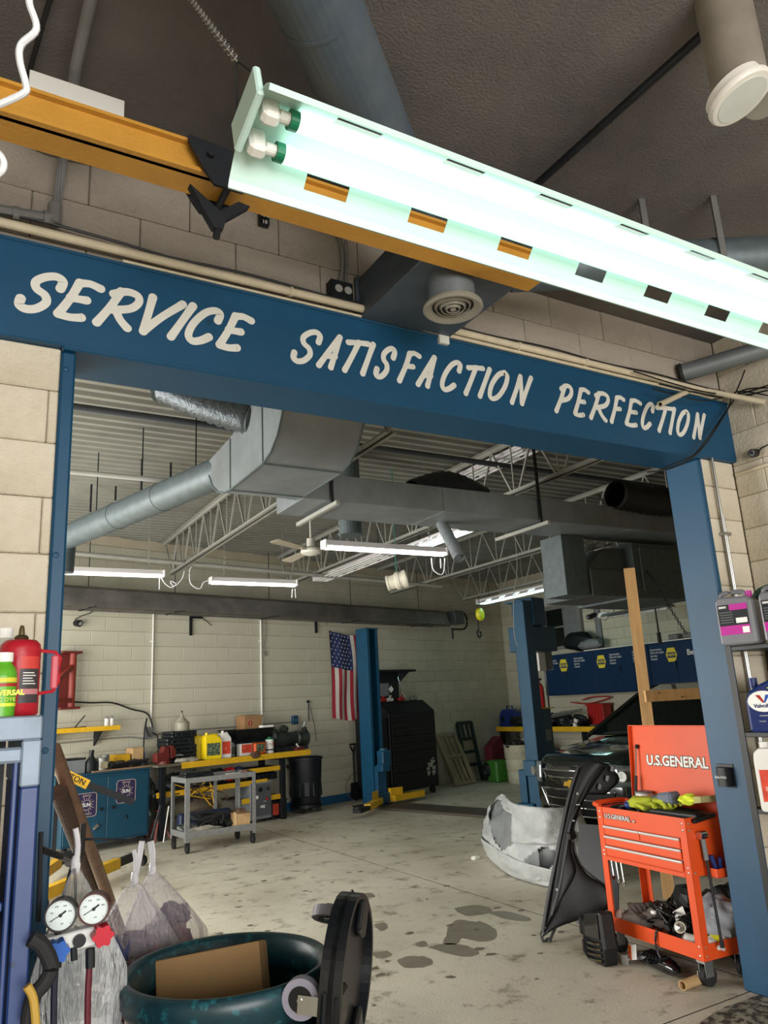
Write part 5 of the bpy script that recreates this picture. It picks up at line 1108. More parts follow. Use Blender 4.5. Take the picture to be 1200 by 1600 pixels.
# ================================================================ RIGHT WALL OF THE REAR BAY
def rthing(n,l,c,y,z=0,x=10.99,g=None): return thing(n,l,c,(x,y,z),-PI/2,g)   # local x runs toward the camera (-y world), local -y faces the room
m_cab=mat('cabinet_blue','#0b2a4b',.4,var=.08); m_lc=mat('logo_yellow','#d9c63a',.5,var=.04); m_ln=mat('logo_navy','#1f2f5e',.5)
XF=10.65
ys=[pX(848,1028,XF).y,pX(927,1016,XF).y,pX(1012,1006,XF).y,pX(1100,1000,XF).y]
labs=['dark blue wall cabinet with yellow hexagon, farthest of the three','dark blue wall cabinet behind the wooden post, middle of three','dark blue wall cabinet beside the right blue post, nearest of three']
for k in range(3):
    ya,yb=ys[k],ys[k+1]; L=ya-yb
    t=rthing('wall_cabinet',labs[k],'cabinet',ya,1.56,10.99,'blue parts cabinets on the right wall')
    MB().box(.006,L-.006,-.34,0,0,.79,b=.006).build('body',m_cab,t)
    for a,b_ in ((.012,L/2-.003),(L/2+.003,L-.012)): MB().box(a,b_,-.356,-.34,.012,.778,b=.004).build('door',m_cab,t)
    MB().box(L/2-.03,L/2-.015,-.375,-.356,.33,.47,b=.003).build('handle',m_dk,t)
    n=0
    for cx,kind in ((L*.18,'t'),(L*.42,'h'),(L*.70,'t')) if k==0 else (((L*.14,'h'),(L*.38,'t'),(L*.8,'t')) if k==1 else ((L*.12,'t'),(L*.42,'h'),(L*.78,'b'))):
        if kind=='h':
            s=.115; hexa=[(s*.62,s),(-s*.62,s),(-s,0),(-s*.62,-s),(s*.62,-s),(s,0)]
            MB(FM(cx,-.3565,.57)).prism(hexa,.0015).build('logo',m_lc,t); MB(FM(cx,-.3585,.57)).box(-.085,.085,-.05,.04,0,.0012).build('logo_band',m_ln,t)
            text('NAPA',.075,FM(cx,-.3605,.565),m_lc,t,bold=.001,sx=.82)
        elif kind=='t': text('Automotive\nWire & Cable\nService\nCenter',.052,FM(cx-.1,-.3575,.60),m_wt,t,align='LEFT')
        else: text('Belts',.13,FM(cx-.1,-.3575,.58),m_wt,t,align='LEFT',bold=.002)
# strip above cabinets, bag, window, mirror panel
MB().box(10.62,10.99,ys[3],ys[0]-1.2,2.352,2.37).solo('cabinet_top_board',m_wj,'thin white board on top of the blue wall cabinets','board')
t=rthing('coat_bundle','dark bundle of coats and bags on top of the farthest blue cabinet','bundle',ys[1]+.35,2.372,10.72)
MB().blob((-.1,0,.19),.42,.13,.17,14,.35,16,10).build('cloth',m_dk,t,smooth=60); MB().blob((.25,-.06,.1),.32,.10,.10,15,.4,14,9).build('bag',m_grey,t,smooth=60)
a=pX(866,944,11.0);b_=pX(909,1006,11.0)
t=thing('window_1','','');
for k_ in ('label','category'): del t[k_]
t['kind']='structure'; t.location=(10.98,(a.y+b_.y)/2,b_.z)
y0,y1=b_.y-.02,a.y+.25; z0_,z1_=b_.z,a.z-.12
MB().box(10.93,11.02,y0-.09,y0,z0_-.05,z1_+.09).box(10.93,11.02,y1,y1+.08,z0_-.05,z1_+.09).box(10.93,11.02,y0-.09,y1+.08,z1_,z1_+.09).box(10.9,11.02,y0-.12,y1+.1,z0_-.06,z0_).build('window_frame',m_greyp,t,w=True)
MB().box(10.965,10.98,y0,y0+.42,z0_,z1_).build('shutter_panel',m_grey,t,w=True); MB().box(10.97,10.985,y0+.42,y1,z0_,z1_).build('pane',mat('dark_glass','#0f1716',.08,var=.3,scale=5),t,w=True)
MB().box(10.955,10.975,y0+.40,y0+.43,z0_,z1_).box(10.955,10.975,y0+.43,y1,(z0_+z1_)/2,(z0_+z1_)/2+.03).build('mullion',m_greyp,t,w=True)
q=pX(935,985,10.97); MB().cyl((10.99,q.y,3.6),(10.99,q.y,2.37),.03,8).box(10.97,11.01,q.y-.07,q.y+.07,2.37,3.5).solo('wall_channel',m_grey,'grey steel channel rising on the right wall above the cabinets','channel')
c=pX(923,964,10.9); t=rthing('wall_camera','small black twin camera high on the right rear wall','camera',c.y,c.z,10.98)
MB().cyl((-.05,-.1,0),(-.05,0,.02),.05,14).cyl((.06,-.1,.02),(.06,0,.04),.045,14).build('housing',m_black,t); MB().cyl((-.05,-.105,0),(-.05,-.1,0),.03,12).build('lens',m_grey,t)
# grey unlit light with white end, dark opener rail, small blocks on cabinet
a=pX(946,964,9.6); b_=pX(1050,969,9.6)
t=thing('unlit_tube_light','unlit grey tube light with white end hanging before the blue cabinets','light fixture',a,-PI/2)
L=a.y-b_.y; MB().prism([(-.13,0),(-.06,.05),(.06,.05),(.13,0)],L,Matrix(((0,0,1,0),(1,0,0,0),(0,1,0,0),(0,0,0,1)))).build('housing',m_grey,t); MB().cyl((.05,0,-.02),(L-.05,0,-.02),.02,10).build('tube',m_off,t)
MB().blob((-.02,0,.02),.12,.09,.07,3,.3,12,8).build('white_end',m_wj,t)
for s in (.2,L-.2): MB().tube([(s,0,.05),(s,0,1.35)],.006,6).build('hanger',m_iron,t)
q=pX(1025,960,9.5); MB().cyl((9.5,q.y,4.1),(9.5,q.y,2.42),.012,8).cyl((9.5,q.y,2.42),(9.5,q.y,2.25),.03,10).solo('drop_cable',m_rub,'black cable with plug hanging before the nearest blue cabinet','cable')
a=pX(960,944,8.5); b_=pX(1088,930,8.5)
t=thing('opener_rail','dark door opener rail with loose wires right of the wooden post','rail',a)
MB().bar(a,b_,.10,.10).box(8.35,8.65,b_.y,b_.y+.9,b_.z-.02,b_.z+.16,b=.01).build('rail',m_iron,t,w=True)
MB().tube([pX(x,y,8.4) for x,y in ((1010,945),(1018,930),(1030,924),(1040,930),(1050,925),(1062,928))],.008,6,4).tube([pX(x,y,8.4) for x,y in ((1055,942),(1058,928),(1075,940))],.008,6,4).build('loose_wire',m_cord,t,w=True)
MB().box(8.46,8.5,a.y-.6,a.y-.56,a.z,4.1).box(8.46,8.5,b_.y+.3,b_.y+.34,b_.z,4.1).build('hanger',m_iron,t,w=True)
for k,dy in enumerate((.25,.55)): MB().box(10.70,10.86,ys[3]+dy,ys[3]+dy+.2,2.372,2.47,b=.02).solo('cabinet_top_block',m_greyp,['small grey block on the nearest blue cabinet, closer to the post','small grey block on the nearest blue cabinet, farther from the post'][k],'block','blocks on the blue cabinet')
# right bench with clutter
t=rthing('workbench','dark bench with yellow front edge along the right rear wall','workbench',13.2,0,10.99)
L=13.2-8.2; MB().box(0,L,-.72,0,.93,.97).build('top',m_top,t); MB().box(0,L,-.73,-.72,.90,.99).build('edge_angle',m_yel2,t); 
for s in (.1,L*.5,L-.1):
    MB().box(s-.04,s+.04,-.68,-.6,0,.93).build('leg',m_dk,t)
MB().prism([(-.72,.93),(-.25,.93),(-.1,.35),(-.1,.3)],.02,Matrix(((0,0,1,-.02),(1,0,0,0),(0,1,0,0),(0,0,0,1)))).build('end_plate',m_grey,t)
MB().box(0.3,L,-.6,0,.35,.38).build('shelf',m_top,t)
def onr(px,X=10.6): return pX(px,1125,X).y
m_nav=mat('case_blue','#1b2f72',.45,var=.1)
t=rthing('drill_case','bright blue tool case standing on the far end of right bench','case',onr(798),.972,10.6)
MB().prism([(-.3,0),(.28,0),(.26,.3),(.12,.36),(-.18,.36),(-.28,.25)],.16,T4((0,.08,0))@RX(PI/2)).build('case',m_nav,t,bev=.015); MB().tube([(-.1,0,.36),(-.09,0,.42),(.08,0,.42),(.09,0,.36)],.018,8).build('handle',m_nav,t); MB().box(-.2,-.12,-.09,-.08,.1,.22).box(.1,.18,-.09,-.08,.1,.22).build('latch',m_dk,t)
t=rthing('power_drill','dark blue and black tools beside the bright blue case','tools',12.75,.972,10.5); MB().blob((0,0,.1),.2,.15,.12,17,.5,12,8).blob((.22,-.1,.06),.16,.1,.08,18,.5,10,7).build('tool',m_dk,t)
t=rthing('engine_parts','heap of dark parts, hoses and metal bars on the right bench','parts',onr(885),.972,10.55)
for k in range(12): MB().blob((R.uniform(-.7,.7),R.uniform(-.15,.12),R.uniform(.06,.22)),R.uniform(.1,.2),.13,.1,k+90,.5,10,7).build('casting',[m_grease,m_dk,m_iron][k%3],t)
for k in range(4): MB().cyl((-.5+.2*k,-.2,.15+.04*k),(.3+.1*k,-.1,.25+.02*k),.02,8).build('bar',m_alu,t)
MB().box(.42,.5,-.24,-.2,.18,.36,RY(.4)).build('white_box',m_wj,t)
q=pX(912,1130,10.9); t=rthing('red_tub','red ribbed tub hanging at the wall over the right bench','tub',onr(932,10.7),1.0,10.8)
b=MB().box(-.2,.2,-.12,.12,0,.36,b=.02)
for k in range(5): b.box(-.18+.08*k,-.15+.08*k,-.13,-.12,.03,.33)
b.build('tub',m_bred,t); MB().box(-.22,.22,-.14,.14,.34,.38,b=.01).build('rim',m_bred,t)
MB().tube([(10.9,onr(895),1.45),(10.85,onr(915),1.5),(10.9,onr(940),1.48),(10.9,onr(905),1.38),(10.85,onr(880),1.42)],.012,6,4).solo('red_cable',m_bred,'thin red cable along the wall above the right bench','cable')
t=rthing('drain_pails','dark pails and drain pans under the right bench','pails',onr(870),.0,10.45)
for k in range(5): MB().lathe([(0,0),(.13,0),(.15,.3),(.16,.3),(.13,.31),(0,.29)],16,T4((-.5+.3*k,R.uniform(-.1,.1),.02))).build('pail',[m_dk,m_grease,m_wj,m_dk,m_grease][k],t)
# ================================================================ CAR
m_car=mat('car_black_green','#101716',.18,var=.03,coat=1,bump=0); m_glass=mat('car_glass','#0b1210',.05,var=.02); m_cplast=mat('car_plastic','#141516',.5,var=.1); m_lens=mat('headlight_lens','#7c8486',.08,metal=.6,var=.3,scale=20)
t=thing('car','black compact suv with double chrome grille facing left behind the wrapped bumper','car',(5.86,6.30,0))
ST=[(-.0,.40,.84,.60,.22),(.05,.62,.90,.66,.20),(.14,.74,.945,.70,.20),(.30,.82,.985,.74,.20),(.55,.87,1.02,.78,.22),(.85,.885,1.05,.82,.24),(1.15,.885,1.09,.88,.25),(1.6,.885,1.10,.92,.25),(2.4,.885,1.12,.94,.25),(3.4,.88,1.14,.96,.25),(3.95,.85,1.12,.95,.28),(4.18,.78,1.05,.90,.34),(4.25,.6,.95,.8,.42)]
def csec(x,hw,zt,zs,zb):
    h=[(0,zb),(hw*.8,zb),(hw*.97,zb+.12),(hw,zb+.3),(hw*.99,zs),(hw*.93,zs+(zt-zs)*.55),(hw*.78,zt-.025),(hw*.4,zt-.004),(0,zt)]
    return [(x,y,z) for y,z in h]+[(x,-y,z) for y,z in reversed(h[1:-1])]
secs=[]
for i in range(len(ST)-1):
    for q in range(3):
        f=q/3; secs.append(csec(*[a+(b2-a)*f for a,b2 in zip(ST[i],ST[i+1])]))
secs.append(csec(*ST[-1])); n=len(secs[0]); vs=[p for s in secs for p in s]
fs=[(i*n+j,i*n+(j+1)%n,(i+1)*n+(j+1)%n,(i+1)*n+j) for i in range(len(secs)-1) for j in range(n)]+[tuple(range(n)),tuple(range((len(secs)-1)*n,len(secs)*n))]
MB().add(vs,fs).build('body',m_car,t,smooth=50)
gp=[(1.10,1.085,.80),(1.92,1.555,.62),(2.2,1.61,.61),(3.2,1.62,.60),(3.75,1.58,.58),(4.12,1.12,.72)]
def cab(off,half): 
    return [(x,half(y)+0,z+off) for x,z,y in gp]
vs=[(x,y,z) for x,z,y in gp]+[(x,-y,z) for x,z,y in gp]+[(2.2,.80,1.10),(3.2,.80,1.12),(2.2,-.80,1.10),(3.2,-.80,1.12)]
MB().add(vs,[(0,1,7,6),(4,5,11,10),(0,12,2,1),(12,13,3,2),(13,5,4,3),(6,7,8,14),(14,8,9,15),(15,9,10,11)]).build('windows',m_glass,t)
MB().add([(1.90,.63,1.55),(1.90,-.63,1.55),(2.2,.62,1.618),(2.2,-.62,1.618),(3.2,.61,1.63),(3.2,-.61,1.63),(3.78,.59,1.585),(3.78,-.59,1.585)],[(0,1,3,2),(2,3,5,4),(4,5,7,6)]).build('roof',m_car,t,solid=.03)
for s in (1,-1):
    b=MB().tube([(1.06,s*.82,1.07),(1.9,s*.635,1.56),(2.2,s*.615,1.615),(3.2,s*.605,1.625),(3.8,s*.59,1.575),(4.14,s*.73,1.1)],.028,8); b.build('roof_pillar',m_car,t)
    MB().bar((2.5,s*.79,1.1),(2.55,s*.62,1.6),.05,.03,up=(0,1,0)).build('door_pillar',m_cplast,t)
    MB().blob((1.62,s*.98,1.13),.08,.11,.07,2,.1,12,8).build('mirror',m_car,t,smooth=60)
    for x in (.78,3.32):
        MB().cyl((x,s*.70,.33),(x,s*.895,.33),.33,28).build('wheel',m_rub,t); MB().cyl((x,s*.88,.33),(x,s*.90,.33),.2,20).build('rim',m_alu,t)
    # headlamp wraps the corner
    MB().grid(lambda u,v:(.02+.30*u**1.6-.015*(1-v),s*(.50+.30*u**.7),.66+.02*u+.20*v-.05*u*v+.02*v),8,4).build('headlight',m_lens,t,solid=.02,smooth=60)
    MB().cyl((.02,s*.66,.77),(.10,s*.64,.77),.05,14).build('lamp_bulb',m_alu,t)
    MB().prism([(-.06,0),(.05,.02),(.03,.16),(-.03,.14)],.02,T4((-.015+.06,s*.66,.36))@RZ(PI/2)).build('fog_trim',m_cplast,t)
def lip(pts,r,m,nm): MB().tube(pts,r,6).build(nm,m,t)
def slot(z0,z1,w0,w1,nm):
    MB().grid(lambda u,v:(-.025+.06*abs(2*u-1)**2.2,(w0+(w1-w0)*v)*(2*u-1),z0+(z1-z0)*v),12,2).build(nm,m_black,t,solid=.02)
    P=[(-.045+.06*abs(2*u-1)**2.2,w0*(2*u-1),z0) for u in [q/12 for q in range(13)]]; Q=[(-.045+.06*abs(2*u-1)**2.2,w1*(2*u-1),z1) for u in [1-q/12 for q in range(13)]]
    lip(P+Q+[P[0]],.008,m_chrome,'chrome_trim')
slot(.73,.80,.44,.50,'upper_grille'); slot(.36,.61,.40,.54,'lower_grille')
for z in (.44,.52): MB().tube([(-.05+.06*abs(2*u-1)**2.2,.47*(2*u-1),z) for u in [q/10 for q in range(11)]],.007,6).build('grille_bar',m_chrome,t)
MB().prism([(-.105,-.022),(-.035,-.022),(-.03,-.042),(.03,-.042),(.035,-.022),(.105,-.022),(.085,.022),(.035,.022),(.03,.042),(-.03,.042),(-.035,.022),(-.085,.022)],.018,FM(0,0,0)@Matrix.Identity(4) if False else Matrix(((0,0,-1,-.035),(-1,0,0,0),(0,1,0,.67),(0,0,0,1)))).build('bow_tie_emblem',mat('emblem_gold','#c9a03c',.3,metal=.5),t)
for s in (.25,-.25): MB().tube([(1.05,s-.3,1.10),(1.12,s,1.12),(1.08,s+.3,1.105)],.012,6).build('wiper',m_cplast,t)
# ================================================================ RIGHT FOREGROUND: ORANGE TOOL CART AND WHAT IS AROUND IT
m_org=mat('cart_orange','#d34a17',.42,var=.05,scale=4,bump=.1,bscale=60,bdist=.003)
m_drk=mat('drawer_gap','#3a1408',.6)
FLp=Vector((3.80,3.90,0)); FRp=Vector((3.735,3.15,0)); CWd=(FRp-FLp).length; CDp=.34
crz=math.atan2(FRp.y-FLp.y,FRp.x-FLp.x); MT=Matrix.Translation(FLp)@Matrix.Rotation(crz,4,'Z')
t=thing('tool_cart','bright orange rolling tool cart with open lid beside the right blue post','tool cart',FLp,crz)
ZT=.865; ZB1=.555
def tc(n,l,c,x,y,z,rz=0,g=None): return thing(n,l,c,MT@Vector((x,y,z)),crz+rz,g)
# legs: angle posts
for x,s in ((0,1),(CWd,-1)):
    for y,r in ((0,1),(CDp,-1)):
        MB().box(x,x+s*.05,y,y+r*.003,.13,ZT).box(x,x+s*.003,y,y+r*.05,.13,ZT).build('leg',m_org,t)
# upper body, drawers
MB().box(.004,CWd-.004,.006,CDp-.004,ZB1,.735).build('drawer_case',m_org,t)
MB().box(.004,CWd-.004,.004,.008,.70,ZT).box(.004,CWd-.004,CDp-.008,CDp-.004,.70,ZT).box(.003,.007,.004,CDp-.004,.70,ZT).box(CWd-.007,CWd-.003,.004,CDp-.004,.70,ZT).build('tray_wall',m_org,t)
MB().box(.05,CWd-.05,-.004,.0065,.548,.57).build('bottom_rail',m_org,t)
rows=[(.700,.755,2),(.640,.695,1),(.575,.635,1)]
for z0_,z1_,nn in rows:
    for i in range(nn):
        a=.056+(CWd-.112)*i/nn+.003; b_=.056+(CWd-.112)*(i+1)/nn-.003
        MB().box(a,b_,-.006,.006,z0_+.002,z1_-.014,b=.002).build('drawer',m_org,t)
        MB().tube([(a,-.008,z1_-.008),(b_,-.008,z1_-.008)],.0075,8).build('drawer_pull',mat('pull_bright','#dcdcda',.3,metal=.5,var=.03),t)
        MB().box(a,b_,-.001,.0055,z1_-.016,z1_).build('drawer_gap',m_drk,t)
MB().cyl((CWd*.45,.004,.808),(CWd*.45,-.004,.806),.010,14).cyl((CWd*.45,-.004,.806),(CWd*.45,-.006,.806),.006,10).build('key_lock',m_chrome,t)
m_tb=mat('text_black','#17110f',.5)
text('U.S.GENERAL',.038,FM(.185,.0032,.812),m_tb,t,ext=.0004,bold=.0032,sx=1.1); text('U.S.GENERAL',.038,FM(.185,.0022,.812),m_wt,t,ext=.0004,sx=1.05)
for x in (.025,CWd-.025):
    for z in (.835,.80,.60,.575,.20,.155): MB().lathe([(0,.004),(.006,.002),(.007,0)],8,T4((x,0,z))@RX(PI/2)).build('bolt',m_steel,t)
for z in (.835,.80,.575,.20,.155): MB().lathe([(0,.004),(.006,.002),(.007,0)],8,T4((CWd,.025,z))@RY(PI/2)).build('bolt',m_steel,t)
# side panel on the right end, side tray, bottom tray
MB().box(CWd-.004,CWd-.001,.05,CDp-.05,ZB1,ZT-.09).build('side_panel',m_org,t)
MB().box(CWd,CWd+.09,.10,CDp-.06,.553,.557).box(CWd+.087,CWd+.09,.10,CDp-.06,.553,.60).box(CWd,CWd+.09,.10,.103,.553,.60).build('side_tray',m_org,t)
MB().box(.0,CWd,0,CDp,.133,.137).box(0,CWd,-.002,.001,.133,.215).box(0,CWd,CDp-.001,CDp+.002,.133,.215).box(-.002,.001,0,CDp,.133,.215).box(CWd-.001,CWd+.002,0,CDp,.133,.215).build('bottom_tray',m_org,t)
# left push handle: bent tray lip
MB().tube([(.0,.03,ZT-.005),(-.06,.04,ZT+.005),(-.07,.08,ZT+.01),(-.07,CDp-.08,ZT+.01),(-.06,CDp-.04,ZT+.005),(0,CDp-.03,ZT-.005)],.016,10).build('push_handle',m_org,t)
# lid
Ml=T4((0,CDp,ZT-.01))@RX(-.08)
MB(Ml).box(0,CWd,-.004,.0,0,.50).box(0,CWd,-.03,-.0,.495,.50).box(0,.004,-.03,0,0,.5).box(CWd-.004,CWd,-.03,0,0,.5).build('lid',m_org,t)
text('U.S.GENERAL',.088,Ml@FM(CWd*.52,-.0045,.275),m_tb,t,ext=.0005,bold=.0065,sx=1.0); text('U.S.GENERAL',.088,Ml@FM(CWd*.52,-.0058,.275),m_wt,t,ext=.0005,bold=.0022,sx=1.0)
MB().cyl(Ml@Vector((.06,-.02,.36)),(.05,CDp-.06,ZT-.06),.006,10).build('gas_strut_rod',m_chrome,t); MB().cyl(Ml@Vector((.06,-.02,.36)).lerp(Vector((.05,CDp-.06,ZT-.06)),0) if False else (Ml@Vector((.06,-.02,.36))).lerp(Vector((.05,CDp-.06,ZT-.06)),.45),(.05,CDp-.06,ZT-.06),.011,10).blob(Ml@Vector((.06,-.015,.36)),.015,.015,.015,1,0).build('gas_strut_body',m_black,t)
# casters
for x,s in ((.03,1),(CWd-.03,-1)):
    for y in (.03,CDp-.03):
        MB().box(x-.03,x+.03,y-.03,y+.03,.12,.133).box(x-.024,x-.021,y-.025,y+.035,.05,.12).box(x+.021,x+.024,y-.025,y+.035,.05,.12).build('caster_fork',m_steel,t)
        MB().cyl((x-.016,y+.012,.05),(x+.016,y+.012,.05),.05,20).build('caster_wheel',m_rub,t)
    MB().box(x-.035,x-.028,-.0,.05,.04,.075).build('brake_pedal',m_steel,t)
# --- things in the top tray (floor of tray at .736)
m_glove=mat('glove_lime','#a6ae2c',.8,var=.12); m_hv=mat('vest_yellow','#d9e43a',.7,var=.05)
def wrinkled(c,rx,ry,rz_,seed,m,n,l,cat,amp=.35,M=None):
    return MB(M or MT).blob(c,rx,ry,rz_,seed,amp,26,16,fq=2.6).solo(n,m,l,cat,smooth=70)
t=tc('work_gloves','pair of lime green work gloves with blue cuff on top of the orange cart','gloves',.33,.13,.835)
for k,(x,y,z,a) in enumerate(((-.04,0,.06,.3),(.10,.05,.07,-.4))):
    M=T4((x,y,z))@RZ(a)@RX(.1); b=MB(M).blob((0,0,0),.09,.065,.045,k+3,.4,18,12)
    for f in range(4): b.tube([(.05,-.036+.024*f,.0),(.10+.008*(f%2),-.045+.03*f,.012),(.125,-.048+.032*f,-.012)],.013,8,3,r2=.010)
    b.tube([(-.02,-.04,.0),(.02,-.08,.005),(.06,-.09,-.01)],.014,8,3,r2=.011); b.build('glove',m_glove,t,smooth=70)
    MB(M).blob((-.085,.0,-.01),.04,.05,.025,k+5,.2,12,8).build('cuff',m_nav if k==0 else m_glove,t,smooth=70)
t=tc('tool_battery','grey cordless tool battery with knurled collar on the gloves','tool',.43,.17,.92,-.1)
MB(RY(-.15)).box(0,.13,-.05,.04,-.03,.045,b=.015).build('battery',mat('slate_plastic','#5f6878',.4,var=.08),t); MB(RY(PI/2-.15)).cyl((0,0,-.08),(0,0,-.005),.036,18).build('collar',m_alu,t)
for k in range(4): MB(RY(PI/2-.15)).ring((0,0,-.075+.018*k),(0,0,-.067+.018*k),.039,.03,18).build('knurl_ring',m_grey,t)
t=tc('tape_tub','white tub with red stripe and lid behind the gas strut in orange cart','tub',.13,.30,.74); MB().cyl((0,0,0),(0,0,.19),.055,20).build('tub',m_wj,t); MB().ring((0,0,.15),(0,0,.172),.0565,.05,20).build('stripe',m_bred,t); MB().cyl((0,0,.19),(0,0,.2),.058,20).build('lid',m_grey,t)
t=tc('socket_tools','dark sockets, red handled tools and clamps at the left end of cart top','tools',.15,.2,.737)
for k in range(8): MB().blob((-.10+.032*k,R.uniform(-.13,.05),.06),.03,.05,.06,k+110,.5,9,7).build('tool',[m_iron,m_grease,m_dk][k%3],t)
for k in range(4): MB().cyl((-.12+.03*k,-.16+.03*k,.12),(.06+.04*k,.06-.02*k,.14+.01*k),.011,8).build('handle',[m_bred,m_black,m_chrome,m_nav][k],t)
MB(MT).box(.36,.76,.0,.18,0,.025,T4((.02,.05,.855))@RY(.03)@RX(.12),b=.008).box(.42,.76,.0,.10,0,.03,T4((.0,.02,.853))@RZ(.08)@RX(-.05),b=.008).solo('black_folder',m_black,'flat black folder lying over the right half of the orange cart','folder')
MB(MT).bar((.38,.28,.89),(.80,.16,.96),.10,.035).solo('yellowed_plastic_bag',mat('bag_amber','#a39a6c',.3,var=.2,scale=14),'long pale yellow plastic wrapped strip lying across the orange cart','strip')
MB(MT).blob((.66,.15,.945),.06,.05,.03,33,.5,14,9).solo('yellow_cloth',m_hv,'bright yellow cloth scrap on the black folder in the orange cart','cloth')
MB(MT).prism([(.50,0),(.78,0),(.78,.16),(.74,.15)],.004,T4((0,.36,.87))@RX(PI/2-.1)).solo('paper_sheet',m_wt,'white paper sheet standing in the back of the orange cart','paper')
MB(MT).box(.20,.60,.30,.40,.74,.86,b=.02).solo('parts_tray',m_dk,'dark box along the back of the orange cart top tray','box')
# ratchet bar hung on right side and small things in the side tray
t=tc('breaker_bar','long steel ratchet bar hanging on the right end of the orange cart','wrench',CWd+.05,.10,.20)
MB().cyl((-.0,-.005,.0),(-.022,-.005,.46),.008,10).cyl((.0,-.005,.0),(.0,-.005,.03),.012,10).build('shaft',m_iron,t); MB().cyl((-.022,-.005,.44),(-.028,-.005,.55),.014,12).build('grip',m_grey,t); MB().cyl((-.028,-.03,.57),(-.028,.02,.57),.022,14).build('head',m_chrome,t)
for k,(y,m,l) in enumerate(((.15,m_nav,'blue handled pliers in the side tray of the orange cart'),(.23,m_bred,'red handled tool in the side tray of the orange cart'),(.29,m_bred,'dark red screwdriver at the back of the cart side tray'))):
    MB(MT).cyl((CWd+.04,y,.565),(CWd+.03,y-.02,.66),.014,10).cyl((CWd+.05,y+.02,.565),(CWd+.065,y+.01,.65),.012,10).solo('hand_tool',m,l,'tool','tools in the cart side tray')
MB(MT).tube([(CWd+.08,.25,.60),(CWd+.10,.22,.66),(CWd+.09,.20,.56),(CWd+.06,.24,.40),(CWd+.09,.3,.25)],.005,6,4).solo('cable_loop',m_steel,'thin grey cable loop hanging from the cart side tray','cable')
# three wrenches hanging under left end
t=tc('hanging_wrenches','three chrome wrenches hanging under the left end of the orange cart','wrench',.1,.03,.42)
for k in range(3): MB().cyl((-.045+.045*k,0,.03-.012*k),(-.055+.045*k,0,.135),.005,8).lathe([(.006,-.003),(.012,-.003),(.012,.004),(.006,.004),(.006,-.003)],12,T4((-.045+.045*k,0,.02-.012*k))@RX(PI/2)).build('wrench',m_chrome,t)
# bottom tray contents
t=tc('glove_pile','worn grey brown work glove pile at left of the cart bottom tray','gloves',.14,.14,.14)
m_dg=mat('dusty_grey','#6d625b',.9,var=.15)
MB().blob((-.02,-.04,.05),.12,.07,.05,41,.4,22,14,fq=2.4).blob((.08,.05,.07),.14,.06,.05,42,.4,20,12,fq=2.4).build('glove_body',m_dg,t,smooth=70)
for k in range(4): MB().tube([(-.03+.0*k,-.0+.03*k,.07),(-.07+.02*k,.0+.03*k,.12),(-.09+.02*k,-.02+.03*k,.12)],.020,8,3,r2=.016).build('finger',m_dg,t,smooth=70)
MB().blob((-.11,-.07,.05),.035,.05,.05,43,.3,14,9).build('cuff',mat('pale_pink','#b39a90',.9),t,smooth=70)
t=tc('wire_harness','heap of black wiring harness and connectors in the cart bottom tray','wires',.36,.16,.14)
for k in range(12): MB().tube([(R.uniform(-.16,.20),R.uniform(-.12,.16),R.uniform(.05,.19)) for q in range(5)],.008,6,4).build('wire',m_black,t)
for k in range(7): MB().box(-.03,.03,-.02,.02,-.015,.02,T4((R.uniform(-.14,.16),R.uniform(-.12,.08),R.uniform(.06,.17)))@RZ(R.uniform(0,3))@RX(R.uniform(-.6,.6)),b=.004).build('connector',m_black,t)
for k,(x,y,z) in enumerate(((-.02,-.10,.14),(.0,-.07,.16))): MB().box(x-.015,x+.015,y-.01,y+.01,z,z+.018,b=.003).build('white_clip',m_wt,t)
MB(T4((.15,-.06,.17))@RX(.9)@RY(.1)@RZ(.8)).box(-.035,.035,-.03,.03,0,.001).build('white_tag',m_wt,t)
MB().tube([(.05,-.12,.06),(.06,-.165,.075),(.05,-.175,.02),(.06,-.175,-.04),(.11,-.18,-.08)],.007,8,4).build('plug_lead',m_black,t)
def spray(n,l,x,y,z,ax,m,mb,capm,bottom=True,L=.19,r=.033):
    t=tc(n,l,'can',x,y,z); M,_=axis_mat((0,0,0),ax); MB(M).lathe([(0,.004),(r*.8,.003),(r,.0),(r,L-.02),(r*.95,L-.012),(r*.6,L),(r*.35,L+.006),(r*.35,L+.03),(0,L+.032)],22).build('can_body',m,t,smooth=40)
    MB(M).ring((0,0,L*.35),(0,0,L*.62),r+.0006,r*.9,22).build('label_band',mb,t); MB(M).lathe([(r+.0005,-.003),(r+.001,.006),(r*.9,.008)],22).build('can_rim',m_chrome,t); MB(M).lathe([(0,.003),(r*.55,-.0005),(r*.85,-.004),(r+.0005,-.003)],22).build('can_bottom',m_chrome,t,smooth=60); return t
spray('aerosol_can','dark red aerosol can lying with chrome bottom toward viewer','can' and .53,.07,.245,(-.5,.55,-.12),mat('can_maroon','#5e1420',.3),m_wj,m_chrome)
spray('aerosol_can','white and blue aerosol can lying in the cart bottom tray','can' and .575,.05,.20,(.8,.35,-.08),m_wj,mat('can_blue','#1f7fae',.3),m_chrome)
spray('aerosol_can','white can with a yellow band behind the right cart leg','can' and .69,.07,.185,(.02,.9,.12),m_wj,m_ye,m_chrome)
MB(MT).blob((.63,.27,.28),.14,.12,.12,51,.4,28,16,fq=2.6).solo('grey_plastic_bag',mat('bag_grey','#8d9096',.3,var=.2,scale=10),'crumpled grey plastic bag at right of the cart bottom tray','bag',smooth=70)
MB(MT).blob((.50,.20,.17),.14,.12,.06,52,.5,16,10).solo('black_parts',m_black,'black crumpled parts under the grey bag in the bottom tray','parts')
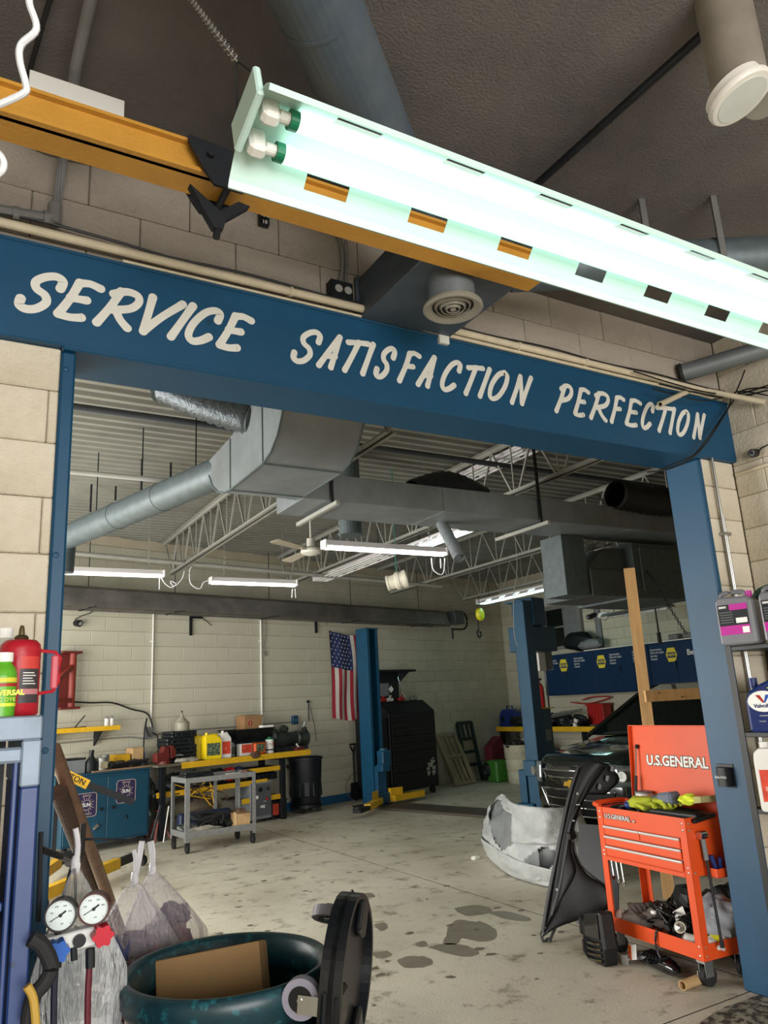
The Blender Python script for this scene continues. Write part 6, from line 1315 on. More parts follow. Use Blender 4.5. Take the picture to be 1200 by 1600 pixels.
# ---- on the floor by the cart
t=thing('headlamp_shell','black glossy car part with ribbed lower half on the floor','car part',(3.58,3.83,0),crz-.15)
m_gl=mat('gloss_black','#0c0d12',.08,var=.05,coat=1)
MB().prism([(-.115,0),(.10,0),(.115,.10),(.10,.30),(-.085,.26),(-.13,.18)],.10,T4((0,.10,0))@RX(PI/2)).build('shell',m_black,t,bev=.015)
MB(T4((0,-.002,0))).prism([(-.075,.135),(.085,.15),(.088,.285),(-.068,.25)],.006,RX(PI/2)).build('glossy_window',m_gl,t)
for k in range(4): MB().tube([(-.105,-.0,.03+.03*k),(-.02,-.018,.02+.03*k),(.095,-.006,.035+.03*k)],.009,8,3).build('rib',m_gl,t)
MB().box(-.165,-.12,-.0,.05,.12,.22,b=.01).box(-.15,-.11,.0,.06,.02,.10,b=.01).build('side_bracket',m_black,t)
MB(T4((3.70,3.70,0))@RZ(.4)).box(-.022,.022,-.022,.022,0,.06,b=.004).cyl((0,-.023,.03),(0,-.03,.03),.014,12).solo('metal_socket_block',m_steel,'small silver square block on the floor by the black car part','block')
p=pZ(1030,1515,0.0); t=thing('mirror_housing','long black glossy trim piece with white tag under the orange cart','car part',p,crz)
MB(RZ(-.12)).blob((.02,.0,.04),.19,.055,.04,61,.25,22,10).build('trim_body',m_gl,t,smooth=60)
for k in range(6): MB(RZ(-.12)).box(-.08+.03*k,-.07+.03*k,-.045,.03,.065,.085).build('vent_fin',m_black,t)
MB().box(-.045,.02,-.002,.0,-.03,.05,T4((-.13,-.06,.06))@RX(-.35)@RY(-.3)).build('white_tag',m_wt,t); MB().box(-.045,-.02,-.003,-.001,-.03,.05,T4((-.13,-.06,.06))@RX(-.35)@RY(-.3)).build('orange_stripe',m_or,t)
MB().tube([(-.2,-.05,.02),(-.05,-.02,.05),(.1,-.03,.04)],.012,8,3).build('grey_rod',m_grey,t)
a=pZ(1066,1540,.027); b_=pZ(1098,1528,.027); MB().ring(a,b_+(b_-a)*.25,.025,.021,20).solo('cardboard_tube',m_card2,'short tan cardboard tube lying on the floor by the caster','tube')
MB(MT).blob((.20,.50,.18),.18,.10,.18,71,.3,16,12).blob((.5,.52,.2),.22,.10,.2,72,.3,16,12).solo('black_bumper_part',m_black,'big black plastic part on the floor behind the orange cart','car part')
# phone holder on the post
p=pY(1134,1212,Y0+.1); yy=Y0+.115
t=thing('magnet_cup_holder','black plastic cup holder stuck on the inner face of right blue post','holder',(XR-.03,yy,p.z-.05))
q=pX(1134,1212,XR-.012)
MB(T4((XR-.001,q.y,q.z))@RZ(-PI/2)).box(-.055,.05,-.004,0,-.062,.062,b=.002).build('back_plate',m_black,t,w=True)
MB(T4((XR-.004,q.y,q.z))@RZ(-PI/2)).prism([(-.045,0),(.045,0),(.045,.012),(.025,.045),(-.005,.052),(-.03,.045),(-.045,.02)],.10,T4((0,0,-.055))@Matrix.Diagonal((1,-1,1,1))).build('cup',m_dk,t,w=True,smooth=40)
text('Bully DOG',.016,T4((XR-.0575,q.y,q.z-.005))@RZ(-PI/2)@FM(0,0,0),m_wt,t,w=True)
# ---- wooden post stand
ta=pY(983,888,4.45); ba=pZ(1046,1404,0)
t=thing('lumber_stand','tall rough 2x4 post with a crossbar behind the orange cart','stand',ba)
m_pine=mat('pine','#c9a06c',.75,var=.14,scale=5,stretch=(6,6,.6),hex2='#6f4a26',thr=(.70,.75))
MB().bar(ba,ta,.089,.04,up=(-.7,-.7,0)).build('upright',m_pine,t,w=True)
c0=ba.lerp(ta,.62); c0.z=pY(1005,1088,4.4).z; c0=pY(1008,1088,4.40); e0=c0+Vector((.85,-.40,.0))
MB().bar(c0,e0,.04,.089).build('crossbar',m_pine,t,w=True)
MB().bar((e0.x-.04,e0.y+.05,0),(e0.x-.04,e0.y+.05,e0.z+.3),.089,.04,up=(-.7,-.7,0)).build('upright',m_pine,t,w=True)
fb=(ba.x+e0.x)/2
for k in range(4): MB().cyl(c0.lerp(e0,.12+.2*k)+Vector((-.012,-.02,.02*(-1)**k)),c0.lerp(e0,.12+.2*k)+Vector((-.016,-.026,.02*(-1)**k)),.006,8).build('knot',mat('knot','#4a2c14',.8),t,w=True)
# ---- black fender leaning before the cart
nF=Vector((-.62,-.74,.22)).normalized(); pF=pZ(848,1472,0)+Vector((0,0,.005))
def pF_(x,y,off=0):
    r=ray(x,y); o=Vector((0,0,H)); tt=((pF-o).dot(nF))/r.dot(nF); return o+r*tt+nF*off
t=thing('fender','black car fender standing on end against the orange cart','fender',pF)
Lf=[(922,1187),(903,1197),(893,1225),(884,1265),(872,1320),(861,1380),(852,1430),(844,1462)]
Rt=[(975,1205),(958,1222),(932,1245),(914,1265),(899,1285),(897,1312),(905,1345),(922,1366)]
Ln=spline([Vector((*p,0)) for p in Lf],4); Rn=spline([Vector((*p,0)) for p in Rt],4)
def fsurf(L,Rr,bulge,nm,m,th=.006,nv=8):
    b=MB(); k=len(L)
    def fn(u,v):
        i=min(k-1,int(round(u*(k-1)))); x=L[i].x+(Rr[i].x-L[i].x)*v; y=L[i].y+(Rr[i].y-L[i].y)*v
        return pF_(x,y,bulge(u,v))
    b.grid(fn,k-1,nv); return b.build(nm,m,t,w=True,solid=th,smooth=60)
m_fen=mat('fender_black','#111315',.5,var=.1)
# wide strip: outer edge to inner edge before the arch
R2=spline([Vector((*p,0)) for p in ((948,1196),(935,1215),(915,1246),(902,1275),(895,1300),(893,1330),(900,1362),(880,1400))],4)
fsurf(Ln,R2,lambda u,v:.03*math.sin(PI*v)-.01,'flange',m_fen)
# lower panel: between outer edge and arch/bottom
La=spline([Vector((*p,0)) for p in ((893,1330),(886,1360),(876,1395),(862,1430),(850,1462))],5)
Ra=spline([Vector((*p,0)) for p in ((898,1345),(925,1368),(950,1385),(950,1428),(885,1441))],5)
Lb=spline([Vector((*p,0)) for p in ((896,1312),(880,1350),(872,1390),(862,1425),(846,1466))],5)
Rb=spline([Vector((*p,0)) for p in ((896,1330),(918,1366),(952,1388),(952,1420),(868,1448))],5)
fsurf(Lb,Rb,lambda u,v:-.012-.03*v*v,'side_panel',m_fen)
MB().tube([pF_(x,y,.012) for x,y in ((903,1200),(890,1240),(880,1285),(868,1345),(857,1400),(848,1455))],.012,8,4).tube([pF_(x,y,.02) for x,y in ((925,1215),(908,1250),(892,1285),(884,1330),(874,1385),(862,1430))],.009,8,4).tube([pF_(x,y,.01) for x,y in ((916,1258),(900,1282),(896,1312),(904,1345),(922,1366),(948,1384))],.005,8,4).build('flange_ridge',m_black,t,w=True)
for x,y in ((902,1241),(870,1390)): MB().cyl(pF_(x,y,.015),pF_(x,y,.03),.009,12).cyl(pF_(x,y,.03),pF_(x,y,.031),.005,8).build('bolt',m_alu,t,w=True)
for x,y in ((898,1258),(890,1283)): MB().cyl(pF_(x,y,.01),pF_(x+8,y,.03),.006,8).build('clip',m_steel,t,w=True)
fsurf(spline([Vector((*p,0)) for p in ((925,1187),(915,1215),(912,1240))],4),spline([Vector((*p,0)) for p in ((950,1190),(970,1215),(946,1240))],4),lambda u,v:-.05-.04*v,'inner_bracket',m_dk)
for x,y,w in ((935,1205,10),(950,1215,9),(938,1228,8),(958,1200,7)): MB().box(-.02,.02,-.012,.012,-.02,.02,T4(pF_(x,y,-.03))@RZ(.6)@RX(.3),b=.004).build('stamped_boss',m_grey,t,w=True)
MB().cyl(pF_(897,1308,.0),pF_(893,1300,.03),.02,10).box(-.03,.02,-.02,.02,-.03,.02,T4(pF_(892,1305,.01)),b=.006).build('mount_tab',m_black,t,w=True)
MB().tube([pF_(x,y,.0) for x,y in ((846,1462),(850,1472),(857,1466),(858,1474),(862,1462),(868,1450))],.009,8,3).build('foot_hook',m_black,t,w=True)
# second black panel seen through the wheel arch
a=pZ(940,1400,0)
MB().grid(lambda u,v:Vector((4.02+.10*u,4.45-.3*u,.02+.62*v))+Vector((.22*v,.1*v,0)),6,6).solo('splash_panel',m_black,'matte black panel leaning behind the fender wheel arch','panel',solid=.008)
# ---- wrapped bumper
path=[pZ(752,1325,0)+Vector((.1,.05,0)),pZ(762,1345,0),pZ(790,1368,0),pZ(830,1383,0),pZ(880,1391,0),pZ(935,1386,0)]
t=thing('wrapped_bumper','car bumper wrapped in white foam and clear plastic on the floor','bumper',path[2])
SP=spline(path,10)
m_foam=mat('foam_wrap','#b9bcba',.35,var=.12,scale=7,bump=.5,bscale=45,alpha=.78)
m_film=mat('clear_film','#c9ced0',.12,var=.1,alpha=.30)
m_bump=mat('bumper_grey','#2c2f31',.4,var=.1)
tops=[.50,.60,.63,.60,.60,.60,.60]
def hN(u): 
    x=u*(len(tops)-1); i=min(len(tops)-2,int(x)); f=x-i; return tops[i]*(1-f)+tops[i+1]*f
ctr=sum(SP,Vector())/len(SP)+Vector((.6,.5,0))
def wsurf(u,v,off=0,cr=.035,lo=0,hi=1,sd=0):
    i=min(len(SP)-1,int(u*(len(SP)-1))); p=SP[i]; p2=SP[min(i+1,len(SP)-1)]; f=u*(len(SP)-1)-i; p=p.lerp(p2,f)
    out=(p-ctr); out.z=0; out.normalize(); vv=lo+(hi-lo)*v; h=hN(u)
    prof=.02+.10*math.sin(PI*min(1,vv*1.05))**.8-.16*vv**2.2
    q=p+out*(prof-.10+off)+Vector((0,0,.006+h*vv))
    nn=noise.noise(Vector((u*9+sd,vv*5,1.3+sd)))*cr+abs(noise.noise(Vector((u*16,vv*9+sd,4.1))))*cr*.7
    if vv<.04: nn=abs(nn)*.2
    return q+out*nn+Vector((0,0,nn*.3*vv))
MB().grid(lambda u,v:wsurf(u,v,-.05,.0,.06,.92),40,10).build('bumper_cover',m_bump,t,w=True,solid=.01,smooth=60)
# foam sheets with an opening
b=MB(); NU,NV=90,36
import bmesh
def hole(u,v):
    A=((.15,.92),(.52,.84),(.56,.64),(.40,.34),(.24,.50)); B=((.56,.30),(.70,.54),(.82,.46),(.68,.15))
    def inside(poly):
        c=False;n=len(poly)
        for i in range(n):
            x1,y1=poly[i];x2,y2=poly[(i+1)%n]
            if (y1>v)!=(y2>v) and u<(x2-x1)*(v-y1)/(y2-y1)+x1: c=not c
        return c
    return inside(A) or inside(B)
vs=[wsurf(i/NU,j/NV,.0,.05) for i in range(NU+1) for j in range(NV+1)]; fs=[]
for i in range(NU):
    for j in range(NV):
        if not hole((i+.5)/NU,(j+.5)/NV): fs.append((i*(NV+1)+j,(i+1)*(NV+1)+j,(i+1)*(NV+1)+j+1,i*(NV+1)+j+1))
b.add(vs,fs); b.build('foam_wrap',m_foam,t,w=True,smooth=70,solid=.003)
MB().grid(lambda u,v:wsurf(.07+.6*u,v,-.012,.05,.1,.98,3),50,22).build('clear_film',m_film,t,w=True,smooth=70)
# folded foam flaps
MB().grid(lambda u,v:wsurf(.48+.42*u,.52+.10*u+(.50-.1*u)*v,.03+.02*math.sin(PI*u),.04,0,1,7),24,14).build('foam_flap',m_foam,t,w=True,smooth=70,solid=.003)
MB().grid(lambda u,v:wsurf(0+.9*u,.30*v*(1.15-.5*abs(u-.25)),.035,.03,0,1,11),50,12).build('foam_flap',m_foam,t,w=True,smooth=70,solid=.003)
MB().blob(pZ(743,1343,0)+Vector((0,0,.015)),.05,.03,.02,81,.5,12,8).solo('paper_scrap',m_wt,'small white scrap on the floor left of the wrapped bumper','scrap')
# ---- shelf at the far right with jugs
sy0,sy1=2.05,2.75; sxa=3.79
t=thing('slotted_shelf','dark slotted angle shelf with jugs at the right edge of view','shelf',(sxa,sy0,0))
m_ang=mat('slotted_black','#1c1d1e',.45,metal=.3,var=.15)
zs_=[pY(1145,1010,2.75).z,pY(1180,1140,2.75).z,pY(1190,1258,2.75).z]
XS=4.19
for z in zs_+[.35]: MB().box(sxa,XS,sy0,sy1,z-.03,z-.004,b=.003).build('shelf_board',m_ang,t,w=True)
for x,s in ((sxa,1),(XS,-1)):
    for y,r in ((sy0,1),(sy1,-1)):
        MB().box(x,x+s*.035,y-r*.003,y,0,zs_[0]).box(x-s*.003,x,y-r*.003,y+r*.035,0,zs_[0]).build('slotted_upright',m_ang,t,w=True)
for x in (sxa+.012,XS-.022):
    for z in [q*.04+.2 for q in range(38)]:
        if z<zs_[0]-.04: MB().box(x,x+.008,sy1-.003,sy1-.0012,z,z+.014).build('slot',m_wj,t,w=True)
for z in zs_: MB().lathe([(0,.004),(.006,.002),(.007,0)],8,T4((sxa+.017,sy1-.003,z-.017))@RX(PI/2)).build('bolt',m_steel,t,w=True)
m_pink=mat('label_magenta','#b0208a',.45,var=.05); m_gj=mat('jug_grey','#77777c',.35,metal=.2,var=.06)
def biggrey(x,y,z,lab,rz=0,full=True,w=.195,d=.135,h=.27):
    t=thing('coolant_jug',lab,'jug',(x,y,z),rz,'grey jugs with magenta caps')
    MB().prism([(-w/2+.01,0),(w/2-.01,0),(w/2,.012),(w/2,h*.86),(w/2-.025,h*.93),(-w/2+.02,h*.97),(-w/2,h*.90),(-w/2,.012)],d,T4((0,d/2,0))@RX(PI/2)).build('bottle',m_gj,t,bev=.012)
    MB().tube([(-w/2+.012,0,h*.88),(-w/2+.015,0,h*1.02),(-w/2+.05,0,h*1.06),(w/2-.06,0,h*1.04),(w/2-.055,0,h*.94)],.013,8,3).build('handle',m_gj,t)
    MB().cyl((w/2-.032,0,h*.92),(w/2-.032,0,h*1.05),.017,16).build('cap',m_pink,t)
    MB().box(-w*.44,w*.36,-d/2-.0016,-d/2,h*.20,h*.80).build('label',m_dk,t); MB().box(-w*.44,w*.36,-d/2-.0022,-d/2-.0016,h*.20,h*.38).build('label_magenta',m_pink,t); MB().box(-w*.12,w*.36,-d/2-.0022,-d/2-.0016,h*.68,h*.80).build('label_magenta',m_pink,t)
    MB().box(w*.02,w*.32,-d/2-.0024,-d/2-.0016,h*.42,h*.52).box(w*.16,w*.34,-d/2-.003,-d/2-.0022,h*.22,h*.34).build('label_print',m_wt,t)
    for k in range(5): MB().box(-w*.40,-w*.06+.004*(k%2),-d/2-.0024,-d/2-.0016,h*(.44+.05*k),h*(.452+.05*k)).build('print_line',m_grey,t)
    text('ZEREX',.014,FM(-w*.30,-d/2-.0024,h*.75),m_wt,t,bold=.0006); return t
JY=2.60; q=pY(1160,1010,JY)
biggrey(q.x+.02,JY,zs_[0]-.003,'grey jug with magenta cap on the top shelf at the right edge',-1.32)
biggrey(q.x+.08,JY-.22,zs_[0]-.003,'second grey jug with magenta cap, cut by the right picture edge',-1.3)
MB().tube([(q.x+.17,JY+.06,zs_[0]+.02),(q.x+.16,JY+.02,zs_[0]+.16),(q.x+.15,JY-.04,zs_[0]+.27),(q.x+.18,JY-.12,zs_[0]+.30)],.02,10,4).solo('green_hose',mat('hose_green','#2b4a3a',.5),'dark green hose between the two grey jugs on the shelf','hose')
q=pY(1190,1138,JY); t=thing('oil_jug','dark blue motor oil jug with red and blue v emblem on middle shelf','jug',(q.x+.05,JY-.02,zs_[1]-.003),-1.05)
w,d,h=.19,.12,.28; m_vb=mat('jug_navy','#13265c',.35,var=.05)
MB().prism([(-w/2+.01,0),(w/2,0),(w/2,h*.9),(w/2-.03,h),(-w/2+.07,h*.86),(-w/2+.02,h*.74),(-w/2,h*.6),(-w/2,.012)],d,T4((0,d/2,0))@RX(PI/2)).build('bottle',m_vb,t,bev=.012)
MB().cyl((-w/2+.045,0,h*.80),(-w/2+.045,0,h*1.0),.022,16).build('cap',m_vb,t)
MB(Matrix.Diagonal((1,1,.72,1))).cyl((-.01,-d/2-.0005,h*.78),(-.01,-d/2-.002,h*.78),.075,28).build('emblem_oval',m_wt,t)
zz=h*.60
MB(FM(-.01,-d/2-.0025,zz)).prism([(-.035,.022),(-.014,.022),(.004,-.012),(-.004,-.018)],.0008).build('emblem_red',m_bred,t); MB(FM(-.01,-d/2-.0025,zz)).prism([(.004,-.012),(.014,.022),(.034,.022),(.008,-.018),(-.002,-.018)],.0008).build('emblem_blue',mat('v_blue','#1f4fa8',.4),t)
text('Valvoline',.027,FM(-.01,-d/2-.0026,zz-.034),m_vb,t,bold=.0008); text('EXTENDED LIFE',.008,FM(-.01,-d/2-.0006,h*.30),m_wt,t); text('1 GALLON',.007,FM(-.03,-d/2-.0006,h*.20),m_wt,t)
MB(FM(.035,-d/2-.0008,h*.80)).prism([(-.02,0),(.035,.028),(.035,-.02)],.0008).build('corner_flash',m_hv,t)
q=pY(1204,1255,JY); t=thing('white_jug','white jug with red label on the lowest visible shelf at right','jug',(q.x+.05,JY-.03,zs_[2]-.003),-1.05)
jug(t,.19,.12,.31,m_wj,m_lblr,m_wj)
# ================================================================ LEFT FOREGROUND
m_bc=mat('cabinet_deep_blue','#1b3468',.42,var=.08,scale=5,hex2='#15264a',thr=(.66,.72)); m_bs=mat('worn_steel_rim','#7d8a99',.5,metal=.15,var=.18,scale=9,hex2='#6c7480',thr=(.6,.7))
CY=2.02; e=pY(68,1117,CY); cx,cz=e.x,e.z
t=thing('shelf_cabinet','blue steel open cabinet with shelves at the left picture edge','cabinet',(cx-.4,CY+.2,0))
MB().box(cx-.9,cx,CY,CY+.40,cz-.055,cz,b=.004).build('top_rim',m_bs,t,w=True)
MB().box(cx-.043,cx,CY,CY+.40,cz-.16,cz-.055,b=.004).build('upper_stile',m_bs,t,w=True)
MB().box(cx-.041,cx-.001,CY+.001,CY+.40,0,cz-.16,b=.004).build('stile',m_bc,t,w=True)
MB().box(cx-.9,cx-.05,CY+.37,CY+.40,0,cz-.05).build('back_panel',m_dk,t,w=True)
MB().box(cx-.9,cx-.040,CY-.006,CY+.03,cz-.105,cz-.07,b=.006).build('drawer_front',m_bs,t,w=True)
MB().box(cx-.058,cx-.046,CY+.006,CY+.02,.62,cz-.09,b=.003).build('door_edge',m_bc,t,w=True)
for z in (1.205,1.125,.86): MB().box(cx-.9,cx-.06,CY+.02,CY+.37,z-.02,z,b=.003).build('shelf',m_bc,t,w=True)
MB().box(cx-.9,cx-.02,CY-.04,CY-.02,.78,.875,b=.004).box(cx-.9,cx-.02,CY-.04,CY+.1,.775,.785).build('tray_front',m_bc,t,w=True)
MB().bar((cx-.03,CY-.03,.87),(cx-.22,CY-.02,1.06),.012,.03).build('tray_arm',m_dk,t,w=True)
MB().box(cx-.9,cx-.07,CY-.01,CY+.01,.55,.77,b=.004).box(cx-.16,cx-.155,CY-.013,CY-.01,.55,.77).build('lower_door',m_bc,t,w=True)
for k,(z,m,h,l) in enumerate(((1.206,m_grey,.06,'grey carton on the upper shelf of the blue cabinet'),(1.126,m_card2,.05,'tan ribbed carton on the shelf of the blue cabinet'),(.99,m_grey,.07,'grey plastic box lower in the blue cabinet'),(.90,mat('bin_dark','#3a4150',.5),.06,'dark tray at the bottom of the blue cabinet'))):
    pass
zz=[pY(12,1310,CY+.1).z,pY(12,1342,CY+.1).z,pY(10,1385,CY+.1).z,pY(10,1425,CY+.1).z]
for k,(m,h,l) in enumerate(((m_grey,.05,'grey carton standing highest inside the blue cabinet'),(m_card2,.045,'tan ribbed carton inside the blue cabinet'),(m_grey,.06,'grey plastic box under the tan carton in blue cabinet'),(mat('bin_dark','#3a4150',.5),.05,'dark blue tray lowest inside the blue cabinet'))):
    tt=thing('carton',l,'box',(cx-.30,CY+.17,zz[k]-h/2),0,'boxes in the blue cabinet')
    MB().box(-.25,.135,-.12,.15,-.012,h,b=.006).build('box',m,tt); MB().box(-.25,.14,-.125,.155,h,h+.012,b=.004).build('lid',m,tt)
# things on the cabinet
q=pY(26,1113,CY+.14); t=thing('red_canister','red pressure canister with dark label and loop handle on blue cabinet','canister',(q.x,CY+.14,cz+.001))
m_can=mat('canister_red','#ab1526',.4,var=.07,scale=6,bump=.1,bscale=60); s=.178/.178; hC=pY(26,1000,CY+.14).z-cz; rC=(pY(60,1060,CY+.14).x-pY(-6,1060,CY+.14).x)/2
MB().lathe([(0,0),(rC-.004,0),(rC,.005),(rC,hC*.86),(rC*.96,hC*.93),(rC*.75,hC*.985),(rC*.3,hC),(0,hC)],40).build('body',m_can,t,smooth=50)
MB().lathe([(.0,hC),(.016,hC),(.018,hC+.004),(.014,hC+.010),(.008,hC+.012),(.006,hC+.03),(.004,hC+.036),(0,hC+.036)],16).build('valve',mat('brass','#6f6346',.35,metal=.8),t,smooth=40)
m_cl=mat('label_charcoal','#3b3437',.5,var=.1); m_clr=mat('label_faded_red','#c23a31',.5,var=.12,scale=30)
a0,a1=-PI/2-.05,-PI/2+1.05
def arcl(z0,z1,m,nm,e=.0006): MB().lathe([(rC+e,z0),(rC+e,z1)],14,None,a0,a1).build(nm,m,t)
arcl(hC*.16,hC*.60,m_cl,'label'); arcl(hC*.60,hC*.76,m_clr,'label_top'); arcl(hC*.27,hC*.34,mat('label_pink','#b9777c',.5,var=.1),'label_band',.0009)
for k in range(5):
    z=hC*(.40+.035*k); MB().lathe([(rC+.001,z),(rC+.001,z+.0022)],10,None,a0+.15,a1-.25-.1*(k%3)).build('print_line',m_wt,t)
# loop handle on the right
hz0,hz1=hC*.28,hC*.85; xo=pY(93,1060,CY+.14).x-q.x
MB().tube([(rC-.003,0,hz1),(xo-.012,0,hz1-.005),(xo,0,hz1-.02),(xo-.002,0,hz0+.03),(xo-.014,0,hz0+.005),(rC-.003,0,hz0)],.0045,8).build('handle_loop',m_can,t)
MB().box(xo-.022,xo-.004,-.006,.006,hz0+.01,hz1-.012,b=.004).build('handle_grip',mat('grip_pink','#c0545f',.5,var=.08),t)
q=pY(4,1115,CY+.06); t=thing('dye_bottle','green and yellow labelled bottle with white cap at left picture edge','bottle',(q.x-.006,CY+.05,cz+.001))
m_gb=mat('bottle_green','#5aa324',.35,var=.05); m_yl=mat('label_lime','#d3dc3a',.45,var=.05); rB=.031; hB=.128
MB().lathe([(0,0),(rB,0),(rB,.004),(rB,hB*.8),(rB*.85,hB*.9),(rB*.6,hB*.97),(rB*.6,hB),(0,hB)],28).build('bottle',m_gb,t,smooth=45); MB().cyl((0,0,hB),(0,0,hB+.022),rB*.68,20).build('cap',m_wt,t)
MB().ring((0,0,hB*.16),(0,0,hB*.74),rB+.0006,rB*.9,28).build('label',m_gb,t)
for z0_,z1_,m in ((.62,.70,m_lc),(.54,.60,m_bred),(.28,.44,m_gb),(.18,.24,m_yl)): MB().ring((0,0,hB*z0_),(0,0,hB*z1_),rB+.0012,rB*.9,28).build('label_band',m,t)
text('UNIVERSAL',.017,FM(.004,-rB-.0022,hB*.42),m_yl,t,bold=.0008); text('A/C DYE',.013,FM(.004,-rB-.0022,hB*.30),m_yl,t)
q=pY(12,1060,CY+.24); t=thing('clear_bottle','clear bottle with white cap behind the red canister','bottle',(q.x-.012,CY+.27,cz+.001))
hh=pY(12,998,CY+.27).z-cz
MB().lathe([(0,0),(.04,0),(.04,hh*.82),(.022,hh*.95),(.020,hh),(0,hh)],22).build('bottle',mat('clear_plastic','#b9b7ad',.25,var=.05),t,smooth=45); MB().cyl((0,0,hh),(0,0,hh+.026),.021,18).build('cap',m_wt,t)
# hose at the cabinet foot
MB().tube([pY(x,y,CY-.03) for x,y in ((48,1466),(66,1478),(80,1510),(70,1535),(52,1558),(44,1600))],.017,12,5).solo('black_hose',m_rub,'thick black hose looping out beside the blue cabinet foot','hose')
MB().tube([pY(x,y,CY-.06) for x,y in ((42,1540),(52,1560),(56,1600),(58,1640))],.009,10,5).solo('yellow_hose',mat('hose_yellow','#b08d3c',.5,var=.1),'dirty yellow hose at the lower left corner of view','hose')
# rusty pipes leaning on the left jamb
m_rust=mat('rusty_pipe','#71523f',.4,metal=.4,var=.3,scale=12,bump=.3,bscale=60)
a=pY(84,1170,3.15); b_=pZ(222,1545,0); MB().cyl(b_,a,.026,18).solo('rusty_pipe',m_rust,'straight brown steel pipe leaning on the left blue jamb','pipe')
a=pY(92,1238,3.3); b_=pZ(188,1520,0); MB().tube([b_,b_.lerp(a,.35)+Vector((.015,0,0)),b_.lerp(a,.7)+Vector((.01,0,0)),a],.033,14,5).solo('rusty_pipe',mat('rusty_pipe_dark','#46332a',.7,metal=.3,var=.35,scale=14,bump=.5,bscale=40),'thicker rough brown pipe with slight bend behind the straight one','pipe')
# wire rack with hanging bags and gauges
RY_=2.86
def rp(x,y,Y=RY_): return pY(x,y,Y)
t=thing('wire_rack','black bent wire rack arm holding plastic bags beside the blue cabinet','rack',rp(64,1330,2.3))
MB().tube([rp(60,1440,2.2),rp(62,1380,2.2),rp(64,1300,2.2)],.006,8).build('back_rod',m_iron,t,w=True)
MB().tube([rp(64,1327,2.2),rp(95,1338,2.28),rp(120,1350)],.0085,10).tube([rp(121,1351),rp(128,1330),rp(131,1286)],.0085,10).build('arm',m_black,t,w=True)
MB().tube([rp(96,1412),rp(112,1350),rp(119,1322),rp(127,1312),rp(180,1312),rp(233,1313,2.94),rp(238,1305,2.94),rp(251,1258,2.94)],.0042,8,4).build('wire_hook',m_iron,t,w=True)
def bag(name,lab,apex,cen,r,h,seed,m,cm,knot=True,sq=1):
    t=thing(name,lab,'bag',(cen.x,cen.y,cen.z-h*.62),0,'clear plastic bags of scrap')
    A=apex; zb=cen.z-h*.62; zt=A.z; L=zt-zb; NU,NV=96,34; vs=[]
    for j in range(NV+1):
        f=j/NV; z=zb+L*f
        if f<.12: rr=r*math.sin((f/.12)*PI/2)**.55*.92
        else: rr=r*(.92+.08*math.sin((f-.12)/.3*PI/2) if f<.42 else max(.035,max(0,1-(f-.42)/.58)**.85))
        c=Vector((cen.x,cen.y,0)).lerp(Vector((A.x,A.y,0)),max(0,(f-.15)/.85)**1.3)
        pl=min(1,max(0,(f-.08)/.25))
        for i in range(NU):
            a=2*PI*i/NU; k=1+pl*(.05*math.sin(11*a+seed)+.04*math.sin(23*a+2*seed+3*f)+.05*noise.noise(Vector((math.cos(a)*3,math.sin(a)*3,seed))))+.10*noise.noise(Vector((math.cos(a)*1.2+seed,math.sin(a)*1.2,f*2.2)))
            vs.append((c.x+rr*k*math.cos(a),c.y+rr*k*math.sin(a)*sq,z))
    fs=[(j*NU+i,j*NU+(i+1)%NU,(j+1)*NU+(i+1)%NU,(j+1)*NU+i) for j in range(NV) for i in range(NU)]+[tuple(range(NU))]
    MB().add(vs,fs).build('bag_skin',m,t,w=True,smooth=80)
    vs=[];rr_=r*.88
    for k in range(12): MB().blob((R.uniform(-.25,.25)*r,R.uniform(-.25,.25)*r*sq,h*(.12+.062*k)),r*(.68-.026*k),r*.62*sq,h*.14,seed*9+k,.45,16,10).build('scrap',cm[k%len(cm)],t)
    if knot:
        MB().tube([A+Vector((0,0,-.02)),A+Vector((.004,0,.045)),A+Vector((-.004,0,.09))],.008,8,3).blob(A+Vector((0,0,.0)),.012,.012,.025,3,.3,10,8).build('knot',m_film2,t,w=True)
    return t
m_film2=mat('knotted_film','#c4c1c4',.3,var=.05)
m_bag=mat('bag_film','#c3bcc2',.15,var=.2,scale=3,alpha=.30,bump=1.,bscale=9,stretch=(6,6,.7),bdist=.03); m_bag2=mat('bag_film_silver','#c4c5c5',.12,var=.3,scale=3,alpha=.55,bump=1.,bscale=9,stretch=(7,7,.6),bdist=.03)
cm1=[mat('maroon_scrap','#6e3040',.6,var=.25),mat('mauve_scrap','#855363',.6,var=.25),mat('plum_scrap','#40263c',.6,var=.2)]
def mkbag(lab,apx,cpx,rad,bot,seed,m,cms,Y,sq=.8):
    A=pY(*apx,Y-.04); C=pY(*cpx,Y+.05); zb=pY(cpx[0],bot,Y).z; h=(C.z-zb)/.62
    return bag('plastic_bag',lab,A,C,rad,h,seed,m,cms,sq=sq)
bg=mkbag('clear plastic bag of purple scrap with blue print, left of the hanging pair',(210,1372),(205,1500),.165,1600,2,m_bag,cm1,2.88)
mkbag('clear plastic bag of purple scrap, right of the hanging pair',(238,1356),(262,1455),.145,1545,5,m_bag,cm1,3.02)
MB().tube([rp(222,1314),rp(218,1340),rp(211,1372)],.010,8,3).build('tie',m_film2,bg,w=True)
MB().tube([rp(234,1314,2.94),rp(237,1340,2.96),rp(238,1358,2.98)],.007,8,3).solo('bag_tie',m_film2,'white twisted plastic tie on the rack holding the right bag','tie')
q=pY(176,1528,2.715); text('MOB',.03,face_mat(q,(1,-.25,.1),(-.1,0,1)),mat('print_blue','#20264f',.5),bg,name='blue_print',w=True)
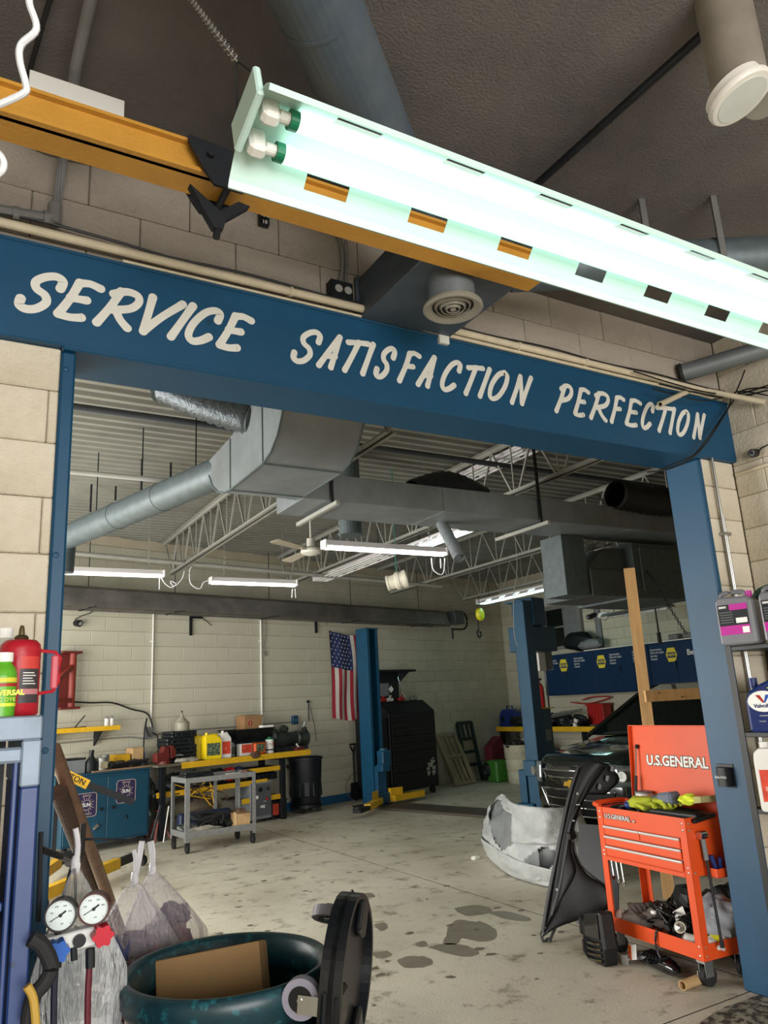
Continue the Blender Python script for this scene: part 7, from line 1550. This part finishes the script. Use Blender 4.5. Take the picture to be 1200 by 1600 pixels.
MB(face_mat(pY(178,1490,2.725),(1,-.25,.1),(0,0,1))).prism([(-.05,-.03),(-.03,.04),(-.01,.0),(.01,.05),(.03,.0),(.05,.03),(.04,-.03)],.001).build('blue_print',MC['print_blue'],bg,w=True)
sb=mkbag('silvery clear plastic bag hanging behind the gauge manifold',(118,1350),(125,1530),.115,1660,9,m_bag2,[m_grey,m_alu,m_wj],2.36,.5)
# manifold gauge set
GY=2.13; gm=pY(120,1470,GY); 
t=thing('gauge_manifold','air conditioning manifold with two round gauges and red and blue knobs','gauge set',gm)
d=(pY(158,1458,GY)-pY(80,1478,GY)).normalized(); Mg=face_mat(gm,d,Vector((-d.z*0+.0,-.1,1)))
MB(Mg).box(-.075,.075,-.022,.022,-.03,0,b=.003).build('manifold_block',mat('alu_block','#cfd0cc',.35,metal=.2,var=.08),t,w=True)
def knob(x,y,m,r):
    P=[((r*(1+.14*math.cos(6*a)))*math.cos(a),(r*(1+.14*math.cos(6*a)))*math.sin(a)) for a in [q*PI/18 for q in range(36)]]
    MB(Mg@T4((x,y,.005))).prism(P,.028).build('knob',m,t,w=True,smooth=30)
knob(-.045,-.004,mat('knob_blue','#1a55a8',.4),.023); knob(.055,.006,mat('knob_red','#b3162c',.4),.023)
MB(Mg).cyl((.005,0,0),(.005,0,.008),.015,20).build('sight_glass',m_black,t,w=True)
for px,py,dk in ((95,1430,.0),(147,1420,.0)):
    c=pY(px,py,GY-.005); nn=(Vector((0,0,H))-c).normalized(); nn=Vector((-.35,-.9,.12)) if False else Vector((nn.x-.15,nn.y,nn.z*.5)); rgt=Vector((-nn.y,nn.x,0)).normalized()*1; Mf=face_mat(c,rgt if rgt.x>0 else -rgt,Vector((0,0,1))); 
    if (Mf.to_3x3()@Vector((0,0,1))).y>0: Mf=face_mat(c,-rgt,Vector((0,0,1)))
    MB(Mf).cyl((0,0,-.03),(0,0,0),.037,30).ring((0,0,0),(0,0,.006),.037,.033,30).build('gauge_case',mat('gauge_black','#2a2526',.4) if px<100 else mat('gauge_brown','#4a2220',.4),t,w=True)
    MB(Mf).cyl((0,0,.0),(0,0,.002),.034,30).build('dial',mat('dial_white','#d5dfdd',.4),t,w=True)
    b=MB(Mf)
    for k in range(31):
        a=-.7+ (PI+1.4)*k/30; r1=.031; r0=.027 if k%5==0 else .029
        b.bar((r0*math.cos(a),r0*math.sin(a),.0024),(r1*math.cos(a),r1*math.sin(a),.0024),.0008,.0004)
    b.build('dial_marks',m_black,t,w=True)
    MB(Mf).bar((.006,.004,.003),(-.024,-.012,.003),.0016,.001).cyl((0,0,.002),(0,0,.005),.004,12).bar((-.004,-.002,.0035),(.012,.009,.0035),.004,.001).build('needle',m_black,t,w=True)
    for k,(a,s_) in enumerate(((-.5,'0'),(.3,'100'),(1.1,'200'),(2.,'300'),(2.8,'400'))): text(s_,.006,Mf@T4((.022*math.cos(PI-a),.022*math.sin(PI-a),.0024)),m_black,t,w=True,ext=.0002)
    text('psi',.006,Mf@T4((.004,-.018,.0024)),m_black,t,w=True,ext=.0002)
    gb=Mg@Vector((-.04 if px<100 else .045,.02,-.015)); MB().cyl(gb,c+Vector((0,.015,-.03)),.008,10).build('gauge_stem',m_iron,t,w=True)
MB().tube([Mg@Vector((.005,.02,-.01)),pY(116,1440,GY),pY(118,1400,GY+.05),rp(117,1352,2.33)],.003,6,3).build('hang_hook',m_steel,t,w=True)
for px,m,nm in ((88,mat('hose_navy','#1a1a2c',.4),'blue_hose'),(141,mat('hose_maroon','#5a1a26',.4),'red_hose')):
    a=pY(px,1495,GY); MB().cyl(pY(px+(2 if px<100 else 0),1482,GY),pY(px,1512,GY),.011,12).build('hose_fitting',m_iron,t,w=True)
    MB().tube([a,pY(px-3,1540,GY),pY(px-4,1580,GY),pY(px-4,1640,GY)],.0075,10,4).build(nm,m,t,w=True)
MB().cyl(pY(115,1480,GY),pY(116,1500,GY),.008,10).build('center_fitting',m_iron,t,w=True)
# drum with carton and leaning dolly
DC=Vector((.80,2.40,.022)); DR=.305; DH=.85
t=thing('trash_drum','big round teal black plastic drum without lid in the foreground','drum',DC)
m_drum=mat('drum_dark','#16262b',.28,var=.25,scale=5,hex3='#0e1518',s3=2,hex2='#1d4a52',thr=(.58,.66)); m_drim=mat('drum_rim','#16343b',.35,var=.3,scale=10,hex2='#1f5a62',thr=(.56,.64))
MB().lathe([(0,.01),(.255,.01),(.27,.03),(.285,.3),(.292,.55),(.288,.70),(.282,.76),(.27,.765),(.258,.70),(.25,.06),(0,.05)],64).build('wall',m_drum,t,smooth=40)
MB().lathe([(.278,.755),(.292,.775),(.305,.80),(.309,.825),(.305,.848),(.295,.857),(.282,.855),(.272,.845),(.262,.815),(.258,.77),(.278,.755)],72).build('rim',m_drim,t,smooth=60)
b=MB(); m_bp=mat('blue_splash','#1c79b8',.35,var=.15)
for k in range(16):
    a=-PI/2+.22+R.uniform(-.22,.30); z=R.uniform(.48,.72); w=R.uniform(.02,.07); h=R.uniform(.01,.05); q_=[]
    for i in range(9): an=a+w*math.cos(i*2*PI/9)*R.uniform(.5,1); q_.append((.2935*math.cos(an),.2935*math.sin(an),z+h*math.sin(i*2*PI/9)*R.uniform(.5,1)))
    b.add(q_,[tuple(range(9))])
b.build('paint_splashes',m_bp,t)
t=thing('carton','tan cardboard carton standing tilted inside the foreground drum','carton',DC+Vector((.0,.05,.425)),-.60)
MB(RX(-.24)@RY(-.14)).box(-.165,.16,-.05,.06,.0,.44,b=.003).build('box',mat('carton_tan','#9c7a50',.8,var=.08,scale=4),t)
MB(RX(-.24)@RY(-.14)).box(-.165,.16,.0,.012,.44,.4412).build('tape',mat('tape_tan','#8a6b44',.35),t)
DX=DC+Vector((.36,-.10,0))
t=thing('drum_dolly','black plastic wheeled drum dolly standing on edge against the drum','dolly',DX)
# round dolly seen nearly edge on, leaning on the drum
dn=Vector((-.77,.63,.10)).normalized(); hpt=pY(545,1430,2.05)
Md=Matrix.Identity(4); zz=dn; xx=zz.cross(Vector((0,0,1))).normalized(); yy2=zz.cross(xx).normalized()
Md=Matrix(((*xx,0),(*(-yy2 if yy2.z<0 else yy2),0),(*zz,0),(0,0,0,1))).transposed()
if Md.to_3x3().determinant()<0: Md=Matrix(((*(-xx),0),(*(-yy2 if yy2.z<0 else yy2),0),(*zz,0),(0,0,0,1))).transposed()
RD=.235; CDd=pD(542,1535,2.14); Md.translation=CDd
P=[]
for k in range(60):
    a=2*PI*k/60; rr=RD*(1+.05*math.cos(3*a+PI)); P.append((rr*math.cos(a),rr*math.sin(a)))
m_dol=mat('dolly_black','#101216',.35,var=.12)
MB(Md).prism(P,.014,T4((0,0,-.007))).build('deck',m_dol,t,w=True,smooth=30)
b=MB(Md)
for k in range(60):
    p,q_=P[k],P[(k+1)%60]; i_=[(x*.93,y*.93) for x,y in (p,q_)]
    b.add([(*p,-.03),(*q_,-.03),(*q_,.03),(*p,.03),(*i_[0],-.03),(*i_[1],-.03),(*i_[1],.03),(*i_[0],.03)],[(0,1,2,3),(4,7,6,5),(0,4,5,1),(3,2,6,7)])
b.build('rim',m_dol,t,w=True,smooth=35)
for k in range(3):
    a=2*PI*k/3; c=Vector((RD*.74*math.cos(a),RD*.74*math.sin(a),0))
    MB(Md@T4(c)@RZ(a)).box(-.05,.05,-.045,.045,-.03,-.007,b=.008).box(-.06,.06,-.05,.05,.007,.02,b=.006).build('caster_socket',m_dol,t,w=True)
    MB(Md@T4(c)@RZ(a)).box(-.022,-.019,-.02,.025,.02,.09).box(.019,.022,-.02,.025,.02,.09).box(-.022,.022,-.022,.022,.018,.024).build('caster_fork',m_chrome,t,w=True)
    MB(Md@T4(c)@RZ(a)).cyl((-.015,.012,.085),(.015,.012,.085),.050,28).build('caster_tread',mat('tread_grey','#8b8893',.45),t,w=True); MB(Md@T4(c)@RZ(a)).cyl((-.0165,.012,.085),(.0165,.012,.085),.032,22).build('caster_hub',m_black,t,w=True); MB(Md@T4(c)@RZ(a)).cyl((-.024,.012,.085),(.024,.012,.085),.007,10).build('axle',m_chrome,t,w=True)
